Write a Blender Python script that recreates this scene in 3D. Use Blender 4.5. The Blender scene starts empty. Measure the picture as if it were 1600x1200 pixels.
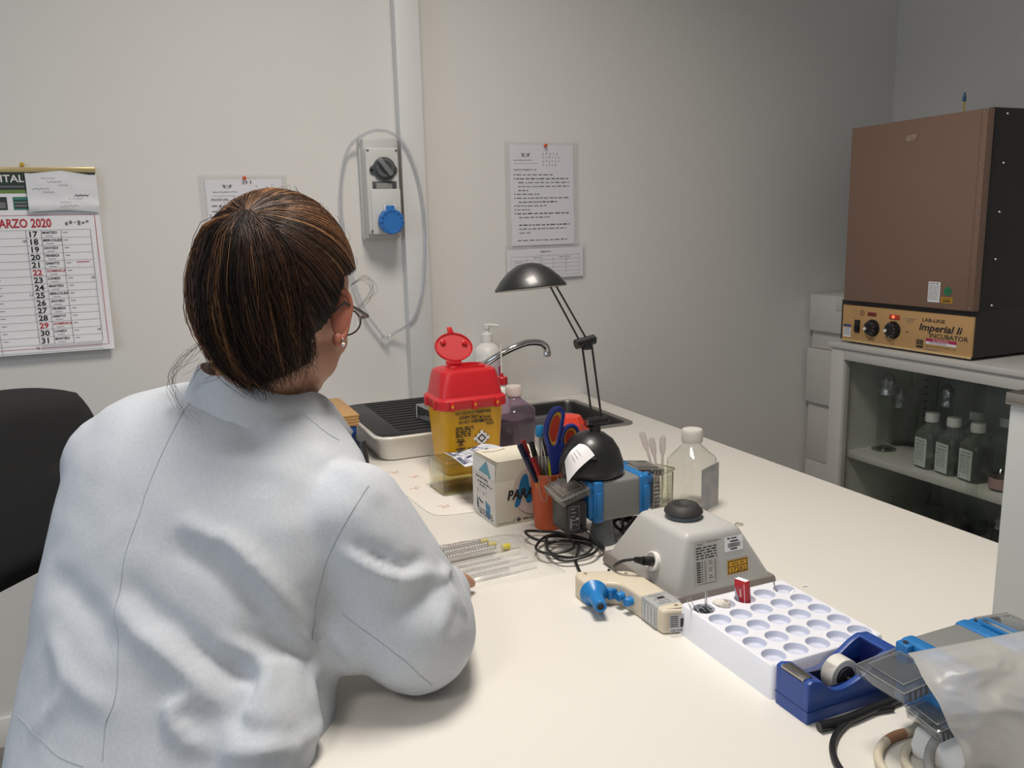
import bpy, bmesh, math, random
from mathutils import Vector, Matrix, Euler, noise
from mathutils.bvhtree import BVHTree
S = bpy.context.scene
COL = S.collection
PI = math.pi
def R(d): return math.radians(d)

# ---------------------------------------------------------------- camera
cd = bpy.data.cameras.new('camera'); cam = bpy.data.objects.new('camera', cd); COL.objects.link(cam)
cd.sensor_width = 36.0; cd.lens = 1297.0 * 36 / 1600; cd.clip_start = 0.02; cd.clip_end = 50
_y, _p, _r = R(23.46), R(10.77), R(-1.43)
_f = Vector((math.sin(_y)*math.cos(_p), math.cos(_y)*math.cos(_p), -math.sin(_p)))
_rt = Vector((math.cos(_y), -math.sin(_y), 0)); _up = _rt.cross(_f)
_x = math.cos(_r)*_rt + math.sin(_r)*_up; _u = -math.sin(_r)*_rt + math.cos(_r)*_up
cam.matrix_world = Matrix(((_x.x, _u.x, -_f.x, 0.0), (_x.y, _u.y, -_f.y, 0.0), (_x.z, _u.z, -_f.z, 1.285), (0, 0, 0, 1)))
S.camera = cam
S.view_settings.view_transform = 'Standard'; S.view_settings.look = 'None'
S.view_settings.gamma = 1.0; S.view_settings.use_curve_mapping = False
S.view_settings.exposure = 0.0

# ---------------------------------------------------------------- world and lights
W = bpy.data.worlds.new('world'); S.world = W; W.use_nodes = True
W.node_tree.nodes['Background'].inputs[0].default_value = (0.55, 0.68, 0.9, 1)
W.node_tree.nodes['Background'].inputs[1].default_value = 0.6
def area(name, loc, target, sx, sy, power, col):
    l = bpy.data.lights.new(name, 'AREA'); l.shape = 'RECTANGLE'; l.size = sx; l.size_y = sy
    l.energy = power; l.color = col
    o = bpy.data.objects.new(name, l); COL.objects.link(o); o.location = loc
    o.rotation_euler = (Vector(target) - Vector(loc)).to_track_quat('-Z', 'Y').to_euler()
    return o
CEIL = 2.75
LAMPS = [(0.45, 1.00), (-1.2, -0.4)]
for (lx, ly), pw, cc in zip(LAMPS, (21.5, 15), ((1.0, .925, .845), (1.0, .93, .86))):
    l = area('ceiling_lamp_light', (lx, ly, CEIL-0.045), (lx, ly, 0), 0.55, 0.55, pw, cc); l.data.spread = R(140)   # louvred fittings
area('window_daylight', (-2.33, 0.3, 1.55), (0.0, 0.9, 1.1), 1.5, 1.2, 13, (0.62, 0.80, 1.0))

# ---------------------------------------------------------------- materials
def c(h, a=1.0):
    h = h.lstrip('#'); o = []
    for i in (0, 2, 4):
        v = int(h[i:i+2], 16)/255
        o.append(v/12.92 if v <= 0.04045 else ((v+0.055)/1.055)**2.4)
    return (o[0], o[1], o[2], a)
def mat(name, col, rough=0.5, metal=0.0, var=0.0, vscale=8.0, bump=0.0, bscale=40.0, coat=0.0, emit=0.0, sss=0.0, sheen=0.0, spec=None):
    m = bpy.data.materials.new(name); m.use_nodes = True
    nt = m.node_tree; b = nt.nodes['Principled BSDF']
    col = c(col) if isinstance(col, str) else col
    b.inputs['Base Color'].default_value = col; b.inputs['Roughness'].default_value = rough
    b.inputs['Metallic'].default_value = metal; b.inputs['Coat Weight'].default_value = coat
    if spec is not None: b.inputs['Specular IOR Level'].default_value = spec
    if sss: b.inputs['Subsurface Weight'].default_value = sss; b.inputs['Subsurface Radius'].default_value = (0.01, 0.004, 0.002)
    if sheen: b.inputs['Sheen Weight'].default_value = sheen
    if emit: b.inputs['Emission Color'].default_value = col; b.inputs['Emission Strength'].default_value = emit
    tc = nt.nodes.new('ShaderNodeTexCoord')
    if var:
        n = nt.nodes.new('ShaderNodeTexNoise'); n.inputs['Scale'].default_value = vscale; n.inputs['Detail'].default_value = 4
        r = nt.nodes.new('ShaderNodeValToRGB')
        r.color_ramp.elements[0].position = 0.35; r.color_ramp.elements[1].position = 0.7
        r.color_ramp.elements[0].color = tuple(x*(1-var) for x in col[:3]) + (1,)
        r.color_ramp.elements[1].color = tuple(min(1, x*(1+var*0.5)) for x in col[:3]) + (1,)
        nt.links.new(tc.outputs['Object'], n.inputs['Vector']); nt.links.new(n.outputs['Fac'], r.inputs['Fac'])
        nt.links.new(r.outputs['Color'], b.inputs['Base Color'])
    if bump:
        n = nt.nodes.new('ShaderNodeTexNoise'); n.inputs['Scale'].default_value = bscale; n.inputs['Detail'].default_value = 5
        bp = nt.nodes.new('ShaderNodeBump'); bp.inputs['Strength'].default_value = bump; bp.inputs['Distance'].default_value = 0.002
        nt.links.new(tc.outputs['Object'], n.inputs['Vector']); nt.links.new(n.outputs['Fac'], bp.inputs['Height'])
        nt.links.new(bp.outputs['Normal'], b.inputs['Normal'])
    return m
def clear(name, tint=(0.93, 0.94, 0.93), rough=0.04, ior=1.45, haze=0.0, hazecol=(0.8, 0.8, 0.8), bump=0.0, bscale=60, boost=1.0):
    """thin clear plastic or glass: light passes tinted, the surface mirrors by its Fresnel term, haze scatters"""
    m = bpy.data.materials.new(name); m.use_nodes = True; nt = m.node_tree; nt.nodes.clear()
    out = nt.nodes.new('ShaderNodeOutputMaterial')
    t = nt.nodes.new('ShaderNodeBsdfTransparent'); t.inputs[0].default_value = tuple(tint) + (1,)
    g = nt.nodes.new('ShaderNodeBsdfGlossy'); g.inputs['Roughness'].default_value = rough
    fr = nt.nodes.new('ShaderNodeFresnel')
    ge = nt.nodes.new('ShaderNodeNewGeometry'); mr = nt.nodes.new('ShaderNodeMapRange')   # same IOR step on both faces of the thin wall
    mr.inputs['To Min'].default_value = ior; mr.inputs['To Max'].default_value = 1/ior
    nt.links.new(ge.outputs['Backfacing'], mr.inputs['Value']); nt.links.new(mr.outputs[0], fr.inputs['IOR'])
    mx = nt.nodes.new('ShaderNodeMixShader')
    if boost != 1.0:
        mm = nt.nodes.new('ShaderNodeMath'); mm.operation = 'MULTIPLY'; mm.use_clamp = True; mm.inputs[1].default_value = boost
        nt.links.new(fr.outputs[0], mm.inputs[0]); nt.links.new(mm.outputs[0], mx.inputs[0])
    else: nt.links.new(fr.outputs[0], mx.inputs[0])
    first = t.outputs[0]
    if haze:
        d = nt.nodes.new('ShaderNodeBsdfDiffuse'); d.inputs[0].default_value = tuple(hazecol) + (1,)
        tr = nt.nodes.new('ShaderNodeBsdfTranslucent'); tr.inputs[0].default_value = tuple(hazecol) + (1,)
        m3 = nt.nodes.new('ShaderNodeMixShader'); m3.inputs[0].default_value = 0.35
        nt.links.new(d.outputs[0], m3.inputs[1]); nt.links.new(tr.outputs[0], m3.inputs[2])
        m2 = nt.nodes.new('ShaderNodeMixShader'); m2.inputs[0].default_value = haze
        nt.links.new(t.outputs[0], m2.inputs[1]); nt.links.new(m3.outputs[0], m2.inputs[2]); first = m2.outputs[0]
    nt.links.new(first, mx.inputs[1]); nt.links.new(g.outputs[0], mx.inputs[2])
    if bump:
        tc = nt.nodes.new('ShaderNodeTexCoord'); n = nt.nodes.new('ShaderNodeTexNoise'); n.inputs['Scale'].default_value = bscale
        bp = nt.nodes.new('ShaderNodeBump'); bp.inputs['Strength'].default_value = bump; bp.inputs['Distance'].default_value = 0.004
        nt.links.new(tc.outputs['Object'], n.inputs['Vector']); nt.links.new(n.outputs['Fac'], bp.inputs['Height'])
        nt.links.new(bp.outputs['Normal'], g.inputs['Normal']); nt.links.new(bp.outputs['Normal'], fr.inputs['Normal'])
    nt.links.new(mx.outputs[0], out.inputs[0])
    return m
def glass(name, col=(0.95, 0.97, 0.95), rough=0.0, ior=1.45):
    m = bpy.data.materials.new(name); m.use_nodes = True; b = m.node_tree.nodes['Principled BSDF']
    b.inputs['Base Color'].default_value = tuple(col) + (1,); b.inputs['Transmission Weight'].default_value = 1.0
    b.inputs['Roughness'].default_value = rough; b.inputs['IOR'].default_value = ior
    return m
def noise_mix(name, ca, cb, scale, lo, hi, rough=0.5, bump=0.0, detail=6, stretch=(1, 1, 1)):
    m = mat(name, ca, rough); nt = m.node_tree; b = nt.nodes['Principled BSDF']
    tc = nt.nodes.new('ShaderNodeTexCoord'); mp = nt.nodes.new('ShaderNodeMapping'); mp.inputs['Scale'].default_value = stretch
    n = nt.nodes.new('ShaderNodeTexNoise'); n.inputs['Scale'].default_value = scale; n.inputs['Detail'].default_value = detail
    r = nt.nodes.new('ShaderNodeValToRGB'); r.color_ramp.elements[0].position = lo; r.color_ramp.elements[1].position = hi
    r.color_ramp.elements[0].color = c(ca); r.color_ramp.elements[1].color = c(cb)
    nt.links.new(tc.outputs['Object'], mp.inputs[0]); nt.links.new(mp.outputs[0], n.inputs['Vector'])
    nt.links.new(n.outputs['Fac'], r.inputs['Fac']); nt.links.new(r.outputs['Color'], b.inputs['Base Color'])
    if bump:
        bp = nt.nodes.new('ShaderNodeBump'); bp.inputs['Strength'].default_value = bump; bp.inputs['Distance'].default_value = 0.002
        nt.links.new(n.outputs['Fac'], bp.inputs['Height']); nt.links.new(bp.outputs['Normal'], b.inputs['Normal'])
    return m

# ---------------------------------------------------------------- mesh helpers
def TR(x=0, y=0, z=0, rx=0, ry=0, rz=0, s=1.0):
    return Matrix.Translation((x, y, z)) @ Euler((R(rx), R(ry), R(rz))).to_matrix().to_4x4() @ Matrix.Scale(s, 4)
def basis(o, ex, ey):
    ex = Vector(ex).normalized(); ez = ex.cross(Vector(ey)).normalized(); ey = ez.cross(ex)
    return Matrix(((ex.x, ey.x, ez.x, o[0]), (ex.y, ey.y, ez.y, o[1]), (ex.z, ey.z, ez.z, o[2]), (0, 0, 0, 1)))
class MB:
    def __init__(s, M=None): s.v = []; s.f = []; s.m = []; s.mats = []; s.M = M or Matrix()
    def mi(s, m):
        if m not in s.mats: s.mats.append(m)
        return s.mats.index(m)
    def add(s, vs, fs, m, M=None):
        T = s.M @ M if M is not None else s.M
        o = len(s.v); k = s.mi(m)
        s.v += [tuple(T @ Vector(p)) for p in vs]
        for f in fs: s.f.append(tuple(o+i for i in f)); s.m.append(k)
        return s
    def addbm(s, bm, m, M=None):
        bm.verts.ensure_lookup_table(); bm.verts.index_update()
        s.add([tuple(v.co) for v in bm.verts], [[v.index for v in f.verts] for f in bm.faces], m, M); bm.free(); return s
    def box(s, x0, x1, y0, y1, z0, z1, m, bev=0.0, seg=2, M=None):
        bm = bmesh.new(); bmesh.ops.create_cube(bm, size=1)
        for v in bm.verts:
            v.co = ((x0+x1)/2 + v.co.x*(x1-x0), (y0+y1)/2 + v.co.y*(y1-y0), (z0+z1)/2 + v.co.z*(z1-z0))
        if bev: bmesh.ops.bevel(bm, geom=bm.edges[:], offset=bev, segments=seg, profile=0.5, affect='EDGES')
        return s.addbm(bm, m, M)
    def taper(s, b, t, z0, z1, m, bev=0.0, seg=2, M=None):
        """b, t = (x0,x1,y0,y1) at bottom and top"""
        vs = [(b[0], b[2], z0), (b[1], b[2], z0), (b[1], b[3], z0), (b[0], b[3], z0), (t[0], t[2], z1), (t[1], t[2], z1), (t[1], t[3], z1), (t[0], t[3], z1)]
        bm = bmesh.new(); V = [bm.verts.new(p) for p in vs]
        for f in ((3, 2, 1, 0), (4, 5, 6, 7), (0, 1, 5, 4), (1, 2, 6, 5), (2, 3, 7, 6), (3, 0, 4, 7)): bm.faces.new([V[i] for i in f])
        if bev: bmesh.ops.bevel(bm, geom=bm.edges[:], offset=bev, segments=seg, profile=0.5, affect='EDGES')
        return s.addbm(bm, m, M)
    def prism(s, poly, z0, z1, m, bev=0.0, seg=2, M=None):
        bm = bmesh.new(); n = len(poly)
        a = [bm.verts.new((p[0], p[1], z0)) for p in poly]; b = [bm.verts.new((p[0], p[1], z1)) for p in poly]
        bm.faces.new(a[::-1]); bm.faces.new(b)
        for i in range(n): bm.faces.new((a[i], a[(i+1) % n], b[(i+1) % n], b[i]))
        bmesh.ops.recalc_face_normals(bm, faces=bm.faces[:])
        if bev: bmesh.ops.bevel(bm, geom=bm.edges[:], offset=bev, segments=seg, profile=0.5, affect='EDGES')
        return s.addbm(bm, m, M)
    def lathe(s, prof, m, seg=32, M=None, a0=0.0, a1=2*PI):
        full = abs(a1-a0-2*PI) < 1e-6; vs = []; fs = []; n = len(prof); k = seg if full else seg+1
        for i in range(k):
            a = a0+(a1-a0)*i/seg
            for r, z in prof: vs.append((max(r, 1e-5)*math.cos(a), max(r, 1e-5)*math.sin(a), z))
        for i in range(seg):
            j = (i+1) % k
            for q in range(n-1): fs.append((i*n+q, j*n+q, j*n+q+1, i*n+q+1))
        return s.add(vs, fs, m, M)
    def loft(s, rings, m, caps=True, M=None, closed=True):
        n = len(rings[0]); vs = [p for r in rings for p in r]; fs = []
        for i in range(len(rings)-1):
            for j in range(n if closed else n-1):
                k = (j+1) % n; fs.append((i*n+j, i*n+k, (i+1)*n+k, (i+1)*n+j))
        if caps and closed: fs.append(tuple(range(n))[::-1]); fs.append(tuple(range((len(rings)-1)*n, len(rings)*n)))
        return s.add(vs, fs, m, M)
    def tube(s, pts, r, m, seg=8, closed=False, M=None, caps=True):
        P = [Vector(p) for p in pts]; n = len(P); rr = r if isinstance(r, (list, tuple)) else [r]*n
        T = []
        for i in range(n):
            a = P[(i-1) % n] if (closed or i > 0) else P[i]; b = P[(i+1) % n] if (closed or i < n-1) else P[i]
            t = (b-a); T.append(t.normalized() if t.length > 1e-9 else Vector((0, 0, 1)))
        up = Vector((0, 0, 1)) if abs(T[0].z) < 0.9 else Vector((1, 0, 0))
        u = T[0].cross(up).normalized(); rings = []
        for i in range(n):
            u = (u - T[i]*u.dot(T[i])); u = u.normalized() if u.length > 1e-6 else T[i].orthogonal().normalized()
            w = T[i].cross(u)
            rings.append([tuple(P[i]+(u*math.cos(2*PI*k/seg)+w*math.sin(2*PI*k/seg))*rr[i]) for k in range(seg)])
        if closed: rings.append(rings[0]); return s.loft(rings, m, False, M)
        return s.loft(rings, m, caps, M)
    def sphere(s, o, r, m, sc=(1, 1, 1), u=16, v=10, M=None):
        bm = bmesh.new(); bmesh.ops.create_uvsphere(bm, u_segments=u, v_segments=v, radius=r)
        for q in bm.verts: q.co = Vector((q.co.x*sc[0]+o[0], q.co.y*sc[1]+o[1], q.co.z*sc[2]+o[2]))
        return s.addbm(bm, m, M)
    def quad(s, a, b, cc, d, m, M=None): return s.add([a, b, cc, d], [(0, 1, 2, 3)], m, M)
    def rect(s, x0, x1, y0, y1, m, M=None, z=0.0): return s.quad((x0, y0, z), (x1, y0, z), (x1, y1, z), (x0, y1, z), m, M)
    def frame(s, x0, x1, y0, y1, w, m, M=None, z=0.0):
        for q in ((x0, x1, y0, y0+w), (x0, x1, y1-w, y1), (x0, x0+w, y0, y1), (x1-w, x1, y0, y1)): s.rect(*q, m, M, z)
        return s
    def poly(s, pts, m, M=None, z=0.0): return s.add([(p[0], p[1], z) for p in pts], [tuple(range(len(pts)))], m, M)
    def disc(s, x, y, r, m, M=None, z=0.0, n=24, r0=0.0):
        if r0:
            vs = [(x+q*math.cos(2*PI*i/n), y+q*math.sin(2*PI*i/n), z) for q in (r0, r) for i in range(n)]
            return s.add(vs, [(i, n+i, n+(i+1) % n, (i+1) % n) for i in range(n)], m, M)
        return s.poly([(x+r*math.cos(2*PI*i/n), y+r*math.sin(2*PI*i/n)) for i in range(n)], m, M, z)
    def text(s, body, x, y, h, m, M=None, z=0.0, sx=1.0, shear=0.0, bold=0.0, align='LEFT', space=1.0, rot=0.0):
        cu = bpy.data.curves.new('t', 'FONT'); cu.body = body; cu.size = h/0.70; cu.shear = shear; cu.offset = bold*h
        cu.align_x = align; cu.resolution_u = 2; cu.space_character = space
        o = bpy.data.objects.new('t', cu); me = bpy.data.meshes.new_from_object(o)
        T = Matrix.Translation((x, y, z)) @ Matrix.Rotation(rot, 4, 'Z') @ Matrix.Diagonal((sx, 1, 1, 1))
        if M is not None: T = M @ T
        s.add([tuple(v.co) for v in me.vertices], [tuple(p.vertices) for p in me.polygons], m, T)
        bpy.data.objects.remove(o); bpy.data.curves.remove(cu); bpy.data.meshes.remove(me); return s
    def build(s, name, parent=None, angle=35, loc=None, smooth=True, fix=True):
        me = bpy.data.meshes.new(name); me.from_pydata(s.v, [], s.f)
        for m in s.mats: me.materials.append(m)
        me.polygons.foreach_set('material_index', s.m); me.update()
        if fix:
            bm = bmesh.new(); bm.from_mesh(me); bmesh.ops.recalc_face_normals(bm, faces=bm.faces[:]); bm.to_mesh(me); bm.free()
        if smooth:
            me.polygons.foreach_set('use_smooth', [True]*len(me.polygons)); me.set_sharp_from_angle(angle=R(angle))
        o = bpy.data.objects.new(name, me); COL.objects.link(o)
        if parent is not None: o.parent = parent
        if loc: o.location = loc
        return o
def tag(o, label=None, cat=None, group=None, kind=None):
    if label: o['label'] = label
    if cat: o['category'] = cat
    if group: o['group'] = group
    if kind: o['kind'] = kind
    return o
def thing(name, label, cat, loc=(0, 0, 0), rz=0.0, group=None, rot=None):
    o = bpy.data.objects.new(name, None); COL.objects.link(o); o.empty_display_size = 0.05
    o.location = loc; o.rotation_euler = rot if rot else (0, 0, R(rz)); return tag(o, label, cat, group)
def copy_tree(o, parent=None):
    q = o.copy(); COL.objects.link(q)
    if parent is not None: q.parent = parent
    for ch in [k for k in bpy.data.objects if k.parent == o]: copy_tree(ch, q)
    return q
def smooth_path(P, n=8, closed=False):
    P = [Vector(p) for p in P]; N = len(P); out = []
    rng = range(N if closed else N-1)
    for i in rng:
        p0 = P[(i-1) % N] if (closed or i > 0) else P[i]; p1 = P[i]; p2 = P[(i+1) % N]
        p3 = P[(i+2) % N] if (closed or i+2 < N) else P[(i+1) % N]
        for k in range(n):
            t = k/n; out.append(0.5*((2*p1)+(-p0+p2)*t+(2*p0-5*p1+4*p2-p3)*t*t+(-p0+3*p1-3*p2+p3)*t**3))
    if not closed: out.append(P[-1])
    return out
def rrect(x0, x1, y0, y1, r, n=6):
    o = []
    for cx, cy, a in ((x1-r, y0+r, -90), (x1-r, y1-r, 0), (x0+r, y1-r, 90), (x0+r, y0+r, 180)):
        for i in range(n+1): q = R(a+90*i/n); o.append((cx+r*math.cos(q), cy+r*math.sin(q)))
    return o
TZ = 0.75
def lines(mb, x0, x1, y, rows, dy, h, m, M=None, z=0.0, seed=1, fill=0.85):
    """rows of tiny print as word-sized dashes"""
    rnd = random.Random(seed)
    for i in range(rows):
        x = x0; end = x1 if i < rows-1 else x0+(x1-x0)*0.6
        while x < end-h:
            w = min(rnd.uniform(2.0, 6.0)*h, end-x); mb.rect(x, x+w*fill, y-i*dy, y-i*dy+h*rnd.uniform(0.75, 1.0), m, M, z); x += w+h*0.5

# shared materials
M_WHITE = mat('white_plastic', 'e8e6e2', 0.4)
M_PAPER = mat('paper', 'ececf0', 0.7)
M_INK = mat('ink_black', '26262a', 0.6)
M_GINK = mat('ink_grey', '77777c', 0.6)
M_RINK = mat('ink_red', 'b8303a', 0.6)
M_BLACK = mat('black_plastic', '1a1a1c', 0.35)
M_CHROME = mat('chrome', 'd8d8da', 0.12, 1.0)
M_STEEL = mat('steel', 'b4b2ae', 0.3, 1.0)
# ================================================================ the room
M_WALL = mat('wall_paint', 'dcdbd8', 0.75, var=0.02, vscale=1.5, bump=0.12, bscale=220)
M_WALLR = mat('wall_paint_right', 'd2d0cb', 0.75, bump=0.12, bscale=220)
M_CEIL = mat('ceiling_paint', 'd8d6d0', 0.85)
M_FLOOR = noise_mix('floor_vinyl', '6d6a66', '8a8782', 14, 0.35, 0.7, 0.45)
XL, XR, YF, YB = -2.4, 2.53, -1.7, 2.31
def struct(mb, name, parent=None):
    o = mb.build(name, parent)
    if parent is None: o['kind'] = 'structure'
    return o
struct(MB().box(XL-.1, XR+.1, YF-.1, YB+.1, -.1, 0, M_FLOOR), 'floor')
struct(MB().box(XL-.1, XR+.1, YF-.1, YB+.1, CEIL, CEIL+.1, M_CEIL), 'ceiling')
struct(MB().box(XL-.1, XR+.1, YB, YB+.1, 0, CEIL, M_WALL), 'wall_back')
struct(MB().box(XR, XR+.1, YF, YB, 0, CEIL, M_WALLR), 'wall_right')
struct(MB().box(XL-.1, XR+.1, YF-.1, YF, 0, CEIL, M_WALL), 'wall_front')
wl = MB(); y0, y1, z0, z1 = -0.5, 1.1, 0.95, 2.2
wl.box(XL-.1, XL, YF, y0, 0, CEIL, M_WALL); wl.box(XL-.1, XL, y1, YB, 0, CEIL, M_WALL)
wl.box(XL-.1, XL, y0, y1, 0, z0, M_WALL); wl.box(XL-.1, XL, y0, y1, z1, CEIL, M_WALL)
struct(wl, 'wall_left')
M_WFR = mat('window_frame_white', 'e6e6e4', 0.4)
wf = MB()
for q in ((y0, y0+.05, z0, z1), (y1-.05, y1, z0, z1), (y0, y1, z0, z0+.05), (y0, y1, z1-.05, z1), ((y0+y1)/2-.03, (y0+y1)/2+.03, z0, z1)):
    wf.box(XL-.08, XL-.02, q[0], q[1], q[2], q[3], M_WFR, 0.004)
w1 = struct(wf, 'window_1')
wp = MB(); wp.box(XL-.055, XL-.049, y0+.05, y1-.05, z0+.05, z1-.05, clear('window_glass', (0.97, 0.98, 0.98))); wp.build('pane', w1)
for i, x in enumerate(((XL, XL+.012), (XR-.012, XR))):
    struct(MB().box(x[0], x[1], YF, YB, 0, 0.08, M_WHITE, 0.002), ('baseboard_left', 'baseboard_right')[i])
struct(MB().box(XL, XR, YB-.012, YB, 0, 0.08, M_WHITE, 0.002), 'baseboard_back')
M_LED = mat('lamp_diffuser', 'fff2e0', 0.6, emit=3.0)
for i, (x, y) in enumerate(LAMPS):
    t = thing('ceiling_light', ('square recessed ceiling light over the white bench' , 'square recessed ceiling light near the window side of the room')[i], 'ceiling light', (x, y, CEIL))
    f = MB(); f.box(-.31, .31, -.31, -.285, -.03, 0, M_WHITE, .003); f.box(-.31, .31, .285, .31, -.03, 0, M_WHITE, .003)
    f.box(-.31, -.285, -.285, .285, -.03, 0, M_WHITE, .003); f.box(.285, .31, -.285, .285, -.03, 0, M_WHITE, .003); f.build('frame', t)
    MB().box(-.285, .285, -.285, .285, -.018, -.010, M_LED).build('diffuser', t)
# vertical cable trunking on the far wall
M_TRUNK = mat('trunking_plastic', 'dadbdb', 0.5)
t = thing('cable_trunking', 'vertical white cable trunking running up the wall right of the grey socket box', 'cable duct', (0.672, YB, 0.752))
MB().box(-.0, .062, -.045, 0.0, 0, CEIL-.752, M_TRUNK, 0.003).build('duct', t)
MB().box(-.003, .065, -.051, -.043, 0, CEIL-.752, M_TRUNK, 0.003).build('cover', t)
# the bench
M_TOP = mat('bench_laminate', 'dbd8d1', 0.42, var=0.02, vscale=3.0)
M_EDGE = mat('bench_edge', 'cfcbc4', 0.5)
M_LEGM = mat('bench_steel', 'a9abac', 0.35, 0.6)
t = thing('lab_bench', 'large white laminate lab bench holding the lamp, mixer and sink', 'bench', (0, 0, 0))
bt = MB(); BX0, BX1, BY0 = 0.103, 1.248, -0.35
SX0, SX1, SY0, SY1 = 0.882, 1.164, 1.886, 2.226      # sink cut-out
for q in ((BX0, BX1, BY0, SY0), (BX0, SX0, SY0, SY1), (SX1, BX1, SY0, SY1), (BX0, BX1, SY1, YB-.001)):
    bt.add([(q[0], q[2], TZ), (q[1], q[2], TZ), (q[1], q[3], TZ), (q[0], q[3], TZ)], [(0, 1, 2, 3)], M_TOP)
    bt.add([(q[0], q[2], TZ-.03), (q[1], q[2], TZ-.03), (q[1], q[3], TZ-.03), (q[0], q[3], TZ-.03)], [(3, 2, 1, 0)], M_TOP)
def side(pts, close=True):
    n = len(pts)
    for i in range(n if close else n-1):
        a, b = pts[i], pts[(i+1) % n]
        bt.add([(a[0], a[1], TZ-.03), (b[0], b[1], TZ-.03), (b[0], b[1], TZ), (a[0], a[1], TZ)], [(0, 1, 2, 3)], M_EDGE)
side([(BX0, BY0), (BX1, BY0), (BX1, YB-.001), (BX0, YB-.001)]); side([(SX0, SY0), (SX1, SY0), (SX1, SY1), (SX0, SY1)])
bt.build('worktop', t, fix=False)
for x in (BX0+.06, BX1-.06):
    for y in (BY0+.06, 1.2, YB-.1):
        MB().box(x-.02, x+.02, y-.02, y+.02, 0, TZ-.03, M_LEGM, .003).build('leg', t)
fr = MB()
for y in (BY0+.06, YB-.1): fr.box(BX0+.04, BX1-.04, y-.015, y+.015, TZ-.09, TZ-.031, M_LEGM, .002)
for x in (BX0+.06, BX1-.06): fr.box(x-.015, x+.015, BY0+.04, YB-.08, TZ-.09, TZ-.031, M_LEGM, .002)
fr.build('apron', t)
# ================================================================ things on the far wall
def WL(x, z, d=0.0, rz=0.0): return basis((x, YB-d, z), (math.cos(R(rz)), 0, math.sin(R(rz))), (-math.sin(R(rz)), 0, math.cos(R(rz))))
M_GOLD = mat('gold_foil', 'cdbb8a', 0.3, 0.5)
M_PINY = mat('pin_yellow', 'c9a227', 0.3)
M_PINO = mat('pin_orange', 'd0552a', 0.35)
M_CALG = mat('calendar_dark_green', '2c3a36', 0.5)
M_CALT = mat('calendar_teal', '3f7f74', 0.5)
M_CALLG = mat('calendar_leaf', '6c8a4a', 0.5)
def pin(x, z, d, m, label, group=None):
    t = thing('push_pin', label, 'push pin', (x, YB-d, z), group=group)
    MB().lathe([(0, .0085), (.0035, .0085), (.0048, .0075), (.0045, .0055), (.0026, .0045), (.0026, .002), (.0045, .001), (.0045, 0), (0, 0)], m, 16, basis((0, 0, 0), (1, 0, 0), (0, 0, 1))).build('head', t)
    MB().tube([(0, .0, 0), (0, d-.0005, 0)], .0006, M_STEEL, 6).build('needle', t)
# calendar
CW = 0.304
t = thing('wall_calendar', 'large Italian wall calendar open at MARZO 2020, pinned left on the far wall', 'calendar', (-0.241, YB, 1.449))
def sheet_grid(mb, x0, x1, y0, y1, nx, ny, fn, m):
    vs = [(x0+(x1-x0)*i/nx, fn(x0+(x1-x0)*i/nx, y0+(y1-y0)*j/ny), y0+(y1-y0)*j/ny) for j in range(ny+1) for i in range(nx+1)]
    mb.add(vs, [(j*(nx+1)+i, j*(nx+1)+i+1, (j+1)*(nx+1)+i+1, (j+1)*(nx+1)+i) for j in range(ny) for i in range(nx)], m)
bk = MB(); bk.box(-.150, .150, -.006, -.001, -.428, -.012, M_PAPER, .001); bk.build('back_pages', t)
pg = MB()
pgy = lambda x, z: -.0085-.014*max(0, (-z-.25)/.19)**2
sheet_grid(pg, -.152, .152, -.440, -.010, 8, 22, pgy, M_PAPER)
# print follows the sheet: small strips laid on it
def P(x, z, dz=0.0): return (x, pgy(x, z)-.0006-dz, z)
def cq(x0, x1, z0, z1, m, dz=0.0): pg.add([P(x0, z0, dz), P(x1, z0, dz), P(x1, z1, dz), P(x0, z1, dz)], [(0, 1, 2, 3)], m)
def ctext(body, x, z, h, m, **k):
    pg.text(body, 0, 0, h, m, basis(P(x, z, .0002), (1, 0, 0), (P(0, z+.01)[0]-P(0, z)[0], P(0, z+.01)[1]-P(0, z)[1], .01)), **k)
cq(-.152, .152, -.052, -.012, M_CALG); cq(-.152, .152, -.060, -.052, M_CALLG)
ctext('VITAL', -.064, -.034, .0165, M_WHITE, bold=.02, sx=1.05); cq(-.05, .0, -.046, -.043, M_GINK, .0002)
for i, (x, w) in enumerate(((-.145, .05), (-.085, .045), (-.028, .032))):
    cq(x, x+w, -.098, -.068, M_CALT if i == 2 else M_CALG); cq(x+.004, x+w-.004, -.094, -.080, M_GINK, .0002)
for k in range(3): cq(-.026, .002, -.078-.008*k, -.075-.008*k, M_CALG, .0003)
cq(-.145, .139, -.1115, -.1105, M_RINK)
ctext('MARZO 2020', -.080, -.139, .020, M_RINK, bold=.035, sx=.76)
for k in range(6): cq(.075+.009*k, .081+.009*k, -.136+.003*(k % 3), -.128+.003*(k % 2), M_GINK)
days = ['MARTEDI', 'MERCOLEDI', 'GIOVEDI', 'VENERDI', 'SABATO', 'DOMENICA', 'LUNEDI']
gy0, rh = -.146, .0182
for k in range(16): cq(-.152, .128, gy0-rh*k-.0003, gy0-rh*k+.0003, M_GINK)
cq(-.152, .128, gy0-.291, gy0-.2903, M_GINK)
for k in range(15):
    z = gy0-rh*(k+1)+.003; m = M_RINK if days[k % 7] == 'DOMENICA' else M_INK
    ctext(str(17+k), -.0065, z, .0128, m, bold=.04, sx=1.1)
    ctext(days[k % 7], .024, z+.0065, .0056, m, bold=.03, sx=.95); cq(.030, .046, z+.0005, z+.0018, M_GINK)
    cq(.068, .078, z+.008, z+.0095, M_GINK); cq(-.085, -.075, z+.008, z+.0095, M_GINK)
    for s in (0, 1, 2):
        pass
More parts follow.
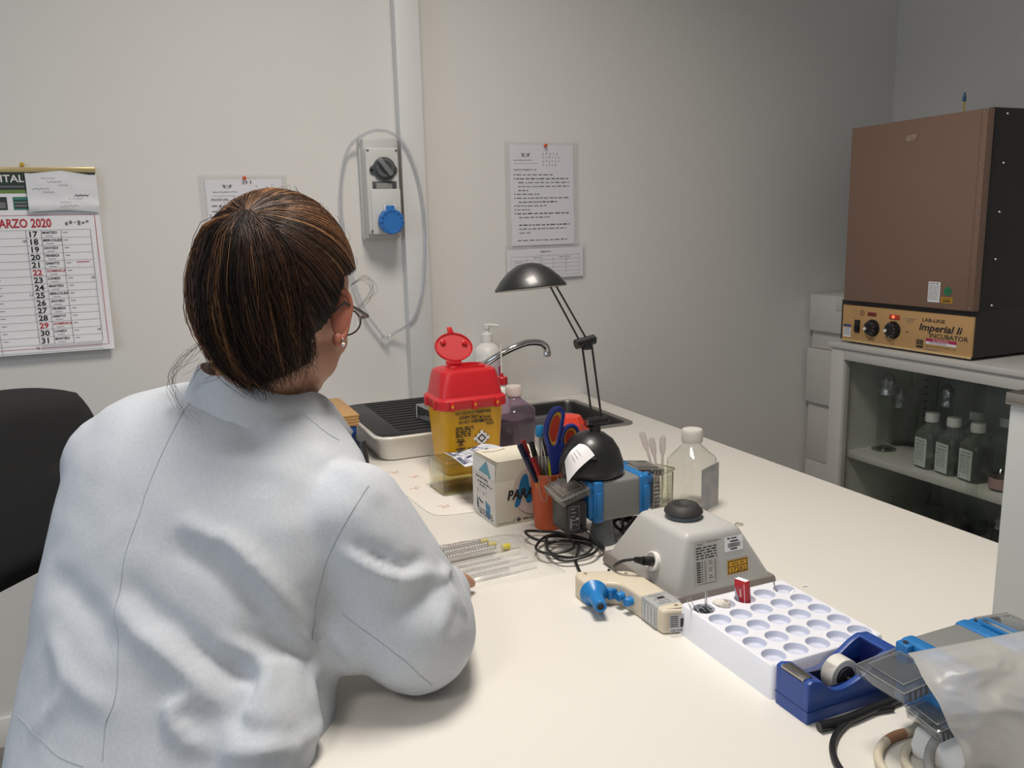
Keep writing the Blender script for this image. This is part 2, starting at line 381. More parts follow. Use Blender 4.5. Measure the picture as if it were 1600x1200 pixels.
for nm, x, k in (('10', -.020, 1), ('11', -.020, 8), ('12', -.020, 15), ('13', .117, 6), ('14', .117, 13)): ctext(nm, x, gy0-rh*(k+1)+.008, .006, M_INK, bold=.02)
for x in (-.010, .022, .064, .128, -.090): cq(x-.0004, x+.0004, gy0-rh*15 if x > -.02 else -.437+.0, gy0, M_INK if x != -.09 else M_GINK)
for x in (-.148, .140): cq(x, x+.0012, -.428, -.110, M_RINK)
cq(-.148, .141, -.428, -.427, M_RINK); cq(.090, .118, gy0-rh*4-.006, gy0-rh*4-.004, M_RINK)
for k in range(4): cq(-.008, .126, gy0-.2765-.003*k, gy0-.2758-.003*k, M_GINK)
pg.build('top_page', t)
st = MB().box(-.154, .154, -.011, -.0005, -.012, 0.0, M_GOLD, .0015); st.build('binding_strip', t)
pin(-.241, 1.449+.006, .002, M_PINY, 'yellow push pin at the top centre of the calendar')
# folded note
M_NOTE = mat('thin_note_paper', 'e0e1e6', 0.7, bump=0.3, bscale=30)
nt_ = MB(); rnd = random.Random(3)
NX, NZ = 14, 12
def nfn(x, z): return -.016 - .004*noise.noise(Vector((x*35, z*35, 1.7))) - (.006 if z < -.068 else 0)*(1-abs((z+.085)/.017) if abs(z+.085) < .017 else .6)
vs = []
for j in range(NZ+1):
    for i in range(NX+1):
        u, v = i/NX, j/NZ; x = u*.150; z = -v*.098+.006*math.sin(u*3)*v-.004*u
        if j == 0: z -= .010*abs(u-.5)*2
        vs.append((x, nfn(x, z), z))
nt_.add(vs, [(j*(NX+1)+i, j*(NX+1)+i+1, (j+1)*(NX+1)+i+1, (j+1)*(NX+1)+i) for j in range(NZ) for i in range(NX)], M_NOTE)
for k in range(9):
    x = rnd.uniform(.01, .10); z = -.02-.008*k; w = rnd.uniform(.02, .04)
    nt_.tube([(x+w*i/10, nfn(x+w*i/10, z)-.0008, z+.002*math.sin(i*2.1+k)) for i in range(11)], .00035 if k != 5 else .0008, M_GINK if k != 5 else M_INK, 4)
tag(nt_.build('handwritten_note', loc=(-.237, YB, 1.443)), 'crumpled handwritten white note hanging over the top right of the calendar', 'note')
# paper notices in clear pockets
M_POCKET = clear('pocket_film', (0.985, 0.985, 0.99), 0.15, haze=0.05, hazecol=(.9, .9, .93))
def crest(mb, x, y, s, m, M):
    mb.disc(x, y, s*.30, M_GINK, M, .0008, 16, s*.22)
    for sg in (-1, 1):
        for a in range(5): mb.poly([(x+sg*s*.35, y-s*.25+.1*s*a), (x+sg*s*(.95-.1*abs(a-3)), y-s*.2+.15*s*a), (x+sg*s*.38, y-s*.12+.1*s*a)], m, M, .0009)
def notice(x0, x1, z0, z1, label, name='pinned_notice', rz=0.0):
    w, h = x1-x0, z1-z0
    t = thing(name, label, 'notice', ((x0+x1)/2, YB, z0))
    return t, w, h
t, w, h = notice(.992, 1.240, 1.212, 1.530, 'printed A4 instruction notice in a clear pocket pinned above the desk lamp')
p = MB(basis((0, -.0025, 0), (1, 0, .004), (-.004, 0, 1))); p.box(-.103, .107, .014, .308, -.0004, .0004, M_PAPER)
zz = .0008
crest(p, -.052, .278, .018, M_INK, None); p.text('Azienda Ospedaliera di Roma', -.092, .262, .0042, M_INK, z=zz, shear=.4, sx=.85)
p.rect(-.092, -.010, .2545, .2552, M_GINK, z=zz)
for r_ in range(4):
    for k in range((5, 6, 6, 5)[r_]):
        xx = .004+k*(.012 if r_ == 0 else .0105); yy = .285-.011*r_; p.rect(xx, xx+.0012, yy-.006+.002*(k % 2), yy, M_INK, z=zz); p.rect(xx, xx+.0045, yy-.004+.003*((k+r_) % 2), yy-.0028+.003*((k+r_) % 2), M_GINK, z=zz)
p.text('SOGGETTO STRUMENTO - LTD', -.092, .234, .0046, M_INK, z=zz, bold=.02, sx=.8)
rows = [(1, -.084, .040, 'a'), (1, -.084, .092, 'b'), (0, -.078, .092, ''), (0, -.078, .092, ''), (0, -.078, -.045, ''), (1, -.084, -.008, ''), (1, -.084, .092, ''), (0, -.078, .05, ''), (1, -.084, .015, ''), (1, -.084, -.04, ''), (1, -.084, .092, ''), (0, -.078, .03, ''), (-1, 0, 0, ''), (0, -.078, .092, ''), (0, -.078, .08, ''), (0, -.078, -.04, ''), (-1, 0, 0, ''), (0, -.084, .085, '')]
for i, (num, xa, xb, _) in enumerate(rows):
    y = .220-.0113*i
    if num < 0: continue
    if num: p.rect(-.092, -.0885, y, y+.004, M_INK, z=zz)
    lines(p, xa, xa+(xb-xa)/.6, y, 1, 0, .0036, M_INK if i % 3 == 1 else M_GINK, z=zz, seed=i)
p.build('paper', t)
q = MB(); q.box(-.122, .122, -.0056, -.0050, 0, .316, M_POCKET); q.build('pocket', t)
pin(1.126, 1.518, .007, M_PINO, 'orange push pin holding the notice above the desk lamp')
t, w, h = notice(.985, 1.258, 1.118, 1.230, 'small landscape table sheet in a clear pocket below the A4 notice', 'table_sheet')
p = MB(basis((0, -.0085, 0), (1, 0, .012), (-.012, 0, 1))); p.box(-.128, .128, .008, .098, -.0004, .0004, M_PAPER)
p.text('DIMENSIONI', 0, .086, .0045, M_INK, z=zz, align='CENTER', bold=.02)
for k in range(6): p.rect(-.115, .115, .076-.012*k, .0766-.012*k, M_GINK, z=zz)
for x in (-.115, -.065, .025, .1144): p.rect(x, x+.0006, .016, .0766, M_GINK, z=zz)
p.text('Taglio Verticale', -.042, .0695, .0042, M_INK, z=zz, sx=.85); p.text('Taglio Orizzontale', .045, .0695, .0042, M_INK, z=zz, sx=.85)
for k, s_ in enumerate(('Dimensione', 'Altezza', 'Larghezza', 'Spessore')): p.text(s_, -.09, .0575-.012*k, .004, M_INK, z=zz, align='CENTER', sx=.85)
for k, s_ in enumerate(('25', '15', '10', '8')): p.text(s_, -.02, .0575-.012*k, .005, M_GINK, z=zz, shear=.3); p.text(('32', '21', '17', '9')[k], .065, .0575-.012*k, .0055, M_GINK, z=zz, shear=.3)
p.build('paper', t)
MB(basis((0, 0, 0), (1, 0, .012), (-.012, 0, 1))).box(-.136, .136, 0, .110, .0115, .0119, M_POCKET).build('pocket', t)
t, w, h = notice(.145, .365, 1.125, 1.436, 'printed A4 notice in a clear pocket, mostly hidden behind the woman\'s head')
p = MB(basis((0, -.0025, 0), (1, 0, .01), (-.01, 0, 1))); p.box(-.092, .100, .010, .296, -.0004, .0004, M_PAPER)
crest(p, -.038, .278, .015, M_INK, None); p.text('Azienda Ospedaliera di Roma', -.075, .263, .0042, M_INK, z=zz, shear=.4, sx=.85); p.rect(-.078, -.02, .2545, .2552, M_GINK, z=zz)
p.rect(.010, .013, .285, .292, M_INK, z=zz); p.rect(.020, .023, .285, .292, M_INK, z=zz)
p.text('PROCEDURA', -.08, .243, .0055, M_INK, z=zz, bold=.02, sx=.9)
for k in range(14): lines(p, -.08, .09/.6, .228-.014*k, 1, 0, .004, M_GINK, z=zz, seed=40+k)
p.build('paper', t)
MB().box(-.110, .110, -.0056, -.0050, 0, .308, M_POCKET).build('pocket', t)
pin(.258, 1.424, .007, M_PINO, 'orange push pin holding the notice behind the woman\'s head')
# socket box
M_SOCK = mat('socket_grey', 'bfc0be', 0.45); M_SOCK2 = mat('socket_cover_grey', 'cacbc8', 0.4)
M_DG = mat('socket_dark_grey', '4a4d50', 0.4); M_KNOB = mat('socket_knob_grey', '74787a', 0.4); M_SBLUE = mat('socket_blue', '2f74bd', 0.4)
t = thing('socket_box', 'grey wall-mounted industrial socket box with rotary switch and blue socket cap', 'socket', (.609, YB, 1.260))
b = MB(); b.taper((-.046, .046, -.050, 0), (-.046, .046, -.050, 0), 0, .266, M_SOCK, .006); b.taper((-.050, .050, -.022, 0), (-.050, .050, -.022, 0), -.002, .268, M_SOCK, .004)
b.box(.044, .0515, -.05, -.03, .11, .128, M_WHITE, .001); b.build('housing', t)
f = MB(); f.box(-.044, .046, -.070, -.050, .012, .240, M_SOCK2, .005, 3); f.box(-.036, .046, -.0745, -.068, .012, .132, M_SOCK2, .003)
f.build('front_cover', t)
FM = basis((0, -.0705, 0), (1, 0, 0), (0, 0, 1))
b = MB(); b.prism(rrect(-.036, .040, .168, .194, .012), 0, .004, M_DG, .001, M=FM); b.lathe([(.031, 0), (.031, .006), (.029, .007), (0, .007)], M_DG, 32, M=FM @ TR(.004, .184, 0)); b.disc(-.031, .181, .004, M_BLACK, FM, .0045); b.build('switch_plate', t)
kn = MB(); KM = FM @ TR(.004, .187, .007)
kn.lathe([(.027, 0), (.027, .004), (.025, .006), (0, .006)], M_DG, 40, M=KM)
for a in range(28):
    q = 2*PI*a/28; kn.box(.017, .0245, -.0012, .0012, .006, .008, M_KNOB, M=KM @ Matrix.Rotation(q, 4, 'Z'))
kn.box(-.0065, .0065, -.026, .030, .005, .018, M_KNOB, .003, M=KM @ Matrix.Rotation(R(38), 4, 'Z')); kn.build('rotary_knob', t)
wd = MB(); wd.box(-.030, .037, -.0725, -.068, .124, .152, M_DG, .002); wd.box(-.020, .024, -.0735, -.072, .129, .147, mat('socket_window_smoke', '8d8f8c', 0.15), .0008); wd.build('breaker_window', t)
cp = MB(); CM = basis((.012, -.0745, .046), (1, 0, 0), (0, -.06, 1))
cp.lathe([(.031, 0), (.0335, .002), (.0335, .020), (.031, .024), (.029, .0245), (.0275, .0225), (0, .0225)], M_SBLUE, 48, M=CM)
for a in range(14): cp.box(.0245, .0345, -.0014, .0014, .003, .0255, M_SBLUE, .0005, M=CM @ Matrix.Rotation(2*PI*a/14, 4, 'Z'))
cp.box(-.014, .010, .028, .042, -.0, .018, M_SBLUE, .002, M=CM); cp.box(-.017, -.0135, .026, .044, -.0, .014, M_WHITE, .001, M=CM); cp.box(.0095, .013, .026, .044, -.0, .014, M_WHITE, .001, M=CM); cp.build('socket_cap', t)
for x, z in ((-.038, .232), (.040, .232), (-.038, .020), (.040, .020)):
    MB().lathe([(0, .0012), (.003, .001), (.0036, 0)], M_STEEL, 12, M=basis((x, -.0705 if z > .1 else -.0747, z), (1, 0, 0), (0, 0, 1))).build('screw', t)
# clear tubing looped over the socket box
M_TUBING = clear('tubing_pvc', (0.93, 0.94, 0.95), 0.08, haze=0.25, hazecol=(.92, .93, .95), boost=1.5)
tp = [(.602, .983), (.58, 1.015), (.555, 1.056), (.524, 1.146), (.506, 1.25), (.504, 1.386), (.528, 1.494), (.574, 1.537), (.627, 1.545), (.67, 1.517), (.703, 1.445), (.722, 1.332), (.72, 1.208), (.705, 1.101), (.673, 1.03), (.63, .993), (.609, .982)]
def ty(x, z): return 2.262 if x > .655 else (2.276 if z > 1.25 else 2.30)
tb = MB(); pp = smooth_path([(x, 2.250 if x > .65 else (2.262 if (z > 1.50) else 2.288), z) for x, z in tp], 6)
tb.tube(pp, .0048, M_TUBING, 10); tb.tube(pp, .0028, clear('tubing_bore', (.9, .9, .92), .1), 8)
tb.tube([(.597, 2.295, .984), (.606, 2.285, .982), (.613, 2.275, .983)], .0065, M_TUBING, 8)
tag(tb.build('clear_tubing'), 'loop of clear plastic tubing hung over the grey socket box', 'tubing')
# ================================================================ cabinet with glass doors, incubator, boxes
M_CAB = mat('cabinet_enamel', 'cfcecb', 0.4, bump=0.03, bscale=30); M_CABI = mat('cabinet_inside', 'c2c4bc', 0.6)
M_CGL = clear('cabinet_glass', (0.95, 0.965, 0.945), 0.03)
cx0, cx1, cy0, cy1, cz = 2.03, 2.525, 1.02, 2.05, .890
t = thing('glass_door_cabinet', 'low white metal cabinet with sliding glass doors against the right wall', 'cabinet', (cx0, (cy0+cy1)/2, 0))
def cb(*a, **k):
    a = list(a); a[0] -= cx0; a[1] -= cx0; a[2] -= (cy0+cy1)/2; a[3] -= (cy0+cy1)/2; k['_mb'].box(*a, k.get('m', M_CAB), k.get('bev', .002))
b = MB()
for q in ((cx0+.01, cx1, cy1-.03, cy1-.004, 0.0, cz-.018), (cx0+.01, cx1, cy0+.004, cy0+.03, 0.0, cz-.018), (cx1-.02, cx1, cy0+.004, cy1-.004, 0, cz-.018), (cx0+.02, cx1, cy0, cy1, .06, .10)): cb(*q, _mb=b)
for q in ((cx0, cx0+.03, cy1-.058, cy1-.004, 0, cz-.018), (cx0, cx0+.03, cy0+.004, cy0+.058, 0, cz-.018), (cx0, cx0+.03, cy0+.058, cy1-.058, cz-.054, cz-.018), (cx0, cx0+.03, cy0+.058, cy1-.058, .0, .12)): cb(*q, _mb=b)
b.build('carcass', t)
b = MB(); cb(cx0-.008, cx1+.004, cy0-.008, cy1+.004, cz-.018, cz, _mb=b, bev=.003); b.build('cabinet_top', t)
for k in range(2):
    b = MB(); ya, yb = ((1.50, cy1-.056), (cy0+.056, 1.54))[k]
    cb(cx0+.010+.008*k, cx0+.014+.008*k, ya, yb, .115, cz-.05, _mb=b, m=M_CGL, bev=0); b.build('glass_door', t)
SH = .522
for z in (SH, .27):
    b = MB(); cb(cx0+.055, cx1-.025, cy0+.035, cy1-.035, z-.022, z, _mb=b, bev=.002); b.build('shelf', t)
b = MB(); cb(cx0+.05, cx1-.03, cy1-.036, cy1-.030, .12, cz-.05, _mb=b, m=M_CABI, bev=0)
for k in range(12): cb(cx0+.40, cx0+.415, cy1-.038, cy1-.035, .55+.025*k, .553+.025*k, _mb=b, m=M_DG, bev=0)
b.build('side_liner', t)
# incubator
M_INCD = mat('incubator_door_tan', '84695a', 0.35, bump=0.02, bscale=20); M_INCB = mat('incubator_black', '2a2929', 0.42); M_INCP = mat('incubator_panel_sand', 'c9a06c', 0.45)
M_INCE = mat('incubator_edge', '6b5344', 0.4)
ix = 2.045; FY = 1.795
t = thing('incubator', 'black lab incubator with large tan door and sand control panel standing on the white cabinet', 'incubator', (ix, FY, cz))
b = MB(); b.box(.012, .46, -.245, .235, .135, .668, M_INCB, .004); b.box(.004, .46, -.245, .235, .008, .1375, M_INCB, .003)
for x in (.03, .43):
    for y in (-.21, .20): b.lathe([(.012, 0), (.012, .01), (0, .01)], M_BLACK, 12, TR(x, y, 0))
b.build('body', t)
b = MB(); b.box(-.018, .008, -.250, .208, .137, .664, M_INCD, .004, 3); b.build('door', t, angle=50)
dr = [o for o in bpy.data.objects if o.name == 'door'][0]
b = MB(); b.box(-.0195, -.017, -.250, -.232, .140, .660, M_INCD, .0008)
for k in range(42): b.box(-.0198, -.0172, -.2335, -.2315, .145+.0122*k, .152+.0122*k, M_INCE)
b.build('hinge_strip', dr)
IM = basis((-.0188, 0, 0), (0, -1, 0), (0, 0, 1))     # local x runs to the right as seen, y up
for z in (.655, .525, .397, .270, .145):
    MB().lathe([(0, .003), (.003, .0025), (.004, 0)], M_STEEL, 12, M=IM @ TR(.241, z, 0)).build('screw', dr)
for z in (.652, .527, .400, .275, .150):
    MB().lathe([(0, .003), (.0028, .0025), (.004, 0)], M_STEEL, 12, M=basis((.060, -.2455, z), (1, 0, 0), (0, 0, 1))).build('screw', t)
M_WORN = noise_mix('worn_patch', '8f7a6c', 'a08e82', 60, .4, .6)
b = MB(); b.poly([(0, 0), (.008, -.008), (.030, -.008), (.040, .004), (.046, .012), (.022, .010), (.004, .008)], M_WORN, IM @ TR(-.004, .612, .0003)); b.build('worn_mark', dr)
b = MB(); b.box(.106, .145, .155, .212, 0, .0006, M_PAPER, M=IM); lines(b, .109, .109+.033/.6, .206, 1, 0, .0025, M_INK, IM, .0009)
for k in range(10): lines(b, .109, .109+.033/.6, .200-.0042*k, 1, 0, .0018, M_GINK, IM, .0009, seed=k)
b.build('inventory_label', dr)
b = MB(); b.lathe([(0, .0006), (.0125, .0006), (.0125, 0)], mat('green_sticker', '2b7a55', .5), 24, M=IM @ TR(.169, .188, 0)); b.text('OK', .169, .187, .004, M_INK, IM, .001, align='CENTER'); b.build('green_sticker', dr)
M_YEL = mat('yellow_label', 'd9a323', .5)
b = MB(); b.box(.150, .186, .155, .171, 0, .0006, M_YEL, M=IM); b.frame(.152, .184, .157, .169, .001, M_INK, IM, .0009); b.rect(.156, .180, .1645, .1665, M_INK, IM, .0009); b.rect(.156, .180, .159, .1625, M_INK, IM, .0009); b.build('warning_label', dr)
# control panel
b = MB(); b.box(-.002, .006, -.243, .222, .012, .122, M_INCP, .001); PM = basis((-.0023, 0, 0), (0, -1, 0), (0, 0, 1))
b.box(-.0035, .0, -.243, .222, .006, .0125, mat('panel_trim', 'd6b98a', .4), .001)
PX = lambda y: FY-y
b.text('LAB-LINE', .078, .0955, .0098, M_INK, PM, sx=1.35, bold=.03); b.text('Imperial Ii', .068, .0700, .0195, M_INK, PM, sx=1.25, bold=.04, shear=.25)
b.text('INCUBATOR', .106, .0515, .0125, M_INK, PM, sx=1.22, bold=.03)
M_PINKL = mat('pink_label', 'b02a58', .5)
b.rect(.096, .196, .0395, .0485, M_PINKL, PM, .0002); b.text('EL-MANCELL', .146, .0415, .005, M_PAPER, PM, .0004, align='CENTER', sx=1.3)
b.rect(.096, .196, .0325, .0395, M_PAPER, PM, .0002)
for k in range(2): b.rect(.108, .166, .0345+.0025*k, .0355+.0025*k, M_GINK, PM, .0004)
for k in range(4): b.rect(.064+.0062*k, .0685+.0062*k, .0265, .042, M_INK, PM, .0002)
b.rect(.064, .088, .0180, .0245, M_INK, PM, .0002); b.text('LAB-LINE INSTRUMENTS, INC', .094, .0235, .0048, M_INK, PM, sx=1.15); b.rect(.094, .150, .0175, .0188, M_GINK, PM, .0002); b.rect(.094, .135, .0145, .0158, M_GINK, PM, .0002)
b.rect(-.216, -.185, .053, .060, mat('blue_tape', '2d4f80', .5), PM, .0002); b.rect(-.216, -.185, .020, .050, M_PAPER, PM, .0002)
for k in range(5): b.rect(-.213, -.188, .046-.005*k, .0478-.005*k, M_GINK, PM, .0004)
b.text('TEMPERATURE', -.103, .0225, .0035, M_INK, PM, align='CENTER'); b.text('CONTROL', -.103, .017, .0035, M_INK, PM, align='CENTER'); b.text('SAFETY', -.020, .016, .0035, M_INK, PM, align='CENTER')
for k in range(3): b.rect(.018+.003*k, .058-.005*k, .0975-.005*k, .099-.005*k, M_GINK, PM, .0002)
b.disc(-.143, .101, .009, M_INK, PM, .0002, 24, .0075); b.rect(-.1445, -.1415, .096, .106, M_INK, PM, .0003); b.disc(-.170, .101, .008, M_GINK, PM, .0002, 24, .0072)
for x in (-.058, .024): b.poly([(x, .0585), (x+.008, .0555), (x+.008, .0615)], M_INK, PM, .0003)
b.rect(-.178, -.172, .083, .0845, M_RINK, PM, .0003)
b.build('control_panel', t); cpn = [o for o in bpy.data.objects if o.name == 'control_panel'][0]
for x, y in ((-.099, .058), (-.021, .060)):
    k = MB(); KM = PM @ TR(x, y, 0)
    k.lathe([(.0265, 0), (.0265, .002), (.0245, .003), (.0235, .003), (.0225, .014), (.021, .016), (0, .016)], M_BLACK, 40, M=KM)
    for a in range(10): k.rect(-.0004, .0004, .0165, .0205, M_PAPER, KM @ Matrix.Rotation(R(36*a), 4, 'Z'), .0163)
    k.lathe([(0, .020), (.0050, .0195), (.0055, .016)], M_WHITE, 16, M=KM @ TR(-.015, -.003, 0)); k.build('knob', cpn)
b = MB(); b.box(-.168, -.149, .038, .078, 0, .005, M_BLACK, .001, M=PM); b.box(-.165, -.152, .043, .060, .003, .011, M_BLACK, .002, M=PM @ TR(0, 0, 0)); b.build('power_switch', cpn)
M_LAMPR = mat('indicator_red', 'ff5a3a', .3, emit=2.2)
b = MB(); b.box(-.036, .000, .093, .106, 0, .004, mat('lens_red', 'c8452f', .25), .001, M=PM); b.build('indicator_lens', cpn)
b = MB(); b.sphere((0, 0, 0), .0052, M_LAMPR, (1.1, .9, .3), 12, 8, M=PM @ TR(-.020, .0995, .0042)); b.build('indicator_light', cpn)
b = MB(); b.box(-.121, -.087, .094, .106, 0, .0012, mat('maroon_plate', '8a3a30', .4), .0004, M=PM); b.text('POWER', -.104, .0975, .005, M_INK, PM, .0016, align='CENTER'); b.build('name_plate', cpn)
# thermometer standing in the top port
t = thing('thermometer', 'yellow glass rod thermometer with blue cap sticking out of the incubator top', 'thermometer', (2.25, 1.797, cz+.668))
MB().lathe([(0, 0), (.0032, 0), (.0032, .058), (0, .058)], mat('rod_yellow', 'c9b25c', .3), 10).build('rod', t)
MB().lathe([(.0045, 0), (.0052, .004), (.0052, .014), (.003, .018), (.0035, .024), (0, .026)], mat('cap_blue', '2f5f8c', .4), 12, TR(0, 0, .054)).build('cap', t)
# boxes stacked in the corner behind the cabinet
M_CARD = mat('white_card', 'cccac6', .6)
zb = 0.0
hs = [.21, .21, .205, .205, .07, .125]; offs = [0, .004, .006, -.008, .012, -.004]
# heights chosen so that seams fall where the stack shows beside the cabinet
lv = [0, .205, .415, .632, .828, .892, 1.022]
hsn = ('bottom', 'second from bottom', 'third from bottom', 'fourth from bottom', 'thin fifth', 'top')
for i in range(6):
    x = 2.170+offs[i]; t = thing('cardboard_box', 'white card box stacked in the corner beside the cabinet, %s' % ('on the floor', 'second up', 'third up', 'fourth up', 'thin fifth one', 'topmost')[i], 'box', (x, 2.07, lv[i]), group='white boxes stacked in the corner')
    h_ = lv[i+1]-lv[i]
    b = MB(); b.box(0, .30, 0, .225, 0, h_-.0015, M_CARD, .003); b.build('carton', t)
    b = MB(); b.box(-.003, .303, -.003, .1, max(h_*.55, h_-.05), h_-.0005, M_CARD, .003)
    b.build('lid', t)
    b = MB(); b.disc(-.0005, .0, .016, M_INK, basis((0, .11, h_*.5), (0, 1, 0), (0, 0, 1)) @ TR(0, 0, .0015)); b.build('hand_hole', t)
    if i in (3, 5):
        b = MB(); LM = basis((.026, -.0036, .018), (1, 0, 0), (0, 0, 1)); b.box(0, .062, 0, .055, 0, .0005, M_PAPER, M=LM); b.text('SIG', .004, .044, .007, M_INK, LM, .0008)
        for k in range(4): lines(b, .004, .058/.6, .036-.008*k, 1, 0, .003, M_INK, LM, .0008, seed=k)
        b.build('label', t)
# ------------------------------------------------ glassware in the cabinet
M_PET = clear('bottle_pet', (0.94, 0.96, 0.95), 0.05, boost=1.8, haze=.14, hazecol=(.75, .8, .77)); M_CAPW = mat('cap_white', 'd9dad8', .45)
M_LAB = mat('bottle_label', 'c9d2cf', .6); M_WATER = clear('bottle_water', (0.96, 0.98, 0.97), 0.02, ior=1.33)
def sqring(w, r, z, n=5): return [(x, y, z) for x, y in rrect(-w/2, w/2, -w/2, w/2, min(r, w/2-.0001), n)]
def media_bottle(label, loc, rz, w=.074, h=.172, fill=None, liq=None, lab=None, group=None, name='media_bottle', body=None, capm=None):
    t = thing(name, label, 'bottle', loc, rz, group); body = body or M_PET
    b = MB(); nk = .030
    prof = [(w*.80, .014, 0), (w*.96, .018, .003), (w, .016, .010), (w, .016, h*.62), (w*.97, .018, h*.645), (w*.78, .026, h*.72), (nk+.008, .03, h*.795), (nk+.002, .03, h*.82), (nk, .03, h*.86)]
    def rg(ww, rr, z):
        if ww <= nk+.003: return [(ww/2*math.cos(R(-90+90*q+18*i)), ww/2*math.sin(R(-90+90*q+18*i)), z) for q in range(4) for i in range(6)]
        return sqring(ww, rr, z)
    b.loft([rg(*p) for p in prof], body, True)
    b.build('body', t, 40)
    if liq:
        zt = fill*h; b = MB(); pr = [(w*.76, .014, .003), (w*.93, .018, .006), (w-.004, .014, .013), (w-.004, .014, zt)]
        b.loft([sqring(*p) for p in pr], liq, True); b.build('liquid', t, 40)
    b = MB(); cr = nk*.5+.0045; z0 = h*.845
    b.lathe([(0, z0), (cr, z0), (cr+.0006, z0+.002), (cr, h-.003), (cr-.0015, h), (0, h)], capm or M_CAPW, 32)
    for a in range(36): b.box(cr-.0004, cr+.0005, -.0006, .0006, z0+.004, h-.004, capm or M_CAPW, M=Matrix.Rotation(2*PI*a/36, 4, 'Z'))
    b.lathe([(nk/2+.001, h*.825), (nk/2+.003, h*.83), (nk/2+.003, h*.84), (nk/2+.001, h*.845)], body, 24); b.build('cap', t)
    if lab is not None:
        b = MB(); LM = basis((0, 0, 0), *((((1, 0, 0), (0, 0, 1))) if lab == 0 else (((0, -1, 0), (0, 0, 1))))) @ TR(0, 0, w/2+.0006)
        b.box(-.024, .024, .008, h*.56, 0, .0004, M_LAB, M=LM); b.rect(-.017, .017, h*.50, h*.515, M_GINK, LM, .0006); b.rect(-.021, .021, h*.455, h*.462, M_INK, LM, .0006)
        for k in range(9): lines(b, -.019, .034, h*.43-.006*k, 1, 0, .0026, M_GINK, LM, .0006, seed=k)
        b.disc(-.018, .015, .002, M_INK, LM, .0007); b.build('label', t)
    return t
for i, y in enumerate((1.752, 1.677, 1.598)):
    media_bottle(('clear square bottle with printed label on the cabinet shelf, leftmost of the front row', 'clear square bottle with printed label on the cabinet shelf, middle of the front row', 'clear square bottle with printed label on the cabinet shelf, rightmost of the front row')[i], (2.158, y, SH), -8, fill=.6, liq=M_WATER, lab=1, group='labelled bottles on the cabinet shelf')
for i, y in enumerate((1.70, 1.60, 1.50)):
    media_bottle(('clear square bottle in the back row of the cabinet shelf, left end', 'clear square bottle in the back row of the cabinet shelf, middle', 'clear square bottle in the back row of the cabinet shelf, right end')[i], (2.285, y, SH), 0, group='bottles in the back row of the shelf')
M_FOIL = mat('aluminium_foil', 'c9cccf', .28, 1.0, bump=1.0, bscale=70)
M_LGLASS = clear('lab_glass', (0.86, 0.90, 0.87), .03, boost=1.5)
def foil_cap(parent, r, z0, z1, seed):
    b = MB(); rings = []; rnd = random.Random(seed)
    for j in range(9):
        zt = z0+(z1-z0)*j/8; f = [1.15, 1.1, 1.0, 1.0, 1.05, 1.0, .9, .6, .15][j]
        rings.append([((r*f*(1+.13*noise.noise(Vector((math.cos(a)*2, math.sin(a)*2, j*.9+seed)))+.05*rnd.uniform(-1, 1)))*math.cos(a), (r*f*(1+.1*rnd.uniform(-1, 1)))*math.sin(a), zt) for a in [2*PI*k/20 for k in range(20)]])
    b.loft(rings, M_FOIL, False); b.build('foil_cover', parent, 25)
def cylinder_glass(label, x, y, r, h, foil=True, z=SH, grads=0, group=None):
    t = thing('glass_cylinder', label, 'glassware', (x, y, z), group=group)
    b = MB(); b.lathe([(0, .004), (r*.96, .004), (r, .01), (r, h), (r+.002, h+.001)], M_LGLASS, 28); b.build('tube', t)
    MB().lathe([(0, 0), (r*1.5, 0), (r*1.5, .004), (r*.9, .010)], M_LGLASS, 28).build('foot', t)
    if grads:
        b = MB()
        for k in range(grads): b.tube([(-(r+.0005)*math.cos(a), (r+.0005)*math.sin(a), .04+k*(h-.07)/grads) for a in [R(q) for q in range(-40, 41, 10)]], .0009, M_GINK, 4)
        b.build('graduation', t)
    if foil: foil_cap(t, r, h-.055, h+.018, int(x*100+y*10))
cylinder_glass('tall glass cylinder with crumpled foil cover on the cabinet shelf, beside the graduated one', 2.20, 1.965, .026, .245)
cylinder_glass('thinner glass cylinder with foil cover at the back left of the cabinet shelf', 2.29, 1.99, .017, .185)
cylinder_glass('graduated glass cylinder standing right of the foil-capped cylinders', 2.32, 1.96, .018, .27, False, grads=14)
cylinder_glass('foil-covered glass cylinder behind the labelled bottles', 2.32, 1.835, .020, .215)
t = thing('glass_jar', 'small round jar with pink label at the right end of the cabinet shelf', 'jar', (2.14, 1.503, SH))
b = MB(); b.lathe([(0, .002), (.028, .002), (.030, .006), (.030, .055), (.022, .066), (.017, .075), (.017, .095), (.019, .097)], M_LGLASS, 28); b.build('body', t)
MB().lathe([(.0305, .008), (.0308, .010), (.0308, .036), (.0305, .038)], mat('label_pink', 'a98a88', .6), 28).build('label', t)
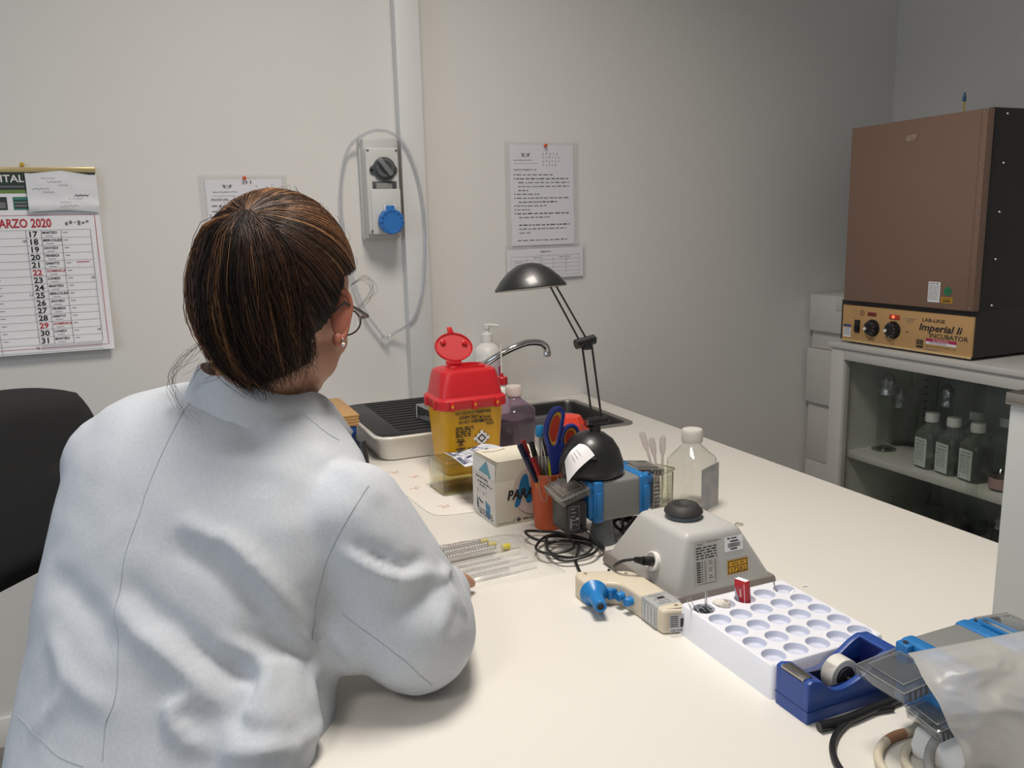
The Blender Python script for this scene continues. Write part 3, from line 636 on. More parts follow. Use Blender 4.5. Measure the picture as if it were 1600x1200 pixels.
# beakers and jars on the lower shelf
rnd = random.Random(11); k = 0
LOW = [(2.13, 1.88, 0), (2.15, 1.76, 1), (2.14, 1.64, 2), (2.13, 1.53, 0), (2.14, 1.41, 1), (2.25, 1.93, 2), (2.27, 1.82, 0), (2.26, 1.70, 1), (2.27, 1.58, 3), (2.25, 1.46, 0), (2.38, 1.90, 1), (2.38, 1.75, 2), (2.38, 1.60, 0), (2.38, 1.45, 3)]
desc = ('glass beaker', 'conical glass flask', 'round glass jar', 'glass flask with crumpled foil')
row = ('front row', 'middle row', 'back row'); cnt = {}
for x, y, kd in LOW:
    ri = 0 if x < 2.2 else (1 if x < 2.33 else 2); n = cnt.get(ri, 0); cnt[ri] = n+1
    t = thing(('glass_beaker', 'glass_flask', 'glass_jar', 'glass_flask')[kd], '%s on the lower cabinet shelf, %s, %s from the left' % (desc[kd], row[ri], ('first', 'second', 'third', 'fourth', 'fifth')[n]), 'glassware', (x, y, .27), group='glassware on the lower cabinet shelf')
    b = MB()
    if kd == 0: b.lathe([(0, .002), (.030, .002), (.034, .006), (.034, .082), (.037, .086), (.036, .087)], M_LGLASS, 24)
    elif kd in (1, 3): b.lathe([(0, .002), (.038, .002), (.042, .008), (.018, .085), (.015, .095), (.015, .118), (.018, .121)], M_LGLASS, 24)
    else: b.lathe([(0, .002), (.036, .002), (.039, .008), (.039, .055), (.030, .066), (.024, .070), (.024, .085), (.027, .088)], M_LGLASS, 24)
    b.build('vessel', t)
    if kd == 3: foil_cap(t, .018, .09, .135, n+5)
# ================================================================ far end of the bench: sink, tray, containers
M_SINKB = mat('sink_composite_black', '2b2a2b', .38); M_RIM = mat('sink_rim_steel', '9b9994', .32, .9)
sx0, sx1, sy0, sy1 = .868, 1.178, 1.872, 2.240
t = thing('sink', 'black inset sink with steel rim at the far corner of the bench', 'sink', ((sx0+sx1)/2, (sy0+sy1)/2, TZ))
ox, oy = (sx0+sx1)/2, (sy0+sy1)/2
def ringz(x0, x1, y0, y1, r, z): return [(x-ox, y-oy, z) for x, y in rrect(x0, x1, y0, y1, r, 6)]
b = MB(); b.loft([ringz(sx0, sx1, sy0, sy1, .03, .0005), ringz(sx0, sx1, sy0, sy1, .03, .004), ringz(sx0+.014, sx1-.014, sy0+.014, sy1-.014, .028, .005), ringz(sx0+.016, sx1-.016, sy0+.016, sy1-.016, .028, .002)], M_RIM, False); b.build('rim', t)
b = MB(); b.loft([ringz(sx0+.016, sx1-.016, sy0+.016, sy1-.016, .028, .002), ringz(sx0+.020, sx1-.020, sy0+.020, sy1-.020, .028, -.006), ringz(sx0+.028, sx1-.028, sy0+.028, sy1-.028, .04, -.135), ringz(sx0+.045, sx1-.045, sy0+.045, sy1-.045, .04, -.15)], M_SINKB, False)
b.add(ringz(sx0+.045, sx1-.045, sy0+.045, sy1-.045, .04, -.15), [tuple(range(28))], M_SINKB); b.build('basin', t, fix=False)
b = MB(); b.lathe([(0, .001), (.018, .001), (.022, .003), (.024, 0)], M_STEEL, 24, TR(0, 0, -.1495)); b.build('drain', t)
# faucet
t = thing('faucet', 'chrome curved kitchen faucet arching over the black sink', 'faucet', (.835, 2.235, TZ))
b = MB(); b.lathe([(0, 0), (.026, 0), (.026, .006), (.021, .010), (.020, .065), (.022, .070), (.022, .085), (.016, .092), (0, .092)], M_CHROME, 32); b.build('base', t)
sp = smooth_path([(0, 0, .08), (.004, -.008, .105), (.030, -.045, .145), (.062, -.070, .172), (.105, -.085, .194), (.150, -.086, .205), (.190, -.085, .201), (.208, -.085, .188), (.212, -.085, .176)], 8)
b = MB(); b.tube(sp, .0102, M_CHROME, 16); b.lathe([(0, 0), (.0095, 0), (.0115, .002), (.0115, .014), (.0095, .017), (0, .017)], M_CHROME, 20, TR(.212, -.085, .160)); b.build('spout', t)
b = MB(); b.tube([(0, .0, .088), (-.010, -.02, .100), (-.03, -.06, .115)], [.008, .006, .005], M_CHROME, 10); b.build('lever', t)
# pump dispenser
t = thing('pump_dispenser', 'white soap bottle with pump head standing behind the faucet', 'dispenser', (.905, 2.262, TZ))
b = MB(); b.lathe([(0, 0), (.037, 0), (.040, .004), (.040, .165), (.038, .178), (.028, .190), (.016, .197), (.015, .200), (.015, .204), (0, .204)], M_WHITE, 32)
b.build('body', t)
b = MB(); b.lathe([(0, .203), (.016, .203), (.016, .224), (.013, .227), (.006, .228), (.006, .240), (0, .240)], M_WHITE, 24); b.lathe([(.0085, .238), (.0095, .240), (.0095, .252), (0, .254)], M_WHITE, 20)
b.tube([(0, 0, .249), (.012, -.004, .250), (.034, -.012, .247)], [.006, .0045, .0035], M_WHITE, 10); b.build('pump', t)
b = MB(); vs = []; n = 14
for j, z in enumerate((.03, .150)):
    for i in range(n+1): a = R(-150+120*i/n); vs.append((.0404*math.cos(a), .0404*math.sin(a), z))
b.add(vs, [(i, i+1, n+2+i, n+1+i) for i in range(n)], mat('soap_label', 'd8c8cf', .5))
for a0, a1, z0, z1, m in ((-62, -42, .05, .13, mat('label_magenta', 'c2497e', .5)), (-140, -80, .125, .128, M_GINK), (-140, -70, .112, .114, M_GINK)):
    vs = [(.0408*math.cos(R(a0+(a1-a0)*i/8)), .0408*math.sin(R(a0+(a1-a0)*i/8)), z) for z in (z0, z1) for i in range(9)]
    b.add(vs, [(i, i+1, 10+i, 9+i) for i in range(8)], m)
b.build('label', t)
# squeeze wash bottle with red cap
M_RED = mat('plastic_red', 'c0202b', .32, var=.03)
t = thing('wash_bottle', 'slim white bottle with red screw cap and thin upright straw beside the faucet', 'bottle', (.828, 1.975, TZ))
b = MB(); b.lathe([(0, 0), (.020, 0), (.022, .003), (.022, .100), (.017, .118), (.0135, .122), (.0135, .130), (0, .130)], M_WHITE, 28); b.build('body', t)
b = MB(); b.lathe([(0, .128), (.0155, .128), (.0155, .146), (.014, .148), (.005, .149), (.004, .158), (0, .158)], M_RED, 28); b.build('cap', t)
b = MB(); b.tube([(.001, 0, .152), (.0, 0, .235)], [.0032, .0022], mat('straw', 'd9d7d3', .4), 10); b.build('straw', t)
# purple bottle
M_PURB = clear('bottle_purple_film', (.74, .60, .72), .05, haze=.12, hazecol=(.75, .62, .74), boost=1.3); M_PURL = mat('purple_liquid', '2d2036', .15, spec=.3)
media_bottle('clear square bottle with frosted cap half full of dark purple liquid, beside the yellow container', (.790, 1.812, TZ+.001), 22, w=.082, h=.154, fill=.50, liq=M_PURL, name='reagent_bottle', body=M_PURB, capm=mat('cap_frosted', 'd9ccc8', .4))
# white tub with black drainer
M_TUB = mat('tub_white', 'dcd8d0', .35); M_RIB = mat('drainer_black', '232426', .45)
tx0, tx1, ty0, ty1 = .452, .735, 1.825, 2.215
t = thing('drip_tub', 'white plastic tub standing left of the sharps container, holding a black drainer', 'tub', ((tx0+tx1)/2, (ty0+ty1)/2, TZ))
ox, oy = (tx0+tx1)/2, (ty0+ty1)/2
def rz_(d, r, z, sx=0): return [(x-ox, y-oy, z) for x, y in rrect(tx0+d, tx1-d, ty0+d, ty1-d, r, 6)]
b = MB(); b.loft([rz_(.02, .03, 0), rz_(.014, .034, .003), rz_(.004, .04, .050), rz_(-.002, .042, .054), rz_(-.004, .042, .058), rz_(-.002, .042, .061), rz_(.006, .038, .061), rz_(.010, .036, .056), rz_(.016, .032, .006)], M_TUB, True); b.build('tub_body', t)
t2 = thing('draining_rack', 'black ribbed plastic drainer tray lying in the white tub', 'drainer', (ox, oy, TZ+.0613))
b = MB(); b.loft([rz_(.006, .036, 0), rz_(.004, .038, .004), rz_(.010, .034, .006), rz_(.014, .032, .004)], M_RIB, False)
b.box(tx0-ox+.012, tx0-ox+.060, ty0-oy+.012, ty1-oy-.012, .0005, .0055, M_RIB, .001); b.box(tx1-ox-.030, tx1-ox-.012, ty0-oy+.012, ty1-oy-.012, .0005, .0055, M_RIB, .001)
b.box(tx0-ox+.055, tx1-ox-.025, ty0-oy+.012, ty1-oy-.012, -.012, -.010, M_RIB)
n = 13
for k in range(n):
    y = ty0-oy+.024+k*(ty1-ty0-.048)/(n-1); b.box(tx0-ox+.056, tx1-ox-.028, y-.0065, y+.0065, -.010, .0045, M_RIB, .003)
b.build('ribbed_tray', t2)
# small clear box with clips lying on the drainer
t = thing('clear_box', 'small clear plastic box of dark metal clips standing on the black drainer', 'box', (.600, 1.885, TZ+.0675), 6)
M_CB = clear('clear_box_plastic', (.90, .90, .91), .05, boost=2.0)
b = MB(); w, d, h = .075, .085, .032
b.box(0, w, 0, .0015, 0, h, M_CB); b.box(0, w, d-.0015, d, 0, h, M_CB); b.box(0, .0015, .0015, d-.0015, 0, h, M_CB); b.box(w-.0015, w, .0015, d-.0015, 0, h, M_CB); b.box(.0015, w-.0015, .0015, d-.0015, 0, .0015, M_CB); b.box(-.001, w+.001, -.001, d+.001, h, h+.0015, M_CB)
for x, y in ((0, 0), (w, 0), (0, d), (w, d)): b.tube([(x, y, 0), (x, y, h)], .0009, M_WHITE, 6)
b.tube([(0, 0, h), (w, 0, h), (w, d, h), (0, d, h)], .0009, M_WHITE, 6, closed=True); b.tube([(0, 0, 0), (w, 0, 0)], .0009, M_WHITE, 6); b.build('box_shell', t)
M_CLIP = mat('clip_metal', '6c7076', .3, .9)
b = MB(); rnd = random.Random(5)
for k in range(46):
    x, y, z = rnd.uniform(.014, w-.014), rnd.uniform(.014, d-.014), .003+.0006*k*.9*rnd.random()+.002; a = rnd.uniform(0, PI); e = rnd.uniform(-.25, .5); L = .011
    dx, dy, dz = L*math.cos(a), L*math.sin(a), L*abs(e)*.6
    b.tube([(x-dx, y-dy, z), (x+dx, y+dy, z+dz), (x+dx*.8-dy*.3, y+dy*.8+dx*.3, z+dz+.001), (x-dx*.6-dy*.3, y-dy*.6+dx*.3, z+.001)], .0007, M_CLIP, 5)
tag(b.build('clip_pile', loc=(0, 0, 0)), 'loose dark metal clips filling the small clear box', 'clips', kind='stuff').matrix_world = TR(.600, 1.885, TZ+.0675, 0, 0, 6)
# blue box with thin boards on it
t = thing('blue_box', 'blue plastic box under wooden boards behind the woman\'s shoulder', 'box', (.345, 1.955, TZ))
M_BLUEP = mat('plastic_deep_blue', '1f4a93', .4); b = MB(); b.box(-.075, .073, -.06, .15, 0, .082, M_BLUEP, .004); b.build('case', t); MB().box(-.077, .075, -.062, .152, .060, .0825, M_BLUEP, .003).build('lid', t)
M_WOOD = noise_mix('board_wood', 'b98d57', 'cfa873', 18, .35, .7, .55, stretch=(1, 12, 1)); M_WEDGE = mat('board_edge', '8a6238', .6)
for k in range(4):
    t = thing('wooden_board', 'thin brown wooden board on the blue box, %s' % ('bottom of the four', 'second from bottom', 'third from bottom', 'top of the four')[k], 'board', (.343+.002*(k % 2), 1.955, TZ+.083+.0068*k), 0, 'wooden boards on the blue box')
    b = MB(); b.box(-.080, .082, -.065, .155, 0, .0062, M_WOOD, .0008)
    b.box(-.0795, .0823, -.0652, .1552, .0022, .0036, M_WEDGE); b.build('board', t)
M_BAGB = mat('black_film', '2a2c30', .3, bump=.6, bscale=40)
b = MB(); rings = []
for j in range(7):
    z = .058*j/6; s = 1-.35*(j/6)**1.5
    rings.append([(.018*s*math.cos(a)*(1+.18*noise.noise(Vector((math.cos(a)*2, math.sin(a)*2, j*.5)))), .05*s*math.sin(a)*(1+.15*noise.noise(Vector((math.sin(a)*2, j*.6, 3)))), z) for a in [2*PI*i/24 for i in range(24)]])
b.loft(rings, M_BAGB, True); tag(b.build('plastic_bag', loc=(.418, 1.865, TZ+.001)), 'crumpled dark plastic bag between the blue box and the white tub', 'bag')
# sharps container
M_YELS = mat('sharps_yellow', 'd7a31c', .38); M_REDL = mat('sharps_red', 'c4232b', .33); M_REDI = mat('sharps_red_inside', 'd04a4c', .4)
t = thing('sharps_container', 'yellow biohazard sharps container with open red lid', 'container', (.622, 1.700, TZ))
b = MB()
def tr4(w, d, r, z, cx=0, cy=0): return [(cx+x, cy+y, z) for x, y in rrect(-w/2, w/2, -d/2, d/2, r, 6)]
b.loft([tr4(.118, .088, .012, 0), tr4(.124, .094, .014, .003), tr4(.146, .112, .018, .155), tr4(.150, .116, .018, .160)], M_YELS, True)
SM = basis((-.007, -.0475, 0), (1, 0, 0), (0, -.0112, .152))      # front face
zf = .0006
for i, (s_, x0_, h_) in enumerate((('NON LANCER DENTRO GLI', -.030, .0062), ('OGGETTI TAGLIENTI', -.026, .0048))): pass
b.text('NOT LINE FOR IN TINE LO', -.036, .139, .0060, M_INK, SM, zf, sx=.62, bold=.03); b.text('DISPOSABLE', .019, .139, .0056, M_INK, SM, zf, sx=.62, bold=.05)
b.text('SHARPS ONLY', -.028, .1285, .0068, M_INK, SM, zf, sx=.72, bold=.05); b.rect(.019, .024, .127, .132, M_INK, SM, zf); b.text('Sharpsafe', .026, .127, .005, M_INK, SM, zf, sx=.7, bold=.04)
b.text('DO NOT OVERFILL', -.029, .118, .0068, M_INK, SM, zf, sx=.66, bold=.05); b.text('MEDICAL', .021, .118, .0068, M_INK, SM, zf, sx=.72, bold=.05); b.text('WASTE', .034, .110, .0056, M_INK, SM, zf, sx=.7, bold=.05)
for k in range(5): lines(b, -.036, .014/.6+(.012 if k < 2 else 0), .1085-.0048*k, 1, 0, .0032, M_INK, SM, zf, seed=70+k)
b.poly([(.024, .1005), (.044, .0815), (.024, .0625), (.004, .0815)], M_PAPER, SM, zf); b.poly([(.024, .0915), (.0345, .0815), (.024, .0715), (.0135, .0815)], M_INK, SM, zf*2); b.poly([(.024, .0875), (.0303, .0815), (.024, .0755), (.0177, .0815)], M_PAPER, SM, zf*3); b.text('7', .0225, .079, .005, M_INK, SM, zf*4)
for a in range(8): b.rect(-.0014, .0014, .0128, .0152, M_INK, SM @ TR(.024, .0815, 0) @ Matrix.Rotation(R(45*a+22), 4, 'Z'), zf*2)
# biohazard trefoil
for k in range(3):
    a = R(90+120*k); cx_, cy_ = -.025+.0063*math.cos(a), .078+.0063*math.sin(a)
    pts = []
    for i in range(15): q = a+R(38+284*i/14); pts.append((cx_+.0064*math.cos(q), cy_+.0064*math.sin(q)))
    inn = [(cx_+.0009*math.cos(a)+.0048*math.cos(a+R(44+272*i/14)), cy_+.0009*math.sin(a)+.0048*math.sin(a+R(44+272*i/14))) for i in range(15)]
    b.add([(p[0], p[1], zf*2) for p in pts+inn], [(i, i+1, 16+i, 15+i) for i in range(14)], M_INK, SM)
b.disc(-.025, .078, .0068, M_INK, SM, zf, 24, .0056); b.disc(-.025, .078, .0026, M_INK, SM, zf*2, 16, .0012)
b.rect(-.036, -.014, .061, .064, M_INK, SM, zf); b.rect(-.033, -.017, .056, .059, M_INK, SM, zf)
for k in range(2): lines(b, -.009, .012/.6, .0605-.0045*k, 1, 0, .0026, M_INK, SM, zf, seed=90+k)
b.frame(-.036, -.0195, .032, .052, .0007, M_INK, SM, zf); b.frame(-.0185, .018, .032, .052, .0007, M_INK, SM, zf)
for k in range(3): b.frame(-.0135+.011*k, -.0065+.011*k, .036, .047, .0006, M_INK, SM, zf)
b.rect(-.032, -.024, .035, .046, M_INK, SM, zf)
b.disc(.034, .058, .004, M_INK, SM, zf, 16, .003); b.disc(.044, .058, .004, M_INK, SM, zf, 16, .003); b.poly([(.036, .055), (.042, .055), (.039, .047)], M_INK, SM, zf)
for k in range(3): b.rect(.031, .047, .042-.0035*k, .0442-.0035*k, M_INK, SM, zf)
b.build('bucket', t)
b = MB(); b.loft([tr4(.156, .122, .020, .150), tr4(.160, .126, .020, .153), tr4(.160, .126, .020, .170), tr4(.152, .118, .020, .174), tr4(.146, .112, .020, .176), tr4(.132, .100, .024, .222), tr4(.126, .094, .024, .229), tr4(.112, .080, .026, .233)], M_REDL, False)
top = tr4(.112, .080, .026, .233); el = []
for p in top: a = math.atan2(p[1]/.040, p[0]/.056); el.append((.004+.043*math.cos(a), .002+.030*math.sin(a), .2335))
b.loft([top, el, [(x, y, .2375) for x, y, z in el], [(.004+(x-.004)*.93, .002+(y-.002)*.93, .2375) for x, y, z in el], [(.004+(x-.004)*.92, .002+(y-.002)*.92, .215) for x, y, z in el]], M_REDL, False)
b.add([(.004+(x-.004)*.92, .002+(y-.002)*.92, .215) for x, y, z in el], [tuple(range(len(el)))], M_REDI)
for x in (-.030, .034): b.box(x-.006, x+.006, -.030, -.012, .228, .239, M_REDL, .003)
for x in (-.052, 0, .052):
    b.box(x-.005, x+.005, -.0675, -.060, .149, .170, M_REDL, .0015); b.box(x-.0022, x+.0022, -.0680, -.067, .157, .163, M_YELS, .0005)
for y in (-.03, .03): b.box(.0775, .083, y-.005, y+.005, .149, .170, M_REDL, .0015); b.box(-.083, -.0775, y-.005, y+.005, .149, .170, M_REDL, .0015)
b.build('rim_cover', t)
b = MB(); LM = basis((.000, .028, .238), (1, -.05, -.10), (.05, .42, 1))      # hinged disc standing open
LM = LM @ TR(-.010, .036, 0)
n = 40; o_ = [(.044*math.cos(2*PI*i/n), .033*math.sin(2*PI*i/n)) for i in range(n)]
b.loft([[(x, y, -.003) for x, y in o_], [(x, y, .003) for x, y in o_], [(x*.93, y*.91, .003) for x, y in o_], [(x*.92, y*.90, .0005) for x, y in o_]], M_REDL, False, LM)
b.add([(x*.92, y*.90, .0005) for x, y in o_], [tuple(range(n))], M_REDI, LM); b.add([(x, y, -.003) for x, y in o_], [tuple(range(n))[::-1]], M_REDL, LM)
for x in (-.021, .021): b.box(x-.006, x+.006, .012, .022, .0, .007, M_REDL, .002, M=LM @ Matrix.Rotation(R(-18 if x > 0 else 18), 4, 'Z'))
b.box(-.020, .016, -.040, -.030, -.003, .002, M_REDL, .001, M=LM)
b.prism([(-.012, .030), (.004, .030), (-.001, .040), (-.003, .046), (-.014, .046), (-.013, .040)], -.002, .003, M_REDL, .001, M=LM); b.build('flip_lid', t)
# ================================================================ middle of the bench
# absorbent sheet
M_SHEET = mat('absorbent_sheet', 'e3ded6', .8, bump=.2, bscale=60); M_RPR = mat('faded_red_print', 'd59a94', .8)
b = MB(); out = smooth_path([(.375, 1.80), (.50, 1.806), (.615, 1.800), (.632, 1.62), (.628, 1.46), (.560, 1.425), (.525, 1.418), (.480, 1.424), (.456, 1.440), (.448, 1.484), (.445, 1.530), (.440, 1.574), (.400, 1.62), (.360, 1.66)], 4, True)
out = [(p.x+.002*noise.noise(Vector((p.x*60, p.y*60, 0))), p.y+.002*noise.noise(Vector((p.x*60, p.y*60, 5)))) for p in out]
b.prism(out, .0003, .0013, M_SHEET)
for x, y, a in ((.462, 1.745, -20), (.492, 1.690, 10), (.470, 1.610, 30), (.508, 1.560, -25), (.487, 1.475, -20), (.540, 1.50, 5)):
    pts = smooth_path([(-.012, 0, .0016), (-.004, .005, .0016), (.003, -.004, .0016), (.008, .006, .0016), (.013, -.001, .0016), (.006, -.007, .0016), (-.003, -.006, .0016)], 4)
    b.tube(pts, .0005, M_RPR, 4, M=TR(x, y, 0, 0, 0, a))
tag(b.build('absorbent_sheet', loc=(0, 0, TZ)), 'thin white paper sheet with faint red print lying under the square glass jar', 'sheet')
# square staining jar
M_GL = glass('thick_glass', (.90, .93, .86), 0, 1.45); M_GLE = clear('jar_wall', (.90, .91, .84), .02, boost=1.6)
t = thing('staining_jar', 'square clear glass staining jar with glass lid and yellowish liquid, left of the film box', 'jar', (.509, 1.530, TZ+.0015), 3)
b = MB(); w, d, h, th = .098, .082, .060, .0035
def rr(x0, x1, y0, y1, r, z): return [(x, y, z) for x, y in rrect(x0, x1, y0, y1, r, 4)]
b.loft([rr(0, w, 0, d, .008, 0), rr(0, w, 0, d, .008, .001), rr(0, w, 0, d, .008, h), rr(th, w-th, th, d-th, .006, h), rr(th, w-th, th, d-th, .006, .006)], M_GLE, False); b.add(rr(0, w, 0, d, .008, 0), [tuple(range(20))[::-1]], M_GLE)
b.add(rr(th, w-th, th, d-th, .006, .006), [tuple(range(20))], M_GLE); M_GEDGE = mat('glass_edge_green', 'a5a68a', .15)
for x, y in ((.002, .002), (w-.002, .002), (.002, d-.002), (w-.002, d-.002)): b.tube([(x, y, .002), (x, y, h)], .0016, M_GLE, 8)
for z in (.0015,): b.tube([(.005, 0, z), (w-.005, 0, z), (w, .005, z), (w, d-.005, z), (w-.005, d, z), (.005, d, z), (0, d-.005, z), (0, .005, z)], .0012, M_GEDGE, 6, closed=True)
b.build('body', t)
b = MB(); b.loft([rr(th+.0005, w-th-.0005, th+.0005, d-th-.0005, .006, .0062), rr(th+.0005, w-th-.0005, th+.0005, d-th-.0005, .006, .020)], clear('yellow_liquid', (.96, .90, .66), .02, ior=1.33), True); b.build('liquid', t)
b = MB(); b.loft([rr(-.001, w+.001, -.001, d+.001, .009, h+.0005), rr(-.001, w+.001, -.001, d+.001, .009, h+.006), rr(.008, w-.008, .008, d-.008, .008, h+.009), rr(.012, w-.012, .012, d-.012, .008, h+.0065)], M_GLE, False)
b.add(rr(.012, w-.012, .012, d-.012, .008, h+.0065), [tuple(range(20))], M_GLE)
b.tube([(.004, 0, h+.003), (w-.004, 0, h+.003), (w, .004, h+.003), (w, d-.004, h+.003), (w-.004, d, h+.003), (.004, d, h+.003), (0, d-.004, h+.003), (0, .004, h+.003)], .0016, M_GLE, 6, closed=True); b.build('lid', t)
# sticker sheet across the jar and the box
M_STK = mat('sticker_sheet', 'dfe4ec', .5); M_NAVY = mat('print_navy', '2f3d70', .6)
t = thing('label_sheet', 'printed sheet of blue and white labels lying across the glass jar and the film box', 'label sheet', (0, 0, 0))
SA, SB, SC, SD = Vector((.548, 1.545, .8235)), Vector((.583, 1.440, .852)), Vector((.632, 1.500, .878)), Vector((.600, 1.640, .8245))
SA, SB, SC, SD = Vector((.535, 1.600, .8225)), Vector((.525, 1.445, .835)), Vector((.590, 1.405, .8745)), Vector((.603, 1.560, .842))
def S_(u, v):
    p = SA.lerp(SB, u).lerp(SD.lerp(SC, u), v); return p + Vector((0, 0, -.006*4*v*(1-v)+.002*math.sin(u*4)))
b = MB(); N = 10; b.add([tuple(S_(i/N, j/N)) for j in range(N+1) for i in range(N+1)], [(j*(N+1)+i, j*(N+1)+i+1, (j+1)*(N+1)+i+1, (j+1)*(N+1)+i) for j in range(N) for i in range(N)], M_STK)
def sq(u0, u1, v0, v1, m, dz=.0006):
    k = 4; vs = [tuple(S_(u0+(u1-u0)*i/k, v)+Vector((0, 0, dz))) for v in (v0, v1) for i in range(k+1)]; b.add(vs, [(i, i+1, k+2+i, k+1+i) for i in range(k)], m)
sq(.02, .98, .49, .50, M_NAVY); sq(.48, .49, .12, .98, M_NAVY)
LMs = lambda u, v: basis(S_(u, v)+Vector((0, 0, .0009)), S_(u+.1, v)-S_(u, v), S_(u, v+.1)-S_(u, v))
for u in (.03, .52): b.text('PARAFILM', 0, 0, .0095, M_NAVY, LMs(u, .03), sx=.95, bold=.04)
for u in (.08, .55):
    for v in (.16, .58):
        b.text('M', 0, 0, .012, M_NAVY, LMs(u, v+.12), bold=.05); sq(u+.0, u+.34, v+.09, v+.10, M_NAVY); sq(u+.08, u+.30, v+.03, v+.05, M_NAVY); sq(u+.12, u+.36, v+.22, v+.23, M_NAVY)
b.build('sheet', t, fix=False)
# film box
M_PFB = mat('film_box_card', 'd9d4c4', .6); M_PFS = mat('film_box_side', 'dcdcdc', .6); M_PBLUE = mat('print_blue', '2279ad', .5); M_PTEAL = mat('print_teal', '5a99ad', .5); M_PDISC = mat('print_disc', 'd3c9c3', .5); M_BRN = mat('card_inside', '8a7c68', .7)
t = thing('film_box', 'cream PARAFILM dispenser box between the glass jar and the orange pen cup', 'box', (.536, 1.322, TZ), 2)
w, d, h = .122, .104, .118
b = MB(); b.box(0, w, 0, d, 0, h*.72, M_PFB, .0006)
vs = [(0, 0, h*.72), (w, 0, h*.72), (w, d, h*.72), (0, d, h*.72), (.009, .004, h), (w-.009, .004, h), (w-.006, d, h), (.004, d, h)]
b.add(vs, [(0, 1, 5, 4), (1, 2, 6, 5), (2, 3, 7, 6), (3, 0, 4, 7), (4, 5, 6, 7)], M_PFB)
FMx = basis((0, -.0003, 0), (1, 0, 0), (0, 0, 1)); LFx = basis((-.0004, d, 0), (0, -1, 0), (0, 0, 1)); SFx = basis((-.0003, d, h*.72), (0, -1, 0), (.004, 0, h*.28))
b.rect(.001, d-.001, .001, h*.71, M_PFS, LFx); b.poly([(.001, 0), (d-.001, 0), (d-.006, .029), (.001, .029)], M_PFS, SFx)
b.disc(.082, .058, .047, M_BRN, FMx, .0002, 48); b.disc(.081, .060, .0465, M_PDISC, FMx, .0004, 48)
def blob(p, m, M, z): b.poly([(q.x, q.y) for q in smooth_path([(a, c_, 0) for a, c_ in p], 5, True)], m, M, z)
blob([(.037, .034), (.046, .034), (.053, .050), (.060, .068), (.066, .080), (.064, .089), (.055, .089), (.049, .078), (.044, .058)], M_PBLUE, FMx, .0007); blob([(.056, .089), (.064, .090), (.068, .070), (.074, .050), (.073, .040), (.066, .036), (.060, .042), (.058, .064)], M_PBLUE, FMx, .0008)
blob([(.074, .040), (.082, .044), (.090, .066), (.096, .088), (.088, .090), (.080, .076), (.074, .056)], M_PBLUE, FMx, .0009); blob([(.093, .040), (.103, .040), (.104, .060), (.098, .090), (.089, .090), (.092, .066)], M_PBLUE, FMx, .00085)
b.text('PARAFILM', .022, .048, .0175, M_INK, FMx, .0012, sx=.86, shear=.22, bold=.05)
b.text('www.parafilm.com', .003, .004, .0034, M_INK, FMx, .0006, sx=.85); b.rect(.036, .0368, .003, .013, M_INK, FMx, .0006); b.disc(.045, .008, .0040, M_INK, FMx, .0006, 20, .0026); b.rect(.042, .048, .007, .009, M_INK, FMx, .0006); b.text('BEMIS FLEXIBLE PACKAGING', .053, .006, .0036, M_INK, FMx, .0006, sx=.9, bold=.02)
b.poly([(.030, .005), (.060, .029), (.086, .002), (.078, .0), (.072, .004)], M_PTEAL, SFx, .0004)
LF2 = basis((-.0006, d, 0), (0, -1, 0), (0, 0, 1))
b.text('Never Use for Sealing', .018, .076, .0058, M_INK, LF2, sx=.72, bold=.03); lines(b, .026, .070/.6+.02, .068, 1, 0, .003, M_INK, LF2); lines(b, .034, .086, .062, 1, 0, .003, M_INK, LF2)
for k, s_ in enumerate('HINT'): b.text(s_, .022+.013*k, .045, .010, M_GINK, LF2, sx=.6)
b.poly([(.018, .020), (.028, .018), (.027, .024), (.021, .042)], M_NAVY, LF2); b.tube([(.030, .036, 0), (.038, .031, 0), (.048, .031, 0)], .0012, M_INK, 5, M=LF2); b.poly([(.058, .034), (.080, .030), (.078, .010), (.070, .005), (.062, .012)], M_PBLUE, LF2); b.poly([(.058, .038), (.080, .034), (.080, .030), (.058, .034)], M_PTEAL, LF2)
b.text('Use To Cut and Dispense', .016, .0, .0, M_INK, LF2) if False else None
for k in range(5): lines(b, .030, .083/.6+.01, .0030+.0+.0, 0, 0, .003, M_INK, LF2)
b.text('Use For Cell Research', .018, -.0, .0001, M_INK, LF2) if False else None
for k in range(3): lines(b, .018+.006*k, .135, .0155-.0042*k, 1, 0, .0026, M_INK, LF2, seed=k)
b.build('carton', t)
b = MB(); b.poly([(.008, .006), (w-.008, .006), (w-.004, d*.86), (.004, d*.95)], mat('film_box_flap', 'dfdac9', .6), None, h+.0012)
b.tube([(.007, .006, h+.0008), (w-.007, .006, h+.0008)], .0004, M_BRN, 4); b.tube([(.007, .006, h+.0008), (.002, d*.95, h+.0008)], .0005, M_BRN, 4)
b.tube(smooth_path([(.012, d*.80, h+.0018), (.035, d*.74, h+.0018), (.060, d*.82, h+.0018)], 5), .0004, M_BRN, 4); b.build('lid_flap', t)
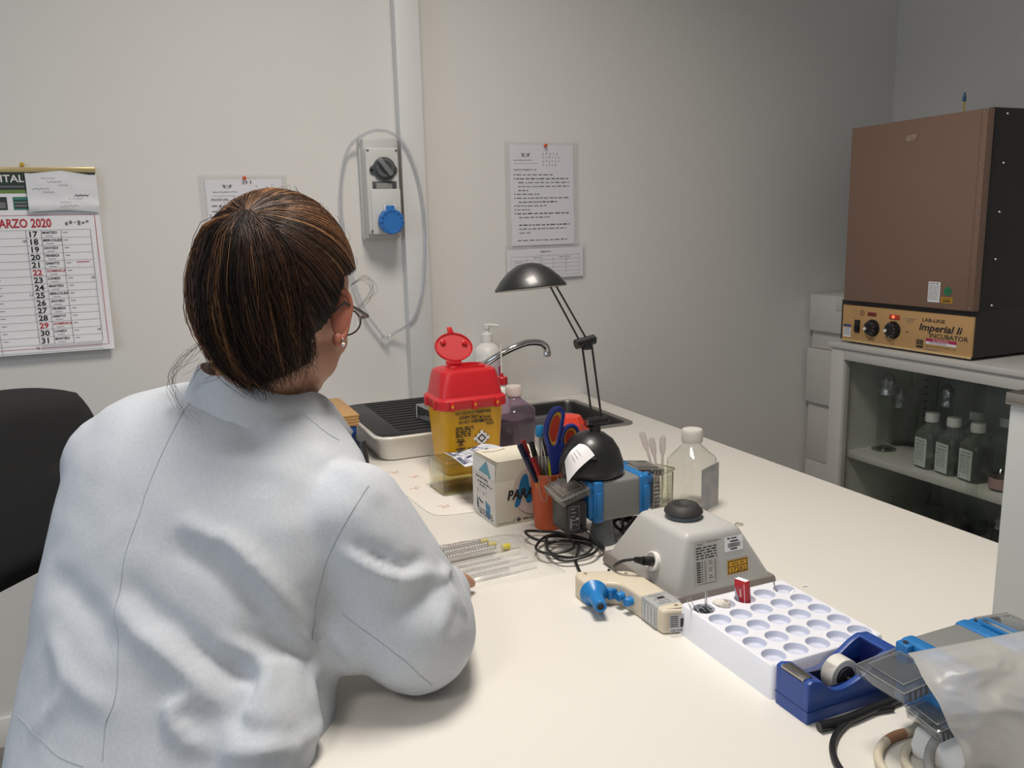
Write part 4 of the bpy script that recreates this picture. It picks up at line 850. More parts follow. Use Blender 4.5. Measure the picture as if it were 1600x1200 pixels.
# orange pen cup
M_OR = mat('cup_orange', 'c4572c', .4, sss=.0)
CX, CY = .622, 1.285
t = thing('pen_cup', 'orange plastic cup full of pens standing in front of the film box', 'cup', (CX, CY, TZ))
b = MB(); b.lathe([(0, 0), (.0225, 0), (.0245, .003), (.0312, .101), (.0320, .103), (.0312, .105), (.0298, .103), (.0235, .005), (0, .005)], M_OR, 48); b.build('cup_body', t)
for k, a in enumerate((-128, -100)):
    q = MB(); a_ = R(a); rad = lambda z: .0245+(z-.003)/.098*.0067+.0012
    w_ = .0095 if k == 0 else .0085
    pts = [(-w_*.55, .0955+.010), (-w_*.95, .093), (-w_*.55, .063), (0, .058), (w_*.55, .063), (w_*.95, .093), (w_*.55, .106)]
    if k: pts = [(-.004, .106), (-.002, .080), (0, .061), (.006, .059), (.010, .085), (.011, .106)]
    P3 = []
    for x, z in pts: r_ = rad(z); aa = a_+x/r_; P3.append((r_*math.cos(aa), r_*math.sin(aa), z))
    q.tube(smooth_path(P3, 5), .0006, M_STEEL, 6)
    tag(q.build('paper_clip', loc=(CX, CY, TZ)), ('wide', 'narrow')[k] + ' wire paper clip hooked over the rim of the orange cup', 'paper clip', 'clips on the pen cup')
def pen(name, label, base, tip, r, body, cap=None, capf=.30, inner=None, cat='pen', clip=True):
    """stands in the cup: base inside it, tip sticking out"""
    p0, p1 = Vector(base), Vector(tip); L = (p1-p0).length
    t = thing(name, label, cat, p0); t.rotation_euler = (p1-p0).to_track_quat('Z', 'Y').to_euler()
    b = MB(); zc = L*(1-capf) if cap else L
    b.lathe([(0, 0), (r*.3, .001), (r*.9, .012), (r, .016), (r, zc), (0, zc)], body, 16); b.build('barrel', t)
    if inner: b = MB(); b.tube([(0, 0, .01), (0, 0, zc)], r*.35, inner, 8); b.build('refill', t)
    if cap:
        b = MB(); b.lathe([(0, zc-.002), (r*1.12, zc-.002), (r*1.15, zc), (r*1.08, L-.004), (r*.8, L), (0, L)], cap, 16)
        if clip: b.box(-.0015, .0015, r*1.0, r*1.5, zc+.004, L-.001, cap, .0005)
        b.build('cap', t)
    return t
M_PCLR = clear('pen_clear', (.80, .80, .82), .05, haze=.15, boost=1.6); M_PNAVY = mat('pen_navy', '1b2140', .35); M_PRED = mat('pen_red', 'b02c30', .35); M_PORG = mat('pen_orange', 'd07f2c', .4); M_PYEL = mat('highlighter_yellow', 'd6e02a', .4, emit=0); M_PGR = mat('pen_grey', '9a9a9c', .4)
cb = (CX, CY, TZ+.008)
def cpt(dx, dy, z=.008): return (CX+dx, CY+dy, TZ+z)
pen('ballpoint_pen', 'navy capped pen leaning left in the orange cup, tallest of the left bunch', cpt(.012, .0), (.570, 1.290, .909), .0043, M_PNAVY, M_PNAVY, .32)
pen('ballpoint_pen', 'clear pen with red cap in the orange cup, between navy and black caps', cpt(.012, .008), (.582, 1.302, .912), .0036, M_PCLR, M_PRED, .20, M_PRED)
pen('ballpoint_pen', 'clear pen with black cap in the orange cup, next to the red cap', cpt(.013, .003, .01), (.592, 1.289, .911), .0038, M_PCLR, M_BLACK, .22, M_INK)
pen('ballpoint_pen', 'dark blue capped pen low at the left rim of the orange cup', cpt(.010, -.010), (.573, 1.270, .888), .0040, M_PORG, M_PNAVY, .34)
pen('ballpoint_pen', 'pen with translucent red cap in front in the orange cup', cpt(.015, -.012, .012), (.586, 1.272, .886), .0042, M_PCLR, M_PRED, .24, M_PRED)
pen('ballpoint_pen', 'plain clear pen leaning at the middle of the orange cup', cpt(.016, -.006, .012), (.597, 1.282, .885), .0036, M_PCLR, None, .2, M_INK)
pen('highlighter', 'fat neon yellow highlighter standing upright in the orange cup', cpt(.006, -.012, .01), (.627, 1.272, .893), .0075, M_PYEL, M_PYEL, .38, cat='highlighter')
pen('marker', 'grey marker with black cap right of centre in the orange cup', cpt(.002, .008, .01), (.626, 1.300, .921), .0048, M_PGR, M_BLACK, .25)
pen('sample_tube', 'clear tube with bright blue cap sticking up from the orange cup', cpt(-.004, .010, .01), (.622, 1.312, .932), .0078, M_PCLR, mat('cap_bright_blue', '1f86bf', .4), .10, mat('tube_label', 'b5aa97', .6), 'tube', clip=False)
t = thing('tweezers', 'steel tweezers standing in the orange cup beside the yellow highlighter', 'tweezers', (CX, CY, TZ))
b = MB()
for s in (-1, 1): b.tube(smooth_path([(.004+s*.001, -.004, .008), (.002+s*.004, .0, .060), (-.004+s*.004, .004, .120), (-.006, .008, .158)], 5), .0013, M_STEEL, 6)
b.build('arms', t)
# scissors: handles up
t = thing('scissors', 'blue-handled scissors with red and yellow grips standing in the orange cup', 'scissors', (0, 0, 0))
M_SB = mat('scissor_blue', '2b3a8c', .4); M_SR = mat('scissor_red', 'c8432f', .45); M_SY = mat('scissor_yellow', 'd9a42c', .45)
SCM = basis((.628, 1.262, .900), (.95, .05, .0), (-.05, -.0, 1.0))
def loop(pts, m, r, flat=.6):
    b = MB(); P_ = smooth_path([(x, y, 0) for x, y in pts], 6, True); b.tube(P_, r, m, 10, True, SCM); return b
o1 = [(-.014, .010), (-.019, .030), (-.014, .052), (-.003, .068), (.009, .070), (.014, .060), (.011, .042), (.006, .022), (.000, .006), (-.008, .002)]
o2 = [(.014, .004), (.013, .020), (.020, .033), (.030, .037), (.040, .033), (.045, .020), (.040, .008), (.028, .000), (.019, -.001)]
def inset(p, f, c=None):
    cx = sum(q[0] for q in p)/len(p); cy = sum(q[1] for q in p)/len(p); return [(cx+(x-cx)*f, cy+(y-cy)*f) for x, y in p]
b = loop(o1, M_SB, .0052); b.build('handle', t)
b = loop(inset(o1, .78), M_SY, .0034); b.build('yellow_lining', t)
b = MB(); b.prism([(q.x, q.y) for q in smooth_path([(x, y, 0) for x, y in inset(o1, .66)], 5, True)], -.0025, .0025, M_SR, M=SCM); b.build('red_grip', t)
b = loop(o2, M_SB, .0045); b.build('handle', t)
b = loop(inset(o2, .76), M_SY, .0032); b.build('yellow_lining', t)
b = MB(); b.prism([(q.x, q.y) for q in smooth_path([(x, y, 0) for x, y in inset(o2, .62)], 5, True)], -.0025, .0025, M_SR, M=SCM); b.build('red_grip', t)
b = MB(); b.prism([(-.018, .016), (-.002, .004), (.010, .010), (.016, .006), (.022, -.004), (.008, -.030), (.004, -.050), (-.008, -.050), (-.010, -.030), (-.016, -.004)], -.005, .005, M_SB, .003, M=SCM); b.build('shank', t)
b = MB(); b.prism([(-.006, -.048), (.004, -.048), (.001, -.128), (-.001, -.128)], -.0012, .0012, M_STEEL, M=SCM); b.build('blade', t)
# red squeeze bottle behind the scissors
t = thing('squeeze_bottle', 'orange-red plastic bottle with angular shoulders standing behind the scissors', 'bottle', (.812, 1.560, TZ))
M_ORR = mat('bottle_orange_red', 'd4402f', .35)
b = MB(); b.lathe([(0, 0), (.029, 0), (.032, .004), (.032, .112), (.024, .128), (.012, .131), (0, .131)], M_ORR, 8, M=TR(rz=12)); b.build('body', t, 20); b = MB(); b.tube([(.022, -.01, .100), (.045, -.012, .099)], [.006, .004], M_ORR, 10); b.build('nozzle', t)
# desk lamp standing on the socket block
M_LB = mat('lamp_black', '1e1f21', .38, coat=.15)
LZ = .8665; LX, LY = .667, 1.205
t = thing('desk_lamp', 'black two-joint desk lamp with domed base standing on the grey and blue socket block', 'lamp', (LX, LY, LZ))
b = MB(); b.lathe([(0, 0), (.052, 0), (.055, .003), (.0560, .010), (.0540, .024), (.0480, .042), (.0380, .058), (.0240, .069), (.0100, .0735), (0, .074)], M_LB, 64); b.build('dome_base', t, 60)
b = MB(); b.box(-.011, .011, -.0030, .0010, -.009, .009, M_BLACK, .0015, M=basis((-.026, -.0445, .038), (.86, -.5, 0), (.22, .38, .9))); b.disc(.003, .0, .0008, M_WHITE, basis((-.026, -.0445, .038), (.86, -.5, 0), (.22, .38, .9)) @ TR(0, 0, .0012, 0, 0, 0), .0002); b.build('rocker_switch', t)
b = MB(); b.lathe([(.010, .071), (.009, .086), (0, .086)], M_BLACK, 20, TR(.008, 0, 0)); b.tube([(-.008, 0, .088), (.031, 0, .088)], .0085, M_BLACK, 20); b.tube([(-.010, 0, .088), (-.008, 0, .088)], .0065, M_CHROME, 16); b.tube([(.031, 0, .088), (.0335, 0, .088)], .005, M_CHROME, 16); b.build('base_joint', t)
J1a, J1b = Vector((.003, 0, .090)), Vector((.021, 0, .090)); J2a, J2b = Vector((-.012, .008, .226)), Vector((.006, .008, .227))
b = MB(); b.tube([J1a, J2a], .0019, M_BLACK, 8); b.tube([J1b, J2b], .0019, M_BLACK, 8); b.build('lower_arm', t)
b = MB(); b.tube([(-.022, .010, .222), (.013, .010, .228)], .0085, M_BLACK, 20); b.box(-.0105, .004, .0, .016, .212, .229, M_BLACK, .003); b.tube([(.013, .010, .228), (.016, .010, .2285)], .005, M_CHROME, 14); b.build('elbow_joint', t)
SHc = Vector((-.098, .020, .318))
b = MB(); b.tube([(-.013, .012, .226), SHc+Vector((.030, -.004, .008))], .0017, M_BLACK, 8); b.tube([(-.001, .012, .230), SHc+Vector((.040, -.004, .009))], .0017, M_BLACK, 8); b.build('upper_arm', t)
b = MB(); SM_ = TR(SHc.x, SHc.y, SHc.z, -7, -2, 0)
b.lathe([(.0580, 0), (.0588, .001), (.0575, .004), (.048, .0165), (.034, .030), (.020, .0385), (.008, .0415), (0, .042)], M_LB, 64, SM_); b.build('lamp_shade', t, 60)
M_REFL = mat('reflector_pale', 'd5d2cb', .3)
b = MB(); b.lathe([(.0575, .0008), (.050, .003), (.030, .012), (.012, .018), (0, .019)], M_REFL, 48, SM_); b.lathe([(.0585, -.0005), (.054, -.001), (.054, .0016), (.0575, .0016)], M_REFL, 48, SM_); b.build('reflector', t, 60)
b = MB(); b.lathe([(.0, .004), (.022, .004), (.024, .010), (0, .012)], M_CHROME, 24, SM_); b.build('bulb', t)
# curled paper slip on the lamp base
b = MB(); N = 12
A0, A1, A2, A3 = Vector((-.038, -.028, .062)), Vector((-.022, -.052, .046)), Vector((-.070, -.046, .004)), Vector((-.066, -.030, .036))
def SL(u, v): p = A0.lerp(A1, v).lerp(A3.lerp(A2, v), u); return p+Vector((-.010, -.012, .006))*math.sin(u*PI)*.9+Vector((0, 0, .006))*math.sin(v*PI)*(1-u)
PSL = [(-.036, -.046, .064), (-.020, -.052, .052)]
b.add([tuple(SL(i/N, j/N)) for j in range(N+1) for i in range(N+1)], [(j*(N+1)+i, j*(N+1)+i+1, (j+1)*(N+1)+i+1, (j+1)*(N+1)+i) for j in range(N) for i in range(N)], M_PAPER)
for k in range(3): b.tube([SL(.3+.12*k, .25+.05*i)+Vector((-.0006, -.0008, .0004))+Vector((0, 0, .0012*math.sin(i*2.3+k))) for i in range(9)], .0003, M_GINK, 4)
tag(b.build('paper_slip', loc=(LX, LY, LZ)), 'curled slip of white paper stuck on the left of the black lamp base', 'paper slip')
# portable socket blocks
M_BG = mat('block_grey', '7b7d7c', .5); M_BB = mat('block_blue', '1f6fae', .4); M_BCL = clear('block_lid', (.74, .72, .69), .10, haze=.16, hazecol=(.6, .57, .53), boost=2.0); M_BCL2 = clear('block_lid_clear', (.72, .74, .75), .05, haze=.10, hazecol=(.7, .72, .74), boost=2.4)
M_CONE = mat('cone_grey', '5d6266', .4)
M_GLED = clear('lid_edge', (.9, .9, .9), .1, haze=.35, hazecol=(.85, .85, .83), boost=3)
def lid_part(parent, M, w, d, m, name='socket_lid'):
    b = MB(); b.tube([(0, 0, .0025), (w, 0, .0025), (w, d, .0025), (0, d, .0025)], .0007, M_GLED, 6, True, M); b.tube([(w*.14, d*.14, .0048), (w*.86, d*.14, .0048), (w*.86, d*.86, .0048), (w*.14, d*.86, .0048)], .0005, M_GLED, 6, True, M)
    b.box(0, w, 0, d, 0, .0025, m, .001, M=M); b.box(0, w, 0, .003, -.010, 0, m, .0008, M=M); b.box(0, w, d-.003, d, -.010, 0, m, .0008, M=M); b.box(0, .003, .003, d-.003, -.010, 0, m, .0008, M=M); b.box(w-.003, w, .003, d-.003, -.010, 0, m, .0008, M=M)
    b.box(w*.14, w*.86, d*.14, d*.86, .0024, .0045, m, .001, M=M)
    for k in range(7): b.box(w*(.1+.12*k), w*(.1+.12*k)+.0025, -.0008, .0004, -.009, .001, M_DG, M=M)
    return b.build(name, parent)
def socket_block(label, loc, x0, x1, d, z0, z1):
    t = thing('socket_block', label, 'socket block', loc)
    b = MB(); b.box(x0, x1, 0, d, z0, z1, M_BG, .006, 4); b.build('housing', t)
    for s, xa in ((-1, x0), (1, x1)):
        b = MB(); xo = xa+s*.015
        b.box(min(xa-s*.004, xo), max(xa-s*.004, xo), -.0015, d+.0015, z0-.0015, z1+.0015, M_BB, .005, 3)
        b.box(min(xa+s*.008, xa+s*.024), max(xa+s*.008, xa+s*.024), .004, d-.004, z0+.006, z1-.012, M_BB, .004, 2)
        for y in (.010, d-.010):
            b.box(min(xo-s*.002, xo+s*.009), max(xo-s*.002, xo+s*.009), y-.008, y+.008, z1-.014, z1+.001, M_BB, .002); b.lathe([(0, .0006), (.003, .0006), (.003, 0)], M_INK, 12, M=basis((xo+s*.003, y-.006 if y < .02 else y, z1+.0012), (1, 0, 0), (0, 1, 0)))
        b.box(min(xa, xo)+.002, max(xa, xo)-.002, -.006, -.001, z0+.010, z1-.016, M_BB, .002); b.build('end_frame', t)
    b = MB(); b.lathe([(0, 0), (.0245, 0), (.0245, .002), (.0235, .004), (.0165, z0-.004), (.0155, z0+.002), (0, z0+.002)], M_CONE, 32, TR((x0+x1)/2-.022, .028, 0)); b.build('cone_foot', t)
    return t
t = socket_block('grey and blue socket block on a grey cone foot, under the desk lamp', (.633, 1.150, TZ), .024, .100, .098, .046, .115)
SBK = t
lid_part(t, TR(-.052, -.004, .094, 0, -16, 0) @ TR(0, 0, 0, 8, 0, 0), .052, .062, M_BCL)
lid_part(t, TR(.116, .040, .112, 0, 8, 0), .058, .060, M_BCL)
lid_part(t, TR(.1275, .000, .050, 0, -90, 0) @ TR(0, 0, 0), .058, .046, M_BCL)
b = MB(); b.box(.128, .146, .030, .088, .050, .108, M_BLACK, .003); b.build('rear_cover', t)
# power adapter
t = thing('power_adapter', 'black plug-in power adapter on the left side of the lamp\'s socket block', 'power adapter', (.633, 1.150, TZ))
b = MB(); b.box(-.006, -.001, .010, .048, .044, .082, M_BLACK, .003); b.prism([(-.044, .040), (-.040, .034), (-.012, .034), (-.006, .040), (-.006, .086), (-.010, .092), (-.036, .092), (-.044, .084)], -.052, .004, M_BLACK, .004, M=basis((0, 0, 0), (1, 0, 0), (0, 0, 1)))
b.lathe([(0, 0), (.004, 0), (.003, .012), (0, .012)], M_BLACK, 12, M=basis((-.014, -.003, .044), (1, 0, 0), (0, 0, 1))); b.build('case', t)
b = MB(); AF = basis((-.029, -.0042, .064), (1, 0, 0), (0, 0, 1)); b.box(-.012, .008, -.021, .021, 0, .0005, M_INK, M=AF)
M_SILP = mat('label_silver_print', '8d8d90', .4); b.frame(-.0115, .0075, -.020, .020, .0005, M_SILP, AF, .0007)
for k in range(5): b.rect(-.008, -.001+.002*(k % 2), .015-.0065*k, .0165-.0065*k, M_SILP, AF, .0007)
b.disc(.003, -.012, .0025, M_SILP, AF, .0007, 12, .0018); b.rect(.001, .006, -.004, .0, M_SILP, AF, .0007); b.rect(-.0095, -.0068, -.017, .0, M_SILP, AF, .0007); b.build('rating_label', t)
def cable(name, pts, r, m, label, group=None, n=8):
    b = MB(); b.tube(smooth_path(pts, n), r, m, 8); return tag(b.build(name), label, 'cable', group)
M_CBL = mat('cable_black', '1a1a1b', .4)
z_ = TZ+.0026; pts = [(.619, 1.141, .793), (.624, 1.128, .786), (.640, 1.122, .760)]
rnd = random.Random(4)
loops = [(.655, 1.150), (.640, 1.205), (.590, 1.215), (.548, 1.180), (.545, 1.140), (.590, 1.120), (.625, 1.128), (.612, 1.170), (.566, 1.205), (.556, 1.240), (.590, 1.250), (.612, 1.200), (.600, 1.145), (.560, 1.150), (.580, 1.200), (.630, 1.190), (.645, 1.140), (.610, 1.105), (.562, 1.115), (.560, 1.165), (.600, 1.190), (.612, 1.150), (.590, 1.120), (.582, 1.100), (.572, 1.070), (.563, 1.045), (.557, 1.015)]
for i, (x, y) in enumerate(loops): pts.append((x, y, z_+ (.004+.010*abs(math.sin(i*1.9)) if 1 < i < 22 else (.001 if i > 22 else .002))))
pts[-1] = (.556, 1.006, TZ+.024)
cable('adapter_cable', pts, .0024, M_CBL, 'tangled black cable coiled below the power adapter, running to the pipette controller')
pts = [(.700, 1.235, z_+.03)]
for i in range(22): a = i*1.25; pts.append((.735+.028*math.cos(a)+.004*math.sin(i*3.), 1.195+.030*math.sin(a*1.13), z_+.003+.016*abs(math.sin(i*1.3))))
cable('lamp_cable', pts, .0024, M_CBL, 'tangled black cable behind the grey cone of the socket block')
# coplin jar with transfer pipettes
M_CG = clear('coplin_glass', (.965, .97, .93), .02, boost=2.0)
t = thing('coplin_jar', 'small ribbed glass jar with plastic droppers between socket block and clear bottle', 'jar', (.866, 1.292, TZ), 20)
b = MB(); b.box(-.023, .023, -.020, .020, 0, .005, M_CG, .0015); b.loft([rr(-.0165, .0165, -.0165, .0165, .004, .005), rr(-.0175, .0175, -.0175, .0175, .004, .066), rr(-.021, .021, -.021, .021, .008, .069), rr(-.022, .022, -.022, .022, .008, .073), rr(-.0175, .0175, -.0175, .0175, .004, .075), rr(-.0155, .0155, -.0155, .0155, .003, .010)], M_CG, False)
for k in range(5):
    for s in (-1, 1): b.box(-.012+.006*k-.0007, -.012+.006*k+.0007, s*.0158-.0012, s*.0158+.0012, .010, .060, M_CG)
for s in (-1, 1):
    for s2 in (-1, 1): b.tube([(s*.0165, s2*.0165, .005), (s*.017, s2*.017, .066)], .0013, M_GEDGE, 6)
b.tube([(x, y, .0715) for x, y in rrect(-.0215, .0215, -.0215, .0215, .008, 4)], .0013, M_GEDGE, 6, closed=True); b.build('body', t)
M_TP = clear('dropper_plastic', (.90, .87, .86), .15, haze=.35, hazecol=(.85, .80, .78), boost=1.3)
for k, (bx, by, tx, ty, zt) in enumerate(((.868, 1.290, .838, 1.315, .893), (.870, 1.292, .850, 1.300, .884), (.868, 1.288, .869, 1.290, .887))):
    p0, p1 = Vector((bx, by, TZ+.012)), Vector((tx, ty, zt)); L = (p1-p0).length
    t = thing('transfer_pipette', ('clear plastic dropper in the ribbed jar, leftmost and most tilted', 'clear plastic dropper in the ribbed jar, middle one', 'clear plastic dropper in the ribbed jar, rightmost and upright')[k], 'dropper', p0, group='droppers in the ribbed glass jar'); t.rotation_euler = (p1-p0).to_track_quat('Z', 'Y').to_euler()
    b = MB(); b.lathe([(.001, 0), (.0022, .03), (.0028, L-.040), (.0036, L-.036)], M_TP, 12); b.build('stem', t)
    b = MB(); b.lathe([(.0036, L-.036), (.0058, L-.028), (.0060, L-.006), (.0045, L-.0015), (.002, L), (0, L)], M_TP, 16); b.build('bulb', t)
# media bottle
M_MB = clear('media_bottle_clear', (.93, .93, .91), .03, boost=1.5)
t = media_bottle('empty clear square bottle with white screw cap behind the vortex mixer', (.909, 1.252, TZ+.0005), 26, w=.076, h=.153, body=M_MB, name='media_bottle', capm=mat('cap_milky', 'cfcec8', .4))
b = MB(); LM = basis((0, 0, 0), (1, 0, 0), (0, 0, 1)) @ TR(0, 0, .0387); b.box(-.034, .034, .004, .088, 0, .0005, noise_mix('clouded_label', '8f9299', 'a9a8a8', 30, .35, .65), M=LM); b.build('side_label', t)
b = MB(); LM = basis((0, 0, 0), (0, -1, 0), (0, 0, 1)) @ TR(0, 0, .0386)
for k in range(9): b.rect(-.030, -.025, .02+.009*k, .0206+.009*k, M_GINK, LM)
b.build('volume_marks', t)
# ================================================================ near half of the bench
# vortex mixer
M_MXG = mat('mixer_grey', 'b9b9b7', .42); M_MXD = mat('mixer_base_taupe', '827a76', .5); M_MXC = mat('mixer_cup_rubber', '2d2b2b', .6)
t = thing('vortex_mixer', 'grey wedge-shaped vortex mixer with black rubber cup beside the clear bottle', 'mixer', (.712, .992, TZ))
B_ = (-.082, .088, -.094, .096); T_ = (-.062, .030, -.086, .034)
b = MB(); b.taper((B_[0]-.003, B_[1]+.007, B_[2]-.001, B_[3]+.008), T_, .010, .108, M_MXG, .011, 4); b.build('housing', t, 60)
b = MB(); b.taper((-.088, .096, -.0965, .105), (-.0855, .0915, -.0955, .101), .003, .0232, M_MXD, .004, 2)
for x in (-.07, .07):
    for y in (-.08, .08): b.lathe([(0, 0), (.008, 0), (.008, .004), (0, .004)], M_BLACK, 12, TR(x, y, 0))
b.build('base', t)
b = MB(); b.box(-.035, .060, -.0975, -.080, .0035, .012, mat('mixer_slot', '4f5356', .5), .002); b.build('front_slot', t)
CM_ = TR(-.021, -.022, .1075)
b = MB(); b.lathe([(.0245, 0), (.0262, .002), (.0262, .006), (.0245, .008)], mat('cup_collar', '4c5860', .3), 40, M=CM_)
b.lathe([(0, .004), (.0245, .004), (.0285, .0095), (.0275, .0125), (.0205, .0205), (.016, .0215), (.013, .0195), (.005, .0165), (0, .016)], M_MXC, 48, M=CM_); b.build('rubber_cup', t, 50)
# front face frame : local x along the face, y up the slope
o3 = Vector((0, -.09385, .0225)); ey = Vector((0, .00785, .0855)); FMm = basis(o3+Vector((0, -.0008, 0)), (1, 0, 0), ey)
b = MB(); b.rect(-.050, -.010, .010, .073, mat('test_label', 'b4b3ac', .4), FMm)
crest(b, -.044+.004, .0685, .005, M_INK, FMm)
b.text('CONTROLLO DI SICUREZZA', -.030, .070, .0018, M_INK, FMm, .0003, sx=.8)
for k in range(5): lines(b, -.047, .012, .063-.0038*k, 1, 0, .0020, M_INK, FMm, .0003, seed=k)
for r_ in range(9):
    y = .042-.0034*r_
    b.rect(-.047, -.040, y, y+.0018, M_INK, FMm, .0003); b.rect(-.038, -.0365, y, y+.0018, M_INK, FMm, .0003)
    for x in (-.0335, -.0165): b.frame(x, x+.0026, y-.0003, y+.0021, .0003, M_INK, FMm, .0003)
    if r_ % 3 != 2: b.rect(-.026, -.021+.001*(r_ % 2), y, y+.0008, M_INK, FMm, .0003)
b.rect(-.046, -.014, .0112, .0118, M_INK, FMm, .0003); b.build('inspection_label', t)
b = MB(); b.rect(.002, .034, .050, .072, M_PAPER, FMm); lines(b, .007, .040, .068, 1, 0, .0022, M_INK, FMm, .0003); b.rect(.012, .026, .0635, .0655, M_INK, FMm, .0003)
x = .008; rnd = random.Random(2)
while x < .029: w = rnd.uniform(.0004, .0012); b.rect(x, x+w, .0555, .0620, M_INK, FMm, .0003); x += w+rnd.uniform(.0004, .0009)
b.rect(.012, .024, .0522, .0542, M_INK, FMm, .0003); b.build('barcode_label', t)
b = MB(); b.rect(.006, .042, .016, .037, M_YEL, FMm); b.frame(.0072, .0408, .0172, .0358, .0012, M_INK, FMm, .0003); b.rect(.0072, .0408, .0268, .0278, M_INK, FMm, .0003)
b.text('AOSA - RM', .024, .0295, .0032, M_INK, FMm, .0003, align='CENTER', sx=.95); b.text('17282', .024, .0190, .0062, M_INK, FMm, .0003, align='CENTER', sx=1.15, space=1.1); b.build('asset_label', t)
# round inlet on the left face with plug
lf = basis((-.0785, -.030, .052), (0, -1, 0), (.25, 0, 1))
b = MB(); b.lathe([(.014, -.004), (.0145, .003), (.013, .004), (.0118, .002), (0, .001)], M_WHITE, 28, M=lf); b.build('inlet', t)
b = MB(); pc = [(0, 0, .002), (.004, -.002, .020), (.010, -.006, .030)]
b.tube([(0, 0, .0), (0, 0, .018)], [.0075, .0065], M_BLACK, 12, M=lf); b.tube([(0, 0, .018), (-.004, 0, .030)], [.0048, .0034], M_BLACK, 10, M=lf)
for k in range(3): b.tube([(-.001*k, 0, .019+.004*k), (-.001*k-.0004, 0, .021+.004*k)], .0058-.0006*k, M_BLACK, 10, M=lf)
b.build('plug', t)
q0 = Vector((.712, .992, TZ)) + (lf @ Vector((-.004, 0, .030)))
cable('mixer_cable', [q0, q0+Vector((-.014, .010, -.004)), q0+Vector((-.016, .030, -.020)), (.610, .985+.045, TZ+.012), (.604, 1.035, TZ+.003), (.618, 1.062, TZ+.003)], .0024, M_CBL, 'black cable running from the left side of the vortex mixer')
# pipette controller lying on its side
M_IV = mat('ivory_plastic', 'd0c6b2', .42); M_IVI = mat('ivory_inset', 'b9b3a6', .5); M_BLU = mat('controller_blue', '1b78bd', .35)
t = thing('pipette_controller', 'ivory pipette controller with blue nose lying on the bench before the mixer', 'pipette controller', (0, 0, TZ))
ol = smooth_path([(.530, 1.004, 0), (.534, 1.013, 0), (.545, 1.016, 0), (.600, .990, 0), (.611, .978, 0), (.616, .955, 0), (.616, .855, 0), (.612, .846, 0), (.583, .853, 0), (.578, .862, 0), (.577, .905, 0), (.574, .945, 0), (.567, .957, 0), (.552, .965, 0), (.540, .967, 0), (.530, .975, 0)], 3, True)
def inset_poly(pts, d):
    n = len(pts); out = []
    for i in range(n):
        a, q, c_ = Vector(pts[i-1]), Vector(pts[i]), Vector(pts[(i+1) % n]); t1 = (q-a).normalized(); t2 = (c_-q).normalized(); nn = Vector((-(t1.y+t2.y), t1.x+t2.x)); nn = nn.normalized() if nn.length > 1e-6 else Vector((-t1.y, t1.x)); out.append(tuple(q+nn*d))
    return out
o2 = [(p.x, p.y) for p in ol]; ar = sum(o2[i-1][0]*o2[i][1]-o2[i][0]*o2[i-1][1] for i in range(len(o2))); sg = 1 if ar > 0 else -1
b = MB(); b.loft([[(x, y, z) for x, y in inset_poly(o2, sg*d)] for d, z in ((.003, 0), (.0006, .0015), (0, .004), (0, .029), (.0007, .0318), (.0022, .0335), (.004, .034))], M_IV, True); b.build('body', t, 45, fix=True)
b = MB(); b.box(.5765, .6165, .866, .905, .0005, .0348, mat('clear_cover', 'a5a8a8', .25), .003); 
for k in range(5): b.rect(.584+.004*(k % 2), .604, .872+.006*k, .8735+.006*k, M_GINK, None, .0351)
b.rect(.592, .602, .884, .890, M_INK, None, .0352)
BF = basis((.5763, .904, .004), (0, -1, 0), (0, 0, 1))
for k in range(4): b.rect(.006+.008*k, .0075+.008*k, .003, .026, M_PAPER, BF, .0004)
b.build('battery_cover', t)
EF = basis((.580, .8483, .002), (1, -.22, 0), (0, 0, 1)); b = MB(); b.rect(.004, .033, .003, .028, mat('spec_label', 'b5b7b8', .4), EF, .0012)
for k in range(6): b.rect(.005, .016, .0250-.0028*k, .0262-.0028*k, M_INK, EF, .0016)
b.rect(.019, .032, .010, .022, M_INK, EF, .0016); b.text('CE', .006, .004, .0035, M_INK, EF, .0016); b.text('H-A3500', .014, .004, .0035, M_INK, EF, .0016, sx=.9); b.build('spec_label', t)
for x, y in ((.545, 1.004), (.598, .978), (.603, .860)):
    MB().lathe([(0, .0), (.0016, 0), (.0024, .0012)], M_DG, 12, TR(x, y, .0336)).build('screw', t)
NM = basis((.538, .968, .021), (1, -.30, 0), (0, 0, 1))      # axis towards the camera side
b = MB(); b.lathe([(0, -.002), (.0185, -.002), (.0200, .002), (.0170, .007), (.0115, .014), (.0098, .022), (.0092, .044), (.0082, .046), (.0050, .046), (.0048, .040), (0, .040)], M_BLU, 40, M=NM @ TR(0, 0, 0, 0, 0, 0)); b.lathe([(0, .0445), (.0048, .0445)], M_INK, 20, M=NM)
b.build('nose_cone', t, 45)
b = MB(); b.box(.556, .571, .955, .967, .010, .026, M_BLU, .002, M=TR(0, 0, 0)); b.build('rocker', t)
for x, y in ((.569, .948), (.570, .928)):
    b = MB(); b.tube([(x+.012, y, .018), (x-.006, y-.003, .018)], .0062, M_BLU, 14); b.lathe([(0, 0), (.0062, 0), (.0066, -.001)], M_BLU, 14); b.build('trigger_button', t) if False else None
    b = MB(); b.tube([(x+.010, y, .018), (x-.004, y-.0025, .018), (x-.0055, y-.0028, .018)], [.0064, .0064, .0054], M_BLU, 16); b.build('trigger_button', t)
